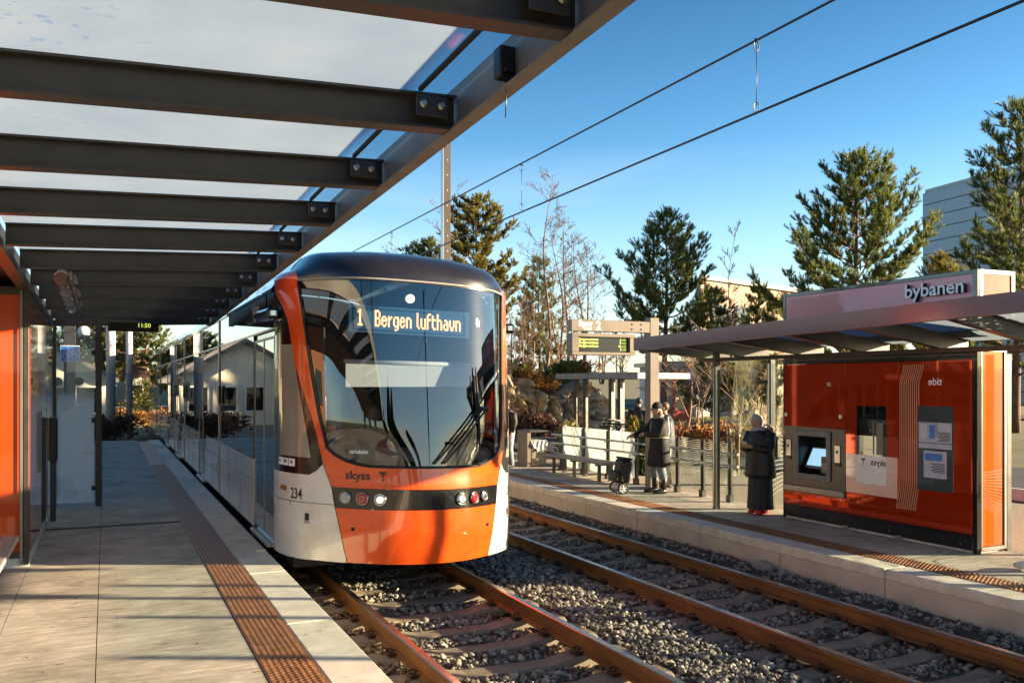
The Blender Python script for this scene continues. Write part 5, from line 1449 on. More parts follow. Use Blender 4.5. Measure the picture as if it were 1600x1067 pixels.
def bare_tree(loc, h, seed, label, spread=.5, trunk_r=.09, depth=5, group=None, mat='bark_pale', stems=1, lean=0, fork=.35, twig=.010, kids=(2, 3), cat='tree', droopy=0, name='bare_tree'):
    rnd = random.Random(seed)
    t = thing(name, label, cat, loc, 0, group)
    tr = MB(); br = MB()
    def grow(p, d, L_, r_, dp):
        mb = tr if dp == depth else br
        n_ = 5 if dp >= depth - 1 else 3
        pts = [p]; q = p.copy(); dd = d.copy()
        for i in range(n_):
            dd = (dd + Vector((rnd.uniform(-1, 1), rnd.uniform(-1, 1), rnd.uniform(-.5, .9) - droopy * (depth - dp) * .22)) * .16).normalized()
            q = q + dd * L_ / n_; pts.append(q.copy())
        r2_ = max(twig * .6, r_ * .55)
        mb.tube(pts, [r_ + (r2_ - r_) * i / n_ for i in range(n_ + 1)], 6 if dp == depth else 4 if dp > 2 else 3, cap=False)
        if dp <= 0: return
        nk = rnd.choice(kids) + (2 if dp == depth else 0)
        for c in range(nk):
            s_ = fork + (1 - fork) * (c + rnd.random()) / nk if c < nk - 1 else 1.0
            i = min(n_ - 1, int(s_ * n_)); pp_ = pts[i].lerp(pts[i + 1], min(1, s_ * n_ - i))
            a = rnd.uniform(0, 6.28); side = Vector((math.cos(a), math.sin(a), 0))
            nd2 = (dd * rnd.uniform(.4, 1) + side * spread * rnd.uniform(.6, 1.7) + Vector((0, 0, rnd.uniform(-.1, .35) - droopy * (depth - dp) * .12))).normalized()
            grow(pp_, nd2, L_ * rnd.uniform(.45, .72) * (1.0 if c < nk - 1 else .95), max(twig, r2_ * rnd.uniform(.6, .85)), dp - 1)
    for s_ in range(stems):
        a = 2 * PI * s_ / stems + seed
        d0 = Vector((math.cos(a) * (spread * .7 if stems > 1 else lean), math.sin(a) * (spread * .7 if stems > 1 else lean), 1)).normalized()
        grow(Vector((.05 * math.cos(a) * (stems > 1), .05 * math.sin(a) * (stems > 1), -.2)), d0, h * .52, trunk_r, depth)
    tr.build('trunk', M[mat], t, world=False, recalc=False)
    br.build('branches', M[mat], t, world=False, recalc=False)
    return t

def birch(loc, h, seed, label, mat, group, trunk_r=.09, lean=0.0, first=.35, nb=18, reach=.26, twig=.010, rise=.75, name='bare_tree', stems=1):
    """bare tree: slim stem, ascending side branches, finer and finer twigs"""
    rnd = random.Random(seed)
    t = thing(name, label, 'tree', loc, 0, group)
    tr = MB(); br = MB()
    def bough(p, d, L_, r_, lvl):
        n_ = 4; pts = [p]; q = p.copy(); dd = d.copy()
        for i in range(n_):
            dd = (dd + Vector((rnd.uniform(-1, 1), rnd.uniform(-1, 1), rnd.uniform(-.3, .5))) * .17).normalized(); q = q + dd * L_ / n_; pts.append(q.copy())
        br.tube(pts, [max(twig * .55, r_ * (1 - .7 * i / n_)) for i in range(n_ + 1)], 4 if lvl > 1 else 3, cap=False)
        if lvl == 0: return
        for c in range((0, 4, 6)[lvl] + rnd.choice((0, 1))):
            s_ = rnd.uniform(.25, 1); i = min(n_ - 1, int(s_ * n_)); b_ = pts[i].lerp(pts[i + 1], s_ * n_ - i)
            sd = Vector((rnd.uniform(-1, 1), rnd.uniform(-1, 1), rnd.uniform(-.35, .8)))
            bough(b_, (dd * .8 + sd * .8).normalized(), L_ * rnd.uniform(.3, .55), max(twig, r_ * .5), lvl - 1)
    for st in range(stems):
        a0 = seed + 2.4 * st; hh = h * (1 - .14 * st); tilt = lean if stems == 1 else .10 + .05 * st
        ax = Vector((math.cos(a0), math.sin(a0), 0))
        def axis(f): return Vector((ax.x * hh * (tilt * f + .03 * math.sin(f * 7 + seed)), ax.y * hh * (tilt * f + .03 * math.cos(f * 6 + seed)), hh * f - .2))
        tr.tube([axis(i / 12) for i in range(13)], [max(twig, trunk_r * (1 - .93 * i / 12)) for i in range(13)], 6)
        for k in range(nb):
            f = first + (1 - first) * (k + rnd.random()) / nb
            a = rnd.uniform(0, 6.28); up = rise * rnd.uniform(.6, 1.3)
            Lb = hh * reach * (1.05 - .75 * (f - first) / (1 - first)) * rnd.uniform(.6, 1.15)
            bough(axis(f), Vector((math.cos(a), math.sin(a), up)).normalized(), Lb, max(twig, trunk_r * .34 * (1.05 - f)), 2)
    tr.build('trunk', M[mat], t, world=False, recalc=False); br.build('branches', M[mat], t, world=False, recalc=False)
    return t

def clump(mb, rnd, c, rad, n, l, w, up=.3, hollow=.35):
    for _ in range(n):
        while True:
            v = Vector((rnd.uniform(-1, 1), rnd.uniform(-1, 1), rnd.uniform(-1, 1)))
            if hollow < v.length < 1: break
        k = .75 + .35 * noise.noise(Vector((v.x * 2 + c[0], v.y * 2 + c[1], v.z * 2 + c[2])))
        p = Vector(c) + Vector((v.x * rad[0], v.y * rad[1], v.z * rad[2])) * k * 1.15
        d = (v + Vector((rnd.uniform(-.8, .8), rnd.uniform(-.8, .8), rnd.uniform(-.5, .8) + up))).normalized()
        n_ = Vector((rnd.uniform(-1, 1), rnd.uniform(-1, 1), rnd.uniform(-1, 1)))
        leafquad(mb, p, d, n_, l * rnd.uniform(.6, 1.3), w * rnd.uniform(.7, 1.3))

def shrub(loc, rad, seed, label, mat, n=900, l=.09, w=.045, group=None, name='shrub', cat='shrub', lumps=6, stems=6, up=.3):
    rnd = random.Random(seed)
    t = thing(name, label, cat, loc, 0, group)
    f = MB(); s_ = MB()
    for i in range(lumps):
        a = rnd.uniform(0, 6.28); q = rnd.uniform(0, .55)
        c = (rad[0] * q * math.cos(a), rad[1] * q * math.sin(a), rad[2] * rnd.uniform(.7, 1.15))
        k = rnd.uniform(.45, .7)
        clump(f, rnd, c, (rad[0] * k, rad[1] * k, rad[2] * k * 1.1), n // lumps, l, w, up)
    for i in range(stems):
        a = rnd.uniform(0, 6.28); q = rnd.uniform(.2, .8)
        s_.tube([(0, 0, -.1), (rad[0] * q * .4 * math.cos(a), rad[1] * q * .4 * math.sin(a), rad[2] * .6), (rad[0] * q * math.cos(a), rad[1] * q * math.sin(a), rad[2] * rnd.uniform(1.1, 1.8))], [.02, .014, .006], 4, cap=False)
    f.build('foliage', M[mat], t, world=False, recalc=False)
    s_.build('stem', M['bark_brown'], t, world=False, recalc=False)
    return t

def conifer_bush(loc, h, r, seed, label, mat, group=None, n=900):
    rnd = random.Random(seed)
    t = thing('conifer_bush', label, 'shrub', loc, 0, group)
    f = MB(); s_ = MB(); s_.tube([(0, 0, -.1), (0, 0, h * .9)], [.03, .008], 5)
    for i in range(n):
        z = h * rnd.random() ** 1.2; rr = r * (1 - z / h) ** .7 * rnd.uniform(.5, 1.1); a = rnd.uniform(0, 6.28)
        rr *= 1 + .25 * noise.noise((math.cos(a) * 2, math.sin(a) * 2, z * 3 + seed))
        leafquad(f, Vector((rr * math.cos(a), rr * math.sin(a), z)), Vector((math.cos(a) * .6, math.sin(a) * .6, 1)).normalized(), Vector((rnd.uniform(-1, 1), rnd.uniform(-1, 1), 0)), .13, .05)
    f.build('foliage', M[mat], t, world=False, recalc=False); s_.build('stem', M['bark_brown'], t, world=False)
    return t

def gz(x, y): return terrain(x, y)
def onray(px, d, f=1380.0):                     # design helper: where a bearing meets a distance
    a = math.radians(24.7); r_ = (px - 800) / f
    return d * (r_ * math.cos(a) + math.sin(a)), d * (math.cos(a) - r_ * math.sin(a))

# three big pines behind the opposite shelter
x, y = onray(1040, 40); pine((x, y, gz(x, y)), 9.4, 3.0, 11, 'slim pine with a pale forked trunk rising behind the departure sign post', .34, 13, trunk_r=.17, dens=1.45)
x, y = onray(1338, 40); pine((x, y, gz(x, y)), 11.7, 5.3, 23, 'broad dense pine rising right behind the bybanen sign box', .10, 16, trunk_r=.2, dens=1.9, shape=.72)
x, y = onray(1592, 31); pine((x, y, gz(x, y)), 11.2, 3.3, 37, 'tall open pine at the right frame edge in front of the blue grey building', .18, 14, trunk_r=.17, dens=1.45, shape=.72)
x, y = onray(1468, 36); pine((x, y, gz(x, y)), 6.6, 2.1, 41, 'low yellowish pine between the broad pine and the tall right hand pine', .10, 10, trunk_r=.12, dens=1.4, mat='needles_sun')
for i, (px, d, h, lb) in enumerate(((1120, 41, 5.9, 'small bushy pine in front of the beige building, beside a bare birch'), (1185, 43, 6.1, 'small bushy pine in front of the beige building, just left of the bybanen sign box'))):
    x, y = onray(px, d); pine((x, y, gz(x, y)), h, 1.7, 51 + i, lb, .08, 10, trunk_r=.1, dens=1.5)
# pines on the rocky ground further off
x, y = onray(742, 56); pine((x, y, gz(x, y)), 13.4, 3.4, 61, 'rounded yellow green pine behind the tram roof, right of the overhead line mast', .38, 12, 'trees beyond the rock', 'needles_sun', .2, dens=1.4, shape=.5, up=.2, nl=.2, wid=.045)
x, y = onray(668, 60); pine((x, y, gz(x, y)), 11.4, 2.6, 67, 'dark pine top showing left of the overhead line mast', .5, 8, 'trees beyond the rock', 'needles', .16, dens=1.3, shape=.5, up=.1, nl=.2, wid=.045)
x, y = onray(843, 52); pine((x, y, gz(x, y)), 9.0, 1.5, 71, 'narrow dark pine among the bare birches', .3, 11, 'trees beyond the rock', 'needles', .12, dens=1.1, nl=.18, wid=.035)
# bare birches and brush over the rock
for i, (px, d, h, lb, sp, st) in enumerate(((850, 48, 13.6, 'tallest bare birch with a leaning pale trunk over the rock', .6, 1), (885, 50, 12.2, 'wide bare birch with a fine twiggy top right of the tallest birch', .8, 2), (915, 49, 10.4, 'bare birch with arching right hand branches over the bike shelter', .95, 2), (722, 58, 14.6, 'thin bare birch rising above the yellow green pine', .3, 1), (640, 62, 11.8, 'faint bare tree top left of the dark pine above the tram roof', .5, 2))):
    x, y = onray(px, d); birch((x, y, gz(x, y) + (2.4 if px > 800 else 0)), h - (2.4 if px > 800 else 0), 101 + i * 7, lb, 'bark_pale', 'bare birches beyond the tram', .10, .05, .42 if i != 1 else .36, 17, .22 if i != 2 else .3, .012, .8, stems=(1, 2, 2, 1, 2)[i])
for i, (px, d, h, lb) in enumerate(((808, 46, 8.2, 'dense brown brushwood tree right beside the tram roof'), (828, 49, 8.6, 'dense brown brushwood tree below the tallest birch'), (872, 45, 7.6, 'reddish brown bare brush tree above the rock'), (898, 47, 7.2, 'bare brush tree behind the Spor 2 arm'), (940, 52, 6.6, 'thin grey brush tree right of the birches'), (968, 54, 6.0, 'grey bare brush tree behind the departure sign'))):
    x, y = onray(px, d); birch((x, y, gz(x, y) + 2.0), (h - 2.0), 201 + i * 5, lb, 'bark_brown', 'brush trees over the rock', .05, 0, .12, 15, .24, .012, 1.1, stems=3)
x, y = onray(1140, 38); birch((x, y, gz(x, y)), 8.9, 301, 'slender bare birch with dry seed heads in front of the beige building', 'bark_pale', None, .05, .03, .3, 16, .16, .009, 1.5)
x, y = onray(1149, 19.5); bare_tree((x, y, -.15), 3.3, 311, 'young bare tree with a fan of yellow twigs behind the shelter glass', .42, .05, 5, None, 'bark_yellow', 1, 0, .62, .006, (3, 4))
for i, (px, d, lb) in enumerate(((1091, 27, 'thin dark young trunk on the lit grass, left one of two'), (1098, 30, 'thin pale young trunk on the lit grass, right one of two'))):
    x, y = onray(px, d); bare_tree((x, y, gz(x, y)), 4.2, 321 + i, lb, .5, .04, 4, None, 'bark_brown' if i == 0 else 'bark_pale', 1, 0, .5, .009)
x, y = onray(1072, 34); bare_tree((x, y, gz(x, y)), 4.4, 331, 'dark spreading bare tree in front of the white wall', .8, .07, 5, None, 'bark_brown', 1, 0, .35, .012, (3, 3))

# rock cutting with heather on top
t = thing('rock_outcrop', 'grey rock cutting with lit ochre faces behind the bike shelter', 'rock', (17, 33, -.2))
def rockf(u, v):
    ax, ay = onray(790, 35.5); bx, by = onray(985, 39.5)
    px, py = ax + (bx - ax) * u, ay + (by - ay) * u
    hh = (3.3 - 1.3 * u) * (.75 + .25 * math.sin(u * 9 + 1)) * min(1, (1 - u) * 5 + .2)
    z = -.6 + (hh + .4) * min(1, v * 1.35)
    back = 5.5 * max(0, v - .72) / .28 + .7 * v
    dx, dy = -.05, 1.0
    n1 = noise.noise((px * .55 + 7, py * .55, z * .6)) ; n2 = abs(noise.noise((px * 1.6, py * 1.6 + 3, z * 1.1))); n3 = abs(noise.noise((px * 4, py * 4, z * 2.6 + 5)))
    n4 = noise.noise((px * .9 - z * .9, py * .9, z * 2.2 + 9))
    n5 = abs(noise.noise((px * 2.6 + z * .9, py * 2, z * .7 + 4))); n6 = noise.noise((px * 8, py * 8, z * 5))
    o = .9 * n1 - 1.0 * n2 - .5 * n3 + .45 * (n4 > .05) - .75 * max(0, .16 - n5) * 4 * (v < .8) + .10 * n6
    return Vector((px + dx * (back - o), py + dy * (back - o), z + .35 * n1 * v + .25 * n3 - .25 * n2 * v))
q = MB(); q.grid(rockf, 150, 90, 0, False)
M['rock'] = pm('fractured_gneiss', (.62, .46, .28), .9, var=.3, vs=1.5, bump=1.0, bs=7, col2=(.17, .155, .12), thr=(.36, .58), detail=12)
q.build('rock_face', M['rock'], t, recalc=False)
hz = [(800, 41, 3.1, 'leaf_rust'), (815, 40, 3.3, 'leaf_rust'), (833, 39.5, 3.2, 'leaf_rust'), (846, 39, 3.0, 'leaf_green'), (858, 38.5, 3.1, 'leaf_rust'), (873, 38, 2.9, 'leaf_rust'), (892, 37.5, 2.7, 'leaf_green'), (905, 37, 2.6, 'needles_sun'), (922, 36.5, 2.4, 'leaf_green'), (940, 36, 2.0, 'leaf_rust'), (953, 36, 1.8, 'leaf_rust'), (822, 44, 4.1, 'leaf_rust'), (862, 43, 3.7, 'leaf_green')]
nm_ = {'leaf_rust': 'rust brown', 'leaf_green': 'yellow green', 'leaf_dark': 'dark', 'needles_sun': 'bright yellow'}
for i, (px, d, z, mt) in enumerate(hz):
    p_ = rockf(min(.97, max(.02, (px - 793) / 192)), .99 if d > 42 else .80); x, y, z = p_.x, p_.y, p_.z + .1
    shrub((x, y, z), (1.0, .9, .55), 400 + i, '%s heather on top of the rock, %s' % (nm_[mt], ('beside the tram pillar', 'second bush from the tram', 'third bush from the tram', 'green one before the brown ones', 'over the pale rock face', 'right of the pale rock face', 'above the bike shelter roof', 'brightest bush under the Spor 2 board', 'right of the brightest bush', 'over the shelter roof end', 'last bush by the sign post', 'at the back by the birch trunks', 'at the back behind the green one')[i]), mt, 620, .16, .07, 'heather on the rock')
for i, (px, d, z, r_) in enumerate(((815, 35.5, -.3, 1.0), (838, 34.5, -.3, .8), (865, 34, -.3, .6))):
    x, y = onray(px, d); shrub((x, y, z), (r_, r_ * .8, r_ * .75), 430 + i, ('large brown bramble at the foot of the rock by the tram', 'brown bramble at the rock foot, middle one', 'small brown bramble at the rock foot by the planters')[i], 'leaf_brown', 700, .14, .06, 'brambles at the foot of the rock')

# planters behind the railing
for i, (px, d, h, r_, mt, lb) in enumerate(((893, 22.5, 1.10, .46, 'leaf_dark', 'dark rounded shrub behind the left frosted pane'), (915, 22, .92, .42, 'leaf_green', 'olive shrub behind the middle frosted pane'), (938, 21.5, .98, .45, 'leaf_dark', 'dark spreading shrub behind the right frosted pane'), (885, 24.5, 1.3, .5, 'leaf_green', 'tallest olive shrub under the bike shelter post'), (952, 21.5, .82, .34, 'leaf_green', 'small olive shrub right of the frosted panes'))):
    x, y = onray(px, d); shrub((x, y, -.16), (r_, r_, h * .48), 450 + i, lb, mt, 800, .10, .04, 'shrubs behind the bench railing', up=.8)
x, y = onray(990, 20.5); conifer_bush((x, y, -.16), 1.22, .30, 461, 'small pointed yellow green conifer left of the departure sign post', 'needles_sun')
x, y = onray(1006, 19.5); conifer_bush((x, y, -.16), 1.15, .26, 462, 'small dark conifer close to the departure sign post', 'needles_dark')
for i, (px, d, h) in enumerate(((1060, 27.5, .95), (1078, 27, 1.0), (1097, 26.5, .95), (1113, 26, .95), (1130, 25.5, 1.05), (1147, 25, 1.05), (1163, 24.6, 1.0), (1178, 24.2, 1.1), (1196, 23.8, 1.1), (1213, 23.5, 1.1))):
    x, y = onray(px, d); shrub((x, y, gz(x, y)), (.62, .62, h * .5), 470 + i, 'rust leaved shrub beyond the railing, %s' % ('nearest the woman with the trolley', 'second from the trolley woman', 'third from the trolley woman', 'just left of the shelter post', 'just right of the shelter post', 'under the young tree fan', 'left of the plume grass', 'by the plume grass', 'behind the woman in the skirt', 'beside the red kiosk')[i], 'leaf_rust' if i % 4 != 1 else 'leaf_brown', 420, .11, .05, 'rust leaved shrubs behind the railing')
t = thing('plume_grass', 'pale plume grass behind the woman in the grey head scarf', 'grass clump', (*onray(1188, 17.5), -.15))
rnd = random.Random(5); q = MB(); q2 = MB()
for i in range(120):
    a = rnd.uniform(0, 6.28); sp = rnd.uniform(.05, .55); h = rnd.uniform(.9, 1.75)
    e = Vector((sp * math.cos(a), sp * math.sin(a), h))
    q.tube([(.1 * math.cos(a), .1 * math.sin(a), 0), (e.x * .5, e.y * .5, h * .65), e], [.005, .004, .002], 3, cap=False)
    if i % 3 == 0:
        for k in range(10): leafquad(q2, e - Vector((0, 0, .03 * k)), Vector((math.cos(a) * .5 + rnd.uniform(-.5, .5), math.sin(a) * .5 + rnd.uniform(-.5, .5), .9)).normalized(), Vector((1, 0, 0)), .12, .02)
q.build('blades', M['plume'], t, world=False, recalc=False); q2.build('plumes', M['plume'], t, world=False, recalc=False)

def grass_area(name, label, pts, n, seed, h=.14):
    rnd = random.Random(seed); q = MB()
    for i in range(n):
        u, v = rnd.random(), rnd.random()
        a = Vector(pts[0]).lerp(Vector(pts[1]), u); b_ = Vector(pts[3]).lerp(Vector(pts[2]), u); p = a.lerp(b_, v)
        z = gz(p.x, p.y)
        for k in range(2):
            leafquad(q, Vector((p.x + rnd.uniform(-.08, .08), p.y + rnd.uniform(-.08, .08), z - .01)), Vector((rnd.uniform(-.6, .6), rnd.uniform(-.6, .6), 1)).normalized(), Vector((rnd.uniform(-1, 1), rnd.uniform(-1, 1), 0)), h * rnd.uniform(.5, 1.3), .03)
    return tag(q.build(name, M['grass'], recalc=False), label, 'grass', kind='stuff')
grass_area('verge_grass', 'short winter grass beyond the road', [(15.9, 12), (28, 24), (34, 50), (17, 32)], 7000, 3)

# ------------------------------------------------------------------ bike shelter, bikes
bx, by = onray(935, 27)
t = thing('bike_shelter', 'flat roofed bike shelter in front of the rock', 'shelter', (bx, by, -.16))
ax, ay = onray(872, 27.5); cx, cy = onray(1000, 25)
ux = Vector((cx - ax, cy - ay, 0)); Ln = ux.length; ux.normalize(); uy = Vector((-ux.y, ux.x, 0))
MM = Matrix.Translation((ax, ay, 0)) @ Matrix(((ux.x, uy.x, 0, 0), (ux.y, uy.y, 0, 0), (0, 0, 1, 0), (0, 0, 0, 1)))
q = MB(); q.box(0, Ln, -.1, 2.3, 2.02, 2.20, .01, 0, MM); q.build('roof', M['steel_edge'], t)
for u in (.55, .95, 2.0, 2.35):
    for v in (.25, 1.9):
        q = MB(); q.box(u - .06, u + .06, v - .06, v + .06, -.2, 2.02, .004, 0, MM); q.build('post', M['black'], t)
def bike(loc, rz, label, frame, idx):
    t = thing('bicycle', label, 'bicycle', loc, rz, 'bicycles parked by the shelter')
    for x in (-.52, .52):
        q = MB(); q.tube([(x + .33 * math.cos(a), 0, .34 + .33 * math.sin(a)) for a in [2 * PI * i / 20 for i in range(21)]], .018, 5, cap=False)
        w = q.build('wheel', M['rubber'], t, world=False)
        q = MB()
        for k in range(8): q.tube([(x, 0, .34), (x + .32 * math.cos(k * PI / 4), 0, .34 + .32 * math.sin(k * PI / 4))], .004, 3)
        q.build('spokes', M['alu'], w, world=False)
    q = MB()
    for a, b_ in (((-.52, 0, .34), (-.08, 0, .34)), ((-.08, 0, .34), (-.2, 0, .85)), ((-.08, 0, .34), (.38, 0, .82)), ((-.2, 0, .82), (.36, 0, .88)), ((-.52, 0, .34), (-.2, 0, .82)), ((.52, 0, .34), (.36, 0, .95))): q.tube([a, b_], .018, 6)
    q.build('frame', frame, t, world=False)
    q = MB(); q.tube([(.30, -.28, 1.0), (.36, 0, .97), (.30, .28, 1.0)], .014, 6); q.build('handlebar', M['black'], t, world=False)
    q = MB(); q.box(-.32, -.08, -.07, .07, .88, .93, .02); q.build('saddle', M['black'], t, world=False)
pts = [(945, 25.0), (955, 24.8), (965, 24.5), (974, 24.2)]
for i, (px, d) in enumerate(pts):
    x, y = onray(px, d); bike((x, y, gz(x, y)), R(75 + 6 * i), ('bicycle at the left end of the row under the bike shelter', 'green bicycle, second in the row under the bike shelter', 'silver bicycle, third in the row under the bike shelter', 'dark bicycle at the right end of the row by the small conifer')[i], [M['black'], pm('green_frame_paint', (.05, .16, .06), .3), M['alu'], M['black']][i], i)

# ------------------------------------------------------------------ buildings
def wall_panels(mb, a, b_, z0, z1, rows, th=.12, gap=.03, m=0):
    """horizontal cladding boards on the wall line a-b"""
    a = Vector((a[0], a[1], 0)); b_ = Vector((b_[0], b_[1], 0)); u = (b_ - a); Ln_ = u.length; u.normalize(); v = Vector((-u.y, u.x, 0))
    MM_ = Matrix.Translation(a) @ Matrix(((u.x, v.x, 0, 0), (u.y, v.y, 0, 0), (0, 0, 1, 0), (0, 0, 0, 1)))
    h = (z1 - z0) / rows
    for i in range(rows): mb.box(0, Ln_, -th, 0, z0 + i * h + gap / 2, z0 + (i + 1) * h - gap / 2, .01, m, MM_)
    return MM_, Ln_
t = thing('clad_building', 'tall blue grey clad building behind the right hand pines', 'building', (*onray(1520, 80), 0))
A = onray(1444, 85); B_ = onray(1720, 68); C_ = onray(1456, 100)
M['cladding'] = pm('blue_grey_cladding', (.30, .36, .42), .45, metal=.2, var=.06, vs=1.2)
q = MB(); wall_panels(q, A, B_, 0, 20.2, 17, gap=.07); wall_panels(q, C_, A, 0, 20.2, 17, gap=.07); q.build('wall', M['cladding'], t)
q = MB(); q.prism([A, B_, (B_[0] + 4, B_[1] + 9), C_], 'z', 0, 20.15); q.build('core', M['steel_dark'], t)
q = MB(); q.prism([(A[0] - .1, A[1] - .2), (B_[0], B_[1] - .2), (B_[0] + 4, B_[1] + 9), C_], 'z', 20.2, 20.5); q.build('parapet', M['steel_grey'], t)

t = thing('concrete_building', 'beige rendered building with a dark window behind the small pines', 'building', (*onray(1160, 72), 0))
A = onray(1095, 58); B_ = onray(1265, 68); C_ = onray(1088, 70)
M['render_beige'] = pm('beige_render', (.36, .255, .185), .85, var=.08, vs=.6, bump=.1, bs=30)
q = MB(); q.prism([A, B_, (B_[0] + 3, B_[1] + 12), C_], 'z', -.2, 8.75); q.build('wall', M['render_beige'], t)
q = MB(); q.prism([(A[0] - .2, A[1] - .3), (B_[0] + .2, B_[1] - .3), (B_[0] + 3, B_[1] + 12), (C_[0] - .2, C_[1])], 'z', 8.75, 9.0); q.build('roof_edge', M['steel_edge'], t)
u = (Vector(B_) - Vector(A)).normalized(); v = Vector((u.y, -u.x))
def onwall(s_, o): p = Vector(A) + u * s_ + v * o; return (p.x, p.y)
for s_, w, z0, z1 in ((1.1, 1.9, 5.6, 7.2), (4.0, 1.9, 5.6, 7.2), (1.1, 1.9, 2.4, 4.2), (4.0, 1.9, 2.4, 4.2)):
    q = MB(); q.prism([onwall(s_, 0), onwall(s_ + w, 0), onwall(s_ + w, .06), onwall(s_, .06)], 'z', z0, z1); w_ = q.build('window', M['side_glass'], t)
    q = MB(); q.prism([onwall(s_ - .1, .0), onwall(s_ + w + .1, .0), onwall(s_ + w + .1, .14), onwall(s_ - .1, .14)], 'z', z0 - .12, z0); q.build('sill', M['orange_end'] if z0 > 5 and s_ < 2 else M['coping'], w_)
t = thing('white_house', 'long low white wall and shed beyond the lit grass', 'building', (*onray(1085, 52), 0))
A = onray(1040, 50); B_ = onray(1215, 46)
M['white_wall'] = pm('white_render', (.62, .66, .72), .8, var=.06, vs=.7)
q = MB(); q.prism([A, B_, (B_[0] + 1.5, B_[1] + 5), (A[0] + 1.5, A[1] + 5)], 'z', -.2, 2.9); q.build('wall', M['white_wall'], t)
q = MB(); q.prism([(A[0] - .3, A[1] - .4), (B_[0] + .3, B_[1] - .4), (B_[0] + 1.6, B_[1] + 5.2), (A[0] + 1.2, A[1] + 5.2)], 'z', 2.9, 3.15); q.build('roof', M['steel_grey'], t)
u = (Vector(B_) - Vector(A)).normalized(); v = Vector((u.y, -u.x))
for s_ in (1.6, 3.8): 
    q = MB(); q.prism([onwall(s_, 0), onwall(s_ + .9, 0), onwall(s_ + .9, .05), onwall(s_, .05)], 'z', -.1, 1.5); q.build('door', M['silver'], t)
x, y = onray(1056, 44)
t = thing('phone_booth', 'red booth with a lit pane in front of the white wall', 'booth', (x, y, gz(x, y)))
q = MB()
for a in (-.42, .42):
    for b_ in (-.42, .42): q.box(a - .06, a + .06, b_ - .06, b_ + .06, 0, 2.2, .01)
q.box(-.48, .48, -.48, .48, 2.2, 2.42, .03); q.box(-.46, .46, -.46, .46, 0, .55, .01)
q.build('frame', pm('red_booth_paint', (.36, .03, .04), .4), t, world=False)
q = MB(); q.box(-.40, .40, -.40, -.38, .56, 2.19); q.box(-.40, .40, .38, .40, .56, 2.19); q.box(-.40, -.38, -.37, .37, .56, 2.19); q.build('pane', M['cab_glass'], t, world=False)
x, y = onray(1093, 46); t = thing('utility_cabinet', 'pale grey utility cabinet standing in front of the white wall', 'cabinet', (x, y, gz(x, y)))
q = MB(); q.box(-.45, .45, -.3, .3, 0, 1.15, .02); q.build('case', M['silver'], t, world=False)
q = MB(); q.box(-.48, .48, -.34, .34, 1.15, 1.21, .01); q.build('cap', M['steel_grey'], t, world=False)

# left background seen through the misted glass
def gable_house(name, label, px0, px1, d, zt, ridge, depth, wallm, roofm, wins):
    A = Vector((*onray(px0, d), 0)); B_ = Vector((*onray(px1, d), 0)); B_ = A + Vector(((B_ - A).length, 0, 0))
    t = thing(name, label, 'house', (A.x, A.y, gz(A.x, A.y)))
    z0 = gz(A.x, A.y) - .3
    u = (B_ - A).normalized(); v = Vector((-u.y, u.x, 0)); Ln_ = (B_ - A).length
    MM_ = Matrix.Translation((A.x, A.y, 0)) @ Matrix(((u.x, v.x, 0, 0), (u.y, v.y, 0, 0), (0, 0, 1, 0), (0, 0, 0, 1)))
    def T(p): return MM_ @ Vector(p)
    q = MB(); vs = [T((x, y, z)) for x in (0, Ln_) for y, z in ((0, z0), (depth, z0), (depth, zt), (depth / 2, ridge), (0, zt))]
    q.add(vs, [(0, 1, 2, 3, 4), (9, 8, 7, 6, 5), (0, 4, 9, 5), (1, 6, 7, 2)]); q.build('wall', wallm, t)
    q = MB()
    for ya, yb_ in ((-.5, depth / 2), (depth + .5, depth / 2)):
        sl = (ridge - zt) / (depth / 2); za = zt - .5 * sl
        q.add([T(p) for p in ((-.4, ya, za), (Ln_ + .4, ya, za), (Ln_ + .4, yb_, ridge), (-.4, yb_, ridge), (-.4, ya, za + .2), (Ln_ + .4, ya, za + .2), (Ln_ + .4, yb_, ridge + .2), (-.4, yb_, ridge + .2))], [(0, 1, 2, 3), (4, 7, 6, 5), (0, 4, 5, 1), (1, 5, 6, 2), (2, 6, 7, 3), (3, 7, 4, 0)])
    q.build('roof', roofm, t)
    for (s_, z, w, h) in wins:
        q = MB(); q.box(s_, s_ + w, -.05, .02, z, z + h, .005, 0, MM_); wn = q.build('window', M['side_glass'], t)
        q = MB()
        for (a, b_, c, d_) in ((s_ - .08, s_, z - .08, z + h + .08), (s_ + w, s_ + w + .08, z - .08, z + h + .08), (s_, s_ + w, z - .08, z), (s_, s_ + w, z + h, z + h + .08)): q.box(a, b_, -.09, -.01, c, d_, .004, 0, MM_)
        q.build('frame', M['white'], wn)
    return t
M['house_white'] = pm('cream_house_paint', (.66, .60, .48), .8, var=.05, vs=1)
M['roof_slate'] = pm('grey_roof_tiles', (.16, .145, .14), .75, var=.2, vs=8, stretch=(.3, 1, 1), bump=.4, bs=12)
t = thing('house', 'cream gabled house with a grey roof behind the bicycle sign', 'house', (*onray(168, 43), -.5))
q = MB(); q.add([(x, y, z) for y in (0, 9) for x, z in ((0, 0), (-6.4, 0), (-6.4, 2.7), (-3.2, 4.5), (0, 2.7))], [(0, 1, 2, 3, 4), (9, 8, 7, 6, 5), (0, 4, 9, 5), (1, 6, 7, 2)]); q.build('wall', M['house_white'], t, world=False)
q = MB()
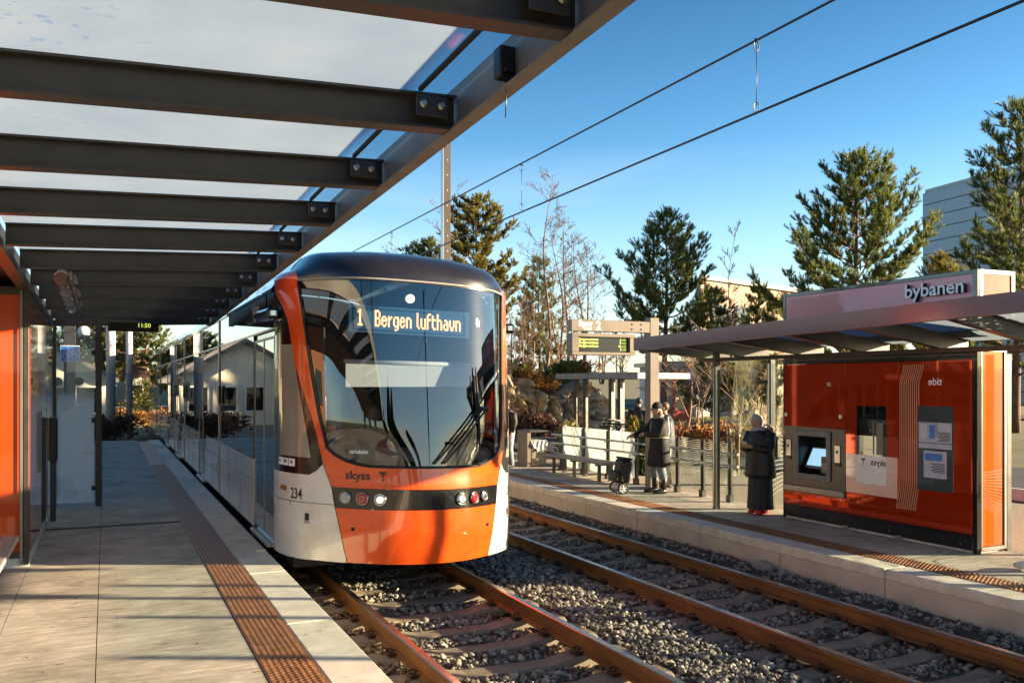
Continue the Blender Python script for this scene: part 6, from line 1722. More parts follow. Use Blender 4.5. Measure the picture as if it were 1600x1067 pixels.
for xa in (.5, -6.9):
    q.add([(xa, -.5, 2.42), (xa, 9.4, 2.42), (-3.2, 9.4, 4.51), (-3.2, -.5, 4.51), (xa, -.5, 2.64), (xa, 9.4, 2.64), (-3.2, 9.4, 4.73), (-3.2, -.5, 4.73)], [(0, 1, 2, 3), (4, 7, 6, 5), (0, 4, 5, 1), (1, 5, 6, 2), (2, 6, 7, 3), (3, 7, 4, 0)])
q.build('roof', M['roof_slate'], t, world=False)
for x in (-.9, -2.3, -3.7, -5.4):
    q = MB(); q.box(x - .45, x + .45, -.06, .02, 1.0, 2.2, .005); wn = q.build('window', M['side_glass'], t, world=False)
    q = MB()
    for a, b_, c_, d_ in ((x - .53, x - .45, .92, 2.28), (x + .45, x + .53, .92, 2.28), (x - .45, x + .45, .92, 1.0), (x - .45, x + .45, 2.2, 2.28)): q.box(a, b_, -.09, -.01, c_, d_, .004)
    q.build('frame', M['white'], wn, world=False)
gable_house('house', 'small cream house with a brown roof right of the grey lamp posts', 196, 219, 62, 2.6, 4.2, 6, M['house_white'], pm('brown_roof_tiles', (.20, .10, .07), .8, var=.2, vs=6), [(.4, .8, .7, 1.0)])
# houses across the street on the left: the tram windows mirror them
M['brick'] = pm('red_brick', (.34, .15, .08), .9, var=.2, vs=14, stretch=(1, 1, 3), bump=.2, bs=40)
for (x, y, rz, w, dp, zt, rg, wm, rm, lb) in ((-13, 22, 0, 9, 8, 3.4, 5.4, M['house_white'], M['roof_slate'], 'long cream house mirrored in the tram windows, left of the near platform'), (-12, 37, .1, 8, 7, 4.6, 6.6, M['house_white'], M['roof_slate'], 'tall cream house mirrored in the far tram windows'), (-17, 9, 0, 5, 6, 6.0, 7.2, M['brick'], M['roof_slate'], 'brick building across the street left of the near platform')):
    t = thing('house', lb, 'house', (x, y, -.75), rz)
    q = MB(); vs = [(xx, yy_, z) for yy_ in (0, w) for xx, z in ((0, 0), (-dp, 0), (-dp, zt), (-dp / 2, rg), (0, zt))]
    q.add(vs, [(0, 1, 2, 3, 4), (9, 8, 7, 6, 5), (0, 4, 9, 5), (1, 6, 7, 2)]); q.build('wall', wm, t, world=False)
    q = MB()
    for xa in (.5, -dp - .5):
        za = zt - .5 * (rg - zt) / (dp / 2)
        q.add([(xa, -.4, za), (xa, w + .4, za), (-dp / 2, w + .4, rg), (-dp / 2, -.4, rg), (xa, -.4, za + .2), (xa, w + .4, za + .2), (-dp / 2, w + .4, rg + .2), (-dp / 2, -.4, rg + .2)], [(0, 1, 2, 3), (4, 7, 6, 5), (0, 4, 5, 1), (1, 5, 6, 2), (2, 6, 7, 3), (3, 7, 4, 0)])
    q.build('roof', rm, t, world=False)
    for k in range(int(w // 2)):
        for z in ((1.0,) if zt < 4 else (1.0, 3.4)):
            q = MB(); q.box(-.02, .05, .6 + k * 2, 1.7 + k * 2, z, z + 1.2, .004); q.build('window', M['side_glass'], t, world=False)

# hedges, left
for i, (x, y, h, r_, lb) in enumerate(((-15, 15, 9, 2.6, 'pine across the street beside the brick building'), (-12, 18.5, 7, 2.2, 'smaller pine across the street before the long cream house'), (-16, 33, 10, 3, 'tall pine across the street behind the long cream house'), (-11, 47, 9, 3, 'pine across the street beyond the tall cream house'))):
    pine((x, y, gz(x, y)), h, r_, 801 + i, lb, .15, 10, 'trees across the street', 'needles_sun' if i % 2 else 'needles', .15, dens=.9, nl=.2, wid=.07)
for i in range(9):
    y = 7 + i * 3.4
    shrub((-8.6, y, gz(-8.6, y)), (.9, 1.9, 1.0), 820 + i, 'clipped brown hedge bush across the street, %s from the brick building' % ('first', 'second', 'third', 'fourth', 'fifth', 'sixth', 'seventh', 'eighth', 'ninth')[i], 'leaf_brown' if i % 3 else 'leaf_rust', 700, .15, .08, 'hedge across the street', lumps=5)
for i, (px, d, rad, mt, lb) in enumerate(((150, 31.5, (1.1, .9, .62), 'leaf_brown', 'brown beech hedge clump left of the platform end, behind the misted glass'), (176, 33.5, (1.2, .9, .70), 'leaf_brown', 'round brown beech hedge clump at the end of the near platform'), (196, 44, (2.2, .9, .60), 'leaf_rust', 'sunlit rust hedge beyond the platform end'), (221, 52, (1.6, 1.2, 1.3), 'leaf_green', 'yellow green bush left of the tram tail'), (128, 36, (1.6, 1, .6), 'leaf_brown', 'brown hedge in front of the cream house'), (205, 56, (1.8, 1.2, 1.5), 'needles_sun', 'tall yellow shrub between the grey lamp posts and the tram tail'))):
    x, y = onray(px, d); shrub((x, y, gz(x, y) - .05), rad, 500 + i, lb, mt, 1500, .12, .06, 'hedges beyond the near platform', lumps=9)
x, y = onray(226, 64); pine((x, y, gz(x, y)), 8.4, 2.2, 81, 'dark pine above the tail of the tram', .2, 10, 'trees beyond the platform end', 'needles', .14, dens=1.3, nl=.2, wid=.045)
x, y = onray(140, 60); pine((x, y, gz(x, y)), 7.8, 3.0, 83, 'broad pine over the roof of the cream house', .2, 10, 'trees beyond the platform end', 'needles_sun', .14, dens=1.3, nl=.2, wid=.045)
x, y = onray(100, 66); pine((x, y, gz(x, y)), 8.6, 2.4, 85, 'pine left of the bicycle sign post', .2, 10, 'trees beyond the platform end', 'needles', .14, dens=1.2, nl=.2, wid=.045)
x, y = onray(185, 70); pine((x, y, gz(x, y)), 8.4, 2.4, 87, 'pine between the two grey lamp posts', .2, 10, 'trees beyond the platform end', 'needles', .14, dens=1.2, nl=.2, wid=.045)
x, y = onray(248, 70); bare_tree((x, y, gz(x, y)), 8, 89, 'bare tree above the tram tail', .6, .08, 5, None, 'bark_brown', 2, 0, .35, .014)

# columnar poplars across the road behind the viewer (they show dark in the windscreen)
for i, (x, y, h, lb) in enumerate(((-15, -22, 15, 'tall dark columnar poplar at the far left of the row behind the viewer'), (-11, -24, 11, 'second dark columnar poplar from the left behind the viewer'), (-6, -24, 14, 'third dark columnar poplar from the left behind the viewer'), (.5, -25, 6.5, 'low dark columnar poplar behind the viewer, left of the pair'), (3.2, -24, 8.5, 'dark columnar poplar of the close pair behind the viewer'), (4.5, -24.5, 7.4, 'shorter dark columnar poplar of the close pair behind the viewer'), (8.2, -26, 4.2, 'smallest dark columnar poplar behind the viewer'))):
    rnd = random.Random(600 + i); t = thing('poplar_tree', lb, 'tree', (x, y, -.75), 0, 'poplars behind the viewer')
    q = MB(); q.tube([(0, 0, 0), (0, 0, h * .8)], [.15, .05], 6); q.build('trunk', M['bark_brown'], t, world=False)
    q = MB()
    for k in range(1500):
        f = rnd.random(); rr = 1.0 * math.sin(PI * min(1, f * .9 + .1)) ** .7 * rnd.uniform(.5, 1); a = rnd.uniform(0, 6.28)
        leafquad(q, Vector((rr * math.cos(a), rr * math.sin(a), .6 + h * f * .98)), Vector((.2 * math.cos(a), .2 * math.sin(a), 1)).normalized(), Vector((math.cos(a), math.sin(a), 0)), .55, .22)
    q.build('crown', M['leaf_dark'], t, world=False, recalc=False)
# ------------------------------------------------------------------ street furniture on the left
def hpost(loc, h, w, label, name='mast', cat='mast', top=None, group=None, mats=None, holes=False):
    t = thing(name, label, cat, loc, 0, group)
    q = MB(); b_ = w / 2; th = w * .12
    z1 = h if top is None else top
    q.box(-b_, b_, -b_, -b_ + th, 0, h, .003); q.box(-b_, b_, b_ - th, b_, 0, h, .003); q.box(-th / 2, th / 2, -b_ + th, b_ - th, 0, h)
    q.build('column', mats or M['steel_grey'], t, world=False)
    if holes:
        q = MB()
        for i in range(int(h / .42)): q.cyl((0, -b_ - .001, .4 + i * .42), w * .11, -.006, 'y', 10)
        q.build('rivets', M['bolt'], t, world=False)
    return t
x, y = onray(697, 24.6)
t = hpost((x, y, -.3), 9.2, .20, 'riveted steel overhead line mast rising behind the tram roof', holes=True, mats=pm('weathered_mast_steel', (.075, .055, .045), .5, metal=.3, var=.2, vs=3, stretch=(1, 1, .2)))
q = MB(); q.box(-.125, -.102, -.10, .10, .2, 9.2); q.build('edge_plate', M['alu'], t, world=False)
hpost((11.6, -15, -.6), 11, .22, 'steel overhead line mast behind the viewer mirrored in the windscreen', mats=M['steel_dark'], holes=True)
x, y = onray(109, 21); hpost((x, y, -.75), 4.2, .24, 'dark steel mast carrying the blue bicycle sign', mats=M['steel_dark'])
sx_, sy_ = onray(109.5, 20.6)
t = thing('road_sign', 'blue square sign with a white bicycle and two riders', 'sign', (sx_, sy_, 2.3))
aa = math.radians(-12)
MM = Matrix.Translation((sx_, sy_, 2.58)) @ Matrix.Rotation(R(2), 4, 'Z')
q = MB(); q.box(-.20, .20, -.01, .01, -.19, .19, .004, 0, MM); q.build('plate', M['white_print'], t)
q = MB(); q.box(-.185, .185, -.014, -.0105, -.175, .175, .001, 0, MM); q.build('blue_field', pm('sign_blue', (.015, .15, .62), .4), t)
q = MB()
def loop(cx, cz, r_): return [MM @ Vector((cx + r_ * math.cos(a), -.016, cz + r_ * math.sin(a))) for a in [2 * PI * i / 16 for i in range(17)]]
for cx in (-.09, .09): q.tube(loop(cx, -.06, .058), .007, 4, cap=False)
for a, b_ in (((-.09, -.06), (-.02, -.06)), ((-.02, -.06), (.06, .02)), ((-.09, -.06), (-.05, .02)), ((-.05, .02), (.06, .02)), ((.09, -.06), (.06, .04)), ((-.02, -.06), (-.06, .04))):
    q.tube([MM @ Vector((a[0], -.016, a[1])), MM @ Vector((b_[0], -.016, b_[1]))], .006, 4)
for cx in (-.02, .06): q.cyl((0, 0, 0), .02, .001, 'y', 8); 
q.v = q.v
for cx in (-.035, .05):
    q.tube([MM @ Vector((cx, -.0165, .09)), MM @ Vector((cx + .03, -.0165, .045))], .018, 6)
    q.tube([MM @ Vector((cx - .005, -.0165, .12)), MM @ Vector((cx - .003, -.0165, .125))], .02, 8)
o = q.build('bicycle_mark', M['white_print'], t, recalc=False)
t = thing('surveillance_camera', 'white dome camera on a bent arm beside the bicycle sign mast', 'camera', (*onray(130, 20), 2.9))
x, y = onray(131, 20); x2, y2 = onray(114, 20.8)
q = MB(); q.tube([(x2, y2, 3.32), (x - .06, y, 3.32), (x, y, 3.28), (x, y, 3.15)], .03, 8); q.build('arm', M['white_print'], t)
q = MB(); q.tube([(x, y, 3.18), (x, y, 3.12), (x, y, 2.98)], [.06, .13, .12], 14); q.build('housing', M['white_print'], t)
q = MB(); q.ball((x, y, 2.98), (.10, .10, .11), 14, 8); q.build('dome', M['tram_black'], t)
for px, d, r_, lb in ((173, 33, .17, 'thick two tone post, white above and grey below, left of two beyond the platform end'), (202, 36, .13, 'two tone post, white above and grey below, right of two beyond the platform end')):
    x, y = onray(px, d); t = thing('street_lamp_post', lb, 'post', (x, y, gz(x, y)), 0, 'two tone posts beyond the platform end')
    q = MB(); q.tube([(0, 0, 0), (0, 0, 2.6)], r_, 14); q.build('lower_part', pm('grey_post_paint', (.27, .25, .23), .7), t, world=False)
    q = MB(); q.tube([(0, 0, 2.6), (0, 0, 4.6)], r_ * .98, 14); q.build('upper_part', pm('pale_post_paint', (.62, .55, .52), .5), t, world=False)
    q = MB(); q.tube([(0, 0, 4.6), (0, 0, 6.4)], r_ * .9, 12); q.build('top_part', M['steel_edge'], t, world=False)
x, y = onray(188, 34); t = thing('small_sign', 'thin signpost with a small grey board between the two tone posts', 'sign', (x, y, gz(x, y)))
q = MB(); q.tube([(0, 0, 0), (0, 0, 2.3)], .03, 8); q.build('pole', M['steel_grey'], t, world=False)
q = MB(); q.box(-.13, .13, -.05, -.02, 1.5, 2.25, .005); q.build('board', M['steel_grey'], t, world=False)

# ------------------------------------------------------------------ overhead line of the empty track
def wire(name, label, pts, r_=.013):
    q = MB(); q.tube(pts, r_, 6); o = q.build(name, M['black']); at_origin(o, pts[0]); return tag(o, label, 'wire', 'overhead wires')
wire('catenary_wire', 'upper overhead wire crossing the sky', [(6.245, -4, 5.50)] + [(6.245, y, 5.50 + .003 * (y - 8)) for y in (2, 8, 16, 24)] + [(6.245, 48, 5.62)])
wire('contact_wire', 'lower overhead wire crossing the sky', [(6.245, -4, 4.76), (6.245, 8, 4.73), (6.245, 20, 4.69), (6.245, 48, 4.66)])
wire('catenary_wire', 'thin upper wire over the tram track beside the canopy edge', [(3.4, 9, 6.3), (3.4, 25, 5.75), (3.4, 50, 5.5)], .010)
for px_y in (7.4, 13.2, 20.5):
    y = px_y; t = thing('wire_dropper', {7.4: 'nearest dropper with a ring between the two overhead wires', 13.2: 'middle dropper between the overhead wires above the pine', 20.5: 'farthest short dropper between the overhead wires near the tram roof'}[y], 'dropper', (6.245, y, 4.74), 0, 'wire droppers')
    zt_, zb_ = 5.50, 4.735
    q = MB(); q.tube([(6.245, y, zb_ + .06), (6.25, y, (zt_ + zb_) / 2), (6.245, y, zt_ - .05)], .004, 4); q.build('rod', M['black'], t)
    q = MB()
    for zc in (zb_ + .06, zt_ - .06): q.tube([(6.245 + .035 * math.cos(a), y, zc + .055 * math.sin(a)) for a in [2 * PI * i / 14 for i in range(15)]], .005, 4, cap=False)
    q.box(6.235, 6.255, y - .02, y + .02, zt_ - .02, zt_ + .02); q.build('ring', M['black'], t)

# ------------------------------------------------------------------ people
SKIN = pm('skin', (.52, .30, .22), .55, var=.06, vs=6)
def skin_mesh(chains, subdiv=1):
    """chains of (point, radius); shared start points are welded; returns one continuous mesh"""
    vs = []; es = []; rs = []; idx = {}
    def vid(p, r_):
        k = tuple(round(c, 4) for c in p)
        if k not in idx: idx[k] = len(vs); vs.append(p); rs.append(r_)
        return idx[k]
    for ch in chains:
        ids = [vid(p, r_) for p, r_ in ch]
        es += list(zip(ids[:-1], ids[1:]))
    me = bpy.data.meshes.new('body'); me.from_pydata([tuple(p) for p in vs], es, [])
    o = bpy.data.objects.new('body', me); COL.objects.link(o)
    m_ = o.modifiers.new('skin', 'SKIN'); m_.branch_smoothing = .3; m_.use_smooth_shade = True
    if not me.skin_vertices: 
        pass
    for i, r_ in enumerate(rs):
        sv = me.skin_vertices[0].data[i]; q_ = r_ if isinstance(r_, tuple) else (r_, r_); sv.radius = q_; sv.use_root = (i == 0)
    if subdiv:
        s2 = o.modifiers.new('sub', 'SUBSURF'); s2.levels = subdiv; s2.render_levels = subdiv
    dg = bpy.context.evaluated_depsgraph_get()
    out = bpy.data.meshes.new_from_object(o.evaluated_get(dg))
    bpy.data.objects.remove(o); bpy.data.meshes.remove(me)
    return out
def hand_chains(w, d, up, s_=1, curl=.5):
    """five fingers from wrist w along d; up = back of the hand"""
    d = d.normalized(); side = d.cross(up).normalized() * s_; up = up.normalized()
    palm = w + d * .085
    out = [[(w, .028), (w + d * .05, (.020, .036)), (palm, (.018, .038))]]
    for i, (o, l) in enumerate(((-.030, .062), (-.010, .074), (.010, .070), (.029, .055))):
        k = palm + side * o
        a = k + d * l * .5 - up * curl * .02; b_ = a + d * l * .5 * (1 - curl * .6) - up * curl * .045
        out.append([(palm, (.018, .038)), (k, .011), (a, .0095), (b_, .008)])
    th = w + d * .045 - side * .035
    out.append([(w + d * .05, (.020, .036)), (th, .013), (th + d * .035 - side * .012 - up * .015, .010)])
    return out
def person(loc, rz, label, J, cloth, name='person'):
    """J: joints in local space (facing +Y, right = +X). cloth: list of (part, material, builder(MB))"""
    t = thing(name, label, 'person', loc, rz)
    ch = [[(J['pelvis'], .125), (J['waist'], .11), (J['chest'], .135), (J['neck'], .055), (J['head0'], .062)]]
    for s_ in ('l', 'r'):
        ch.append([(J['pelvis'], .125), (J['hip_' + s_], .095), (J['knee_' + s_], .058), (J['ankle_' + s_], .042), (J['toe_' + s_], .036)])
        ch.append([(J['chest'], .135), (J['sh_' + s_], .058), (J['elb_' + s_], .042), (J['wr_' + s_], .028)])
        for h in hand_chains(J['wr_' + s_], J['hd_' + s_], J.get('hu_' + s_, Vector((0, 0, 1))), 1 if s_ == 'r' else -1, J.get('curl', .6)): ch.append(h)
    me = skin_mesh(ch, 1)
    # head: skull, face, nose, ears joined into the same mesh
    b_ = bmesh.new(); b_.from_mesh(me)
    hq = MB(); H = J['head']; hr = J.get('hrot', Matrix.Identity(3))
    def hp_(x, y, z): return H + hr @ Vector((x, y, z))
    n_, k = 16, 12; vs = []; fs = []
    for i in range(k + 1):
        a = -PI / 2 + PI * i / k
        for j in range(n_):
            q_ = 2 * PI * j / n_; x = .074 * math.cos(a) * math.cos(q_); y = .094 * math.cos(a) * math.sin(q_); z = .115 * math.sin(a)
            if z < -.02: x *= 1 - .28 * (-z - .02) / .09; y = y * (1 - .18 * (-z - .02) / .09) + .012 * (-z) / .1
            if y > .05 and abs(x) > .015 and .0 < z < .035: y -= .010
            vs.append(hp_(x, y, z))
    for i in range(k):
        for j in range(n_): fs.append((i * n_ + j, i * n_ + (j + 1) % n_, (i + 1) * n_ + (j + 1) % n_, (i + 1) * n_ + j))
    hq.add(vs, fs, 0, True)
    hq.add([hp_(*p) for p in ((-.012, .088, -.018), (.012, .088, -.018), (0, .118, -.014), (-.005, .09, .028), (.005, .09, .028))], [(0, 1, 2), (0, 2, 3), (2, 4, 3), (1, 4, 2)])
    for s_ in (-1, 1): hq.ball(hp_(s_ * .076, -.005, .0), (.010, .02, .03), 6, 5)
    m2 = hq.mesh('head', SKIN); b_.from_mesh(m2); bpy.data.meshes.remove(m2)
    b_.to_mesh(me); b_.free(); me.name = 'body'; me.materials.clear(); me.materials.append(SKIN)
    link('body', me, t)
    q = MB()
    for s_ in (-1, 1): q.ball(hp_(s_ * .03, .082, .018), (.011, .008, .006), 8, 5)
    q.build('eyes', M['ink'], t, world=False)
    q = MB(); q.add([hp_(*p) for p in ((-.022, .093, -.055), (0, .1005, -.050), (.022, .093, -.055), (0, .0985, -.063))], [(0, 3, 2, 1)]); q.build('mouth', pm('lips', (.36, .13, .11), .5), t, world=False, recalc=False)
    for nm, mt, fn in cloth:
        q = MB(); fn(q); q.build(nm, mt, t, world=False)
    return t
V = Vector
def rump(mb, rows, n=18, wob=.0, seed=0):
    """closed garment body from rings; folds by noise"""
    vs = []; fs = []
    for c, rx, ry in rows:
        for k in range(n):
            a = 2 * PI * k / n; f = 1 + wob * noise.noise((math.cos(a) * 3 + seed, math.sin(a) * 3, c[2] * 4))
            vs.append(V(c) + V((rx * math.cos(a) * f, ry * math.sin(a) * f, 0)))
    m = len(rows)
    for i in range(m - 1):
        for k in range(n): fs.append((i * n + k, i * n + (k + 1) % n, (i + 1) * n + (k + 1) % n, (i + 1) * n + k))
    fs += [tuple(range(n))[::-1], tuple((m - 1) * n + k for k in range(n))]
    mb.add(vs, fs, 0, True)

# woman with the shopping trolley
COAT = pm('black_wool_coat', (.009, .0085, .009), .75, var=.25, vs=6, bump=.3, bs=30)
JEAN = pm('washed_jeans', (.22, .26, .32), .8, var=.25, vs=9, bump=.2, bs=60)
BOOT = pm('black_leather_boot', (.014, .013, .013), .4, var=.2, vs=9)
J = dict(pelvis=V((0, 0, .88)), waist=V((0, .01, 1.03)), chest=V((0, .02, 1.22)), neck=V((0, .03, 1.38)), head0=V((0, .05, 1.47)), head=V((0, .07, 1.52)),
         hip_l=V((-.09, 0, .84)), knee_l=V((-.10, .03, .46)), ankle_l=V((-.11, -.02, .08)), toe_l=V((-.12, .13, .04)), hip_r=V((.09, 0, .84)), knee_r=V((.10, .06, .46)), ankle_r=V((.10, .05, .08)), toe_r=V((.11, .20, .04)),
         sh_l=V((-.19, .0, 1.31)), elb_l=V((-.24, .16, 1.08)), wr_l=V((-.02, .30, 1.08)), hd_l=V((.5, .2, 0)), sh_r=V((.19, .0, 1.31)), elb_r=V((.24, .20, 1.10)), wr_r=V((.20, .43, 1.04)), hd_r=V((0, 1, -.1)), hrot=Matrix.Rotation(R(-6), 3, 'X'), curl=.9)
def coat1(q):
    rump(q, [((0, .02, .50), .27, .21), ((0, .02, .62), .255, .20), ((0, .01, .82), .225, .175), ((0, .01, 1.0), .195, .155), ((0, .02, 1.15), .205, .16), ((0, .02, 1.28), .215, .145), ((0, .02, 1.36), .13, .10), ((0, .03, 1.40), .085, .08)], 22, .12, 1)
    for s_ in 'lr': q.tube([J['sh_' + s_] + V((0, 0, .01)), J['sh_' + s_].lerp(J['elb_' + s_], .5), J['elb_' + s_], J['elb_' + s_].lerp(J['wr_' + s_], .6), J['wr_' + s_]], [.082, .078, .068, .056, .050], 12)
def trous(q):
    for s_ in 'lr': q.tube([J['hip_' + s_], J['knee_' + s_], J['ankle_' + s_] + V((0, 0, .2))], [.11, .085, .075], 12)
def boots(q):
    for s_ in 'lr':
        q.tube([J['ankle_' + s_] + V((0, 0, .29)), J['ankle_' + s_] + V((0, 0, .12)), J['ankle_' + s_] + V((0, 0, .0))], [.066, .056, .052], 12)
        q.tube([J['ankle_' + s_] + V((0, -.05, -.03)), J['ankle_' + s_] + V((0, .03, -.03)), J['toe_' + s_] + V((0, .0, .0)), J['toe_' + s_] + V((0, .06, -.01))], [.045, .052, .045, .025], 10)
def beanie(q):
    H = J['head']
    q.rings([((H.x, H.y - .012, H.z + .02), .084, .098), ((H.x, H.y - .012, H.z + .06), .086, .10), ((H.x, H.y - .015, H.z + .10), .072, .086), ((H.x, H.y - .018, H.z + .135), .04, .05), ((H.x, H.y - .018, H.z + .145), .012, .014)], 16)
def hairf(q):
    H = J['head']; q.ball((H.x, H.y - .05, H.z - .045), (.078, .062, .085), 12, 8)
def shades(q):
    H = J['head']
    for s_ in (-1, 1): q.ball((H.x + s_ * .032, H.y + .088, H.z + .012), (.028, .010, .02), 10, 6)
    q.tube([(H.x - .075, H.y + .02, H.z + .016), (H.x - .06, H.y + .085, H.z + .016), (H.x + .06, H.y + .085, H.z + .016), (H.x + .075, H.y + .02, H.z + .016)], .004, 5)
def collar(q):
    q.tube([(.085 * math.cos(a), .03 + .08 * math.sin(a), 1.40 + .02 * math.sin(a * 2)) for a in [2 * PI * i / 16 for i in range(17)]], .026, 8, cap=False)
    q.tube([(.03, .155, 1.30), (.035, .175, 1.10)], [.02, .012], 6)
wx, wy = onray(1031, 16.1); WRZ = R(82)
person((wx, wy, ZR), WRZ, 'woman in a long black coat, dark knit cap and sunglasses holding a trolley handle', J,
       [('coat', COAT, coat1), ('trousers', JEAN, trous), ('boots', BOOT, boots), ('cap', pm('dark_knit', (.035, .03, .03), .9, var=.4, vs=30, bump=.6, bs=60), beanie), ('hair', pm('ash_blond_hair', (.30, .21, .13), .6, var=.25, vs=20, stretch=(1, 1, .2)), hairf), ('sunglasses', pm('brown_lens', (.05, .012, .008), .1, coat=1), shades), ('scarf', pm('beige_scarf', (.36, .29, .22), .85, var=.2, vs=14, bump=.4, bs=40), collar),
        ('belt', pm('beige_belt', (.42, .36, .28), .7), lambda q: (q.tube([(.20 * math.cos(a), .01 + .16 * math.sin(a), 1.02) for a in [2 * PI * i / 20 for i in range(21)]], .014, 6, cap=False), q.tube([(.05, .17, 1.02), (.06, .19, .90), (.055, .20, .78)], .010, 5)))])
# her trolley (handle in her right hand)
c, s_ = math.cos(WRZ), math.sin(WRZ)
def W_(x, y, z): return V((wx + x * c - y * s_, wy + x * s_ + y * c, ZR + z))
to = W_(.22, .66, 0)
t = thing('shopping_trolley', 'black wheeled shopping trolley with a pale metal frame held by the woman in the cap', 'shopping trolley', to)
q = MB(); RT = Matrix.Translation(W_(.20, .70, 0)) @ Matrix.Rotation(WRZ, 4, 'Z') @ Matrix.Rotation(R(9), 4, 'X')
q.box(-.17, .17, -.10, .13, .18, .63, .05, 0, RT); q.box(-.15, .15, .12, .20, .20, .40, .03, 0, RT); q.build('bag', pm('black_nylon_bag', (.012, .012, .014), .6, var=.3, vs=7, bump=.4, bs=14), t)
q = MB(); q.box(-.165, .165, -.09, .12, .615, .66, .02, 0, RT); q.build('flap', pm('black_nylon_flap', (.02, .02, .022), .5, var=.2, vs=9), t)
q = MB()
for a in (-.14, .14): q.tube([RT @ V((a, .10, .04)), RT @ V((a, -.04, .22)), RT @ V((a, -.12, .55)), RT @ V((a * .8, -.15, .78)), RT @ V((a * .6, -.19, .98))], .011, 8)
q.tube([RT @ V((-.14, .0, .14)), RT @ V((.14, .0, .14))], .010, 6); q.tube([RT @ V((-.14, .14, .03)), RT @ V((-.14, .21, .01))], .010, 6)
q.build('frame', M['alu'], t)
q = MB(); q.tube([RT @ V((-.085, -.19, .98)), RT @ V((-.06, -.215, 1.005)), RT @ V((.06, -.215, 1.005)), RT @ V((.085, -.19, .98))], .014, 8); q.build('handle', M['black'], t)
for a in (-.20, .20):
    q = MB(); ctr = RT @ V((a, .02, .0)); ctr.z = ZR + .105; ax = (RT.to_3x3() @ V((1, 0, 0))).normalized(); u = V((0, 0, 1)); w = ax.cross(u)
    q.tube([ctr + (u * math.cos(k) + w * math.sin(k)) * .088 for k in [2 * PI * i / 22 for i in range(23)]], .017, 8, cap=False); wh = q.build('wheel', M['rubber'], t)
    q = MB()
    for k in range(5): q.tube([ctr, ctr + (u * math.cos(k * 1.257) + w * math.sin(k * 1.257)) * .078], .008, 5)
    q.tube([ctr - ax * .02, ctr + ax * .02], .018, 8); q.tube([ctr + (u * math.cos(k) + w * math.sin(k)) * .072 for k in [2 * PI * i / 18 for i in range(19)]], .006, 5, cap=False); q.build('wheel_hub', M['white_print'], wh)
q = MB(); q.tube([RT @ V((-.21, .02, -.0)) * 1.0, RT @ V((.21, .02, .0))], .009, 6); q.v = [(p[0], p[1], ZR + .105) for p in q.v] if False else q.v; q.build('axle', M['alu'], t)

# man half hidden behind her
J2 = dict(J); J2.update(wr_l=V((-.25, .06, .86)), elb_l=V((-.25, -.02, 1.08)), hd_l=V((0, .1, -1)), hu_l=V((-1, 0, 0)), wr_r=V((.25, .06, .86)), elb_r=V((.25, -.02, 1.08)), hd_r=V((0, .1, -1)), hu_r=V((1, 0, 0)), curl=.4)
NAVY = pm('navy_jacket', (.03, .035, .06), .6, var=.2, vs=7, bump=.2, bs=30)
JJ = J
def with_joints(jj, fn):
    def f(q):
        global J
        old = J; J = jj; fn(q); J = old
    return f
def jacket(q):
    rump(q, [((0, .02, .78), .20, .16), ((0, .01, .95), .205, .165), ((0, .02, 1.15), .21, .165), ((0, .02, 1.28), .215, .145), ((0, .02, 1.36), .13, .10), ((0, .03, 1.41), .085, .08)], 20, .1, 4)
    for s_ in 'lr': q.tube([J['sh_' + s_] + V((0, 0, .01)), J['sh_' + s_].lerp(J['elb_' + s_], .5), J['elb_' + s_], J['wr_' + s_]], [.085, .08, .068, .052], 12)
def stripe(q):
    for s_, k in (('l', -1), ('r', 1)):
        a, b_, c_ = J['sh_' + s_], J['elb_' + s_], J['wr_' + s_]
        q.tube([a + V((k * .072, 0, .05)), a.lerp(b_, .5) + V((k * .074, 0, 0)), b_ + V((k * .062, 0, 0)), b_.lerp(c_, .8) + V((k * .05, 0, 0))], .016, 6)
def trous2(q):
    for s_ in 'lr': q.tube([J['hip_' + s_] + V((0, 0, .06)), J['knee_' + s_], J['ankle_' + s_] + V((0, 0, -.01))], [.12, .085, .07], 12)
def shoes(q, which='lr'):
    for s_ in which: q.tube([J['ankle_' + s_] + V((0, -.05, -.035)), J['ankle_' + s_] + V((0, .03, -.02)), J['toe_' + s_], J['toe_' + s_] + V((0, .07, -.01))], [.042, .05, .045, .026], 10)
def hair2(q):
    H = J['head']; q.rings([((H.x, H.y - .02, H.z - .03), .080, .09), ((H.x, H.y - .02, H.z + .05), .084, .098), ((H.x, H.y - .02, H.z + .10), .066, .08), ((H.x, H.y - .02, H.z + .128), .02, .03)], 14)
x, y = onray(1042, 17.0)
person((x, y, ZR), R(60), 'man in a navy jacket half hidden behind the woman with the trolley', J2,
       [('jacket', NAVY, with_joints(J2, jacket)), ('sleeve_stripe', M['white_print'], with_joints(J2, stripe)), ('trousers', BOOT, with_joints(J2, trous2)), ('shoes', M['rubber'], with_joints(J2, shoes)), ('hair', pm('brown_hair', (.09, .05, .03), .6), with_joints(J2, hair2))])

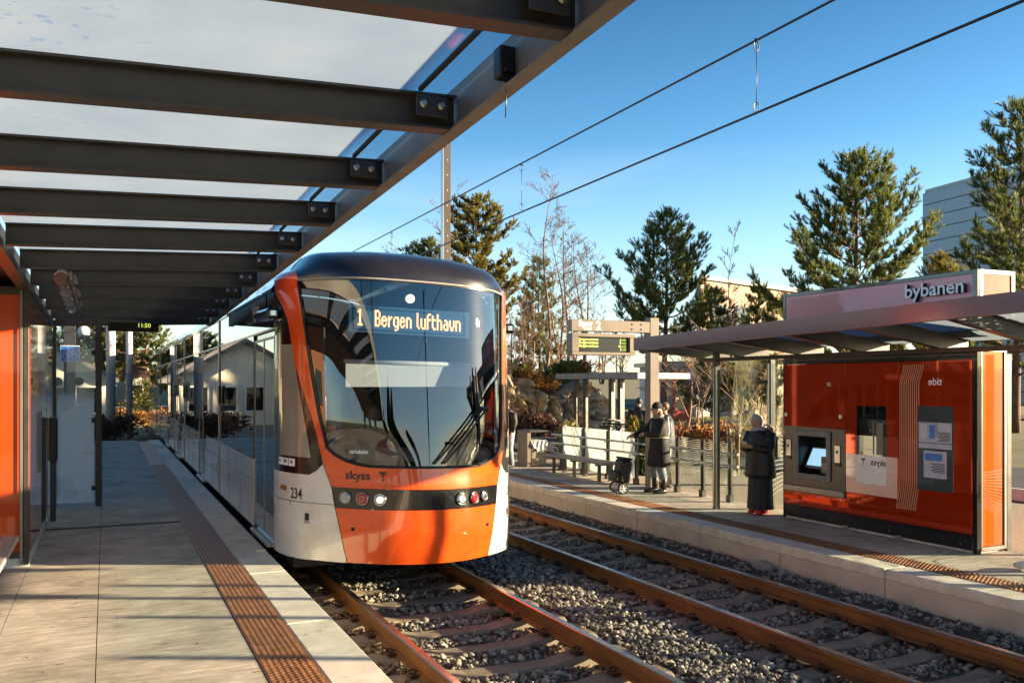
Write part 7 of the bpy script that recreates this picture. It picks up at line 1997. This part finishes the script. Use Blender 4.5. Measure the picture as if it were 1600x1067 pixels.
# woman reading her phone
J3 = dict(pelvis=V((0, 0, .84)), waist=V((0, 0, .98)), chest=V((0, .0, 1.15)), neck=V((0, .03, 1.29)), head0=V((0, .07, 1.37)), head=V((0, .10, 1.41)), hip_l=V((-.08, 0, .80)), knee_l=V((-.08, .03, .44)), ankle_l=V((-.08, 0, .08)), toe_l=V((-.09, .15, .04)),
          hip_r=V((.08, 0, .80)), knee_r=V((.08, .02, .44)), ankle_r=V((.08, -.04, .08)), toe_r=V((.09, .11, .04)), sh_l=V((-.18, .0, 1.23)), elb_l=V((-.23, .10, .98)), wr_l=V((-.07, .27, 1.03)), hd_l=V((.35, .6, .25)), hu_l=V((0, .3, -1)), sh_r=V((.18, .0, 1.23)), elb_r=V((.23, .10, .98)), wr_r=V((.07, .27, 1.03)), hd_r=V((-.35, .6, .25)), hu_r=V((0, .3, -1)), hrot=Matrix.Rotation(R(-28), 3, 'X'), curl=.7)
PARKA = pm('black_quilted_parka', (.008, .008, .009), .5, var=.3, vs=6, bump=.5, bs=14)
def parka(q):
    rows = []
    for i in range(13):
        f = i / 12; z = .56 + .68 * f; b_ = .012 * math.sin(i * PI)
        rx = ip(f, [(0, .245), (.3, .235), (.55, .215), (.85, .225), (1, .19)]); ry = ip(f, [(0, .20), (.3, .195), (.55, .18), (.85, .165), (1, .13)])
        rows.append(((0, .01, z), rx + (.008 if i % 2 else 0), ry + (.008 if i % 2 else 0)))
    rows += [((0, .02, 1.29), .12, .10), ((0, .03, 1.32), .09, .085)]
    rump(q, rows, 22, .08, 9)
    for s_ in 'lr': q.tube([J3['sh_' + s_] + V((0, 0, .01)), J3['sh_' + s_].lerp(J3['elb_' + s_], .5), J3['elb_' + s_], J3['elb_' + s_].lerp(J3['wr_' + s_], .5), J3['wr_' + s_]], [.088, .088, .078, .062, .052], 12)
def skirt(q):
    n = 40; rows = [(.08, .205, .18), (.3, .195, .17), (.56, .19, .16), (.8, .17, .14)]; vs = []; fs = []
    for z, rx, ry in rows:
        for k in range(n):
            a = 2 * PI * k / n; f = 1 + .055 * math.sin(a * 13) * (1 - z)
            vs.append(V((rx * math.cos(a) * f, .01 + ry * math.sin(a) * f, z)))
    for i in range(3):
        for k in range(n): fs.append((i * n + k, i * n + (k + 1) % n, (i + 1) * n + (k + 1) % n, (i + 1) * n + k))
    q.add(vs, fs, 0, True)
def hood(q):
    q.tube([(.13 * math.cos(a), -.035 + .10 * math.sin(a), 1.28 + .035 * -math.sin(a)) for a in [PI * .95 + 1.1 * PI * i / 14 for i in range(15)]], [.035] + [.055] * 13 + [.035], 10)
def headscarf(q):
    H = J3['head']; hr = J3['hrot']; n = 18
    rows = []; vs = []; fs = []
    for i in range(9):
        a = -.75 + (PI / 2 + .75) * i / 8
        for k in range(n):
            b_ = 2 * PI * k / n; p = V((.088 * math.cos(a) * math.cos(b_), .10 * math.cos(a) * math.sin(b_) - .012, .125 * math.sin(a)))
            if p.z < .045 and p.y > .02: p.y = .02 - .3 * (p.y - .02)
            vs.append(H + hr @ p)
    for i in range(8):
        for k in range(n): fs.append((i * n + k, i * n + (k + 1) % n, (i + 1) * n + (k + 1) % n, (i + 1) * n + k))
    q.add(vs, fs, 0, True)
    q.tube([(.088 * math.cos(a), .035 + .075 * math.sin(a), 1.305 + .012 * math.cos(3 * a)) for a in [2 * PI * i / 16 for i in range(17)]], .038, 8, cap=False)
def redshoes(q):
    for s_ in 'lr': q.tube([J3['ankle_' + s_] + V((0, -.05, -.035)), J3['ankle_' + s_] + V((0, .03, -.02)), J3['toe_' + s_], J3['toe_' + s_] + V((0, .06, -.01))], [.042, .05, .045, .026], 10)
def bag3(q):
    q.box(-.15, .15, -.30, -.17, .82, 1.18, .04)
    for s_ in (-1, 1): q.tube([(s_ * .11, -.2, 1.16), (s_ * .125, -.05, 1.31), (s_ * .12, .12, 1.22), (s_ * .14, .17, 1.0), (s_ * .14, .0, .86), (s_ * .12, -.19, .86)], .014, 6)
wx3, wy3 = onray(1189, 13.56)
person((wx3, wy3, ZR), R(100), 'woman in black parka, grey head scarf, long skirt and red shoes reading her phone', J3,
       [('parka', PARKA, parka), ('skirt', pm('black_pleated_skirt', (.02, .021, .02), .7, var=.3, vs=14, stretch=(1, 1, .1)), skirt), ('fur_hood', pm('tan_fur_trim', (.34, .27, .20), .95, var=.3, vs=40, bump=1, bs=60), hood), ('head_scarf', pm('grey_knit_scarf', (.46, .43, .45), .9, var=.2, vs=30, bump=.6, bs=70), headscarf), ('shoes', pm('red_shoe', (.55, .03, .03), .4), redshoes), ('backpack', M['black'], bag3)])
cc, ss = math.cos(R(100)), math.sin(R(100))
pw = V((wx3 - .355 * ss, wy3 + .355 * cc, ZR + 1.075))
t = thing('phone', 'pale mobile phone held in both hands of the woman in the long skirt', 'phone', pw)
RP = Matrix.Translation(pw) @ Matrix.Rotation(R(100), 4, 'Z') @ Matrix.Rotation(R(35), 4, 'X')
q = MB(); q.box(-.038, .038, -.075, .075, -.005, .005, .004, 0, RP); q.build('case', M['silver'], t)
q = MB(); q.box(-.034, .034, -.07, .07, .0052, .0062, 0, 0, RP); q.build('screen', M['screen'], t)

# passer-by whose white trainer shows at the frame edge
TRN = pm('white_trainer', (.68, .67, .68), .5, var=.1, vs=20)
J4 = dict(J2); J4.update(knee_r=V((.10, .28, .48)), ankle_r=V((.10, .46, .09)), toe_r=V((.11, .60, .045)), ankle_l=V((-.10, -.30, .12)), toe_l=V((-.10, -.16, .05)), knee_l=V((-.10, -.06, .46)))
x, y = 8.90, 5.72
person((x, y, ZR), R(8), 'passer by at the right frame edge of whom only a white trainer shows', J4,
       [('jacket', NAVY, with_joints(J4, jacket)), ('trousers', JEAN, with_joints(J4, trous2)), ('shoe', TRN, with_joints(J4, lambda q: shoes(q, 'r'))), ('shoe', TRN, with_joints(J4, lambda q: shoes(q, 'l'))), ('hair', pm('dark_hair', (.03, .02, .015), .6), with_joints(J4, hair2))])
x, y = onray(998, 23.5)
person((x, y, gz(x, y)), R(-40), 'person in dark clothes bending by the bicycles behind the small conifer', J4,
       [('jacket', M['rubber'], with_joints(J4, jacket)), ('trousers', BOOT, with_joints(J4, trous2)), ('shoes', M['rubber'], with_joints(J4, shoes)), ('hair', pm('black_hair', (.015, .012, .01), .6), with_joints(J4, hair2))])
x, y = onray(794, 21)
person((x, y, ZR), R(100), 'person in a black jacket almost hidden behind the right edge of the tram', J2,
       [('jacket', M['rubber'], with_joints(J2, jacket)), ('trousers', JEAN, with_joints(J2, trous2)), ('shoe', M['rubber'], with_joints(J2, lambda q: shoes(q, 'r'))), ('shoe', M['rubber'], with_joints(J2, lambda q: shoes(q, 'l'))), ('hair', pm('black_hair', (.015, .012, .01), .6), with_joints(J2, hair2))])
q = MB(); rnd = random.Random(4); q.tube([(7.52 + .02 * math.sin(k * 1.3), 9.2 + k * .25, bed_z(7.52, 9.2 + k * .25) + .02 + .015 * math.sin(k * 2.1)) for k in range(18)], .014, 6)
tag(at_origin(q.build('cable', pm('red_cable_sheath', (.22, .012, .016), .6)), (7.52, 9.2, -.4)), 'thin red cable lying at the foot of the opposite platform wall', 'cable')
# tram driver, seated
J5 = dict(J2); 
for k in ('pelvis', 'waist', 'chest', 'neck', 'head0', 'head', 'sh_l', 'sh_r', 'elb_l', 'elb_r', 'hip_l', 'hip_r'): J5[k] = J[k] + V((0, 0, -.02))
J5.update(knee_l=V((-.12, .42, .86)), knee_r=V((.12, .42, .86)), ankle_l=V((-.12, .46, .42)), ankle_r=V((.12, .46, .42)), toe_l=V((-.12, .6, .38)), toe_r=V((.12, .6, .38)), wr_l=V((-.2, .40, 1.02)), wr_r=V((.2, .40, 1.02)), elb_l=V((-.25, .15, 1.05)), elb_r=V((.25, .15, 1.05)), hd_l=V((.1, 1, 0)), hd_r=V((-.1, 1, 0)), hu_l=V((0, 0, 1)), hu_r=V((0, 0, 1)))
person((TC - .15, 10.45, 0), R(180), 'tram driver in dark clothes seated behind the windscreen', J5,
       [('jacket', NAVY, with_joints(J5, jacket)), ('trousers', BOOT, with_joints(J5, lambda q: [q.tube([J['hip_' + k], J['knee_' + k], J['ankle_' + k]], [.11, .085, .065], 10) for k in 'lr'])), ('hair', pm('fair_hair', (.26, .17, .09), .6), with_joints(J5, hair2))])
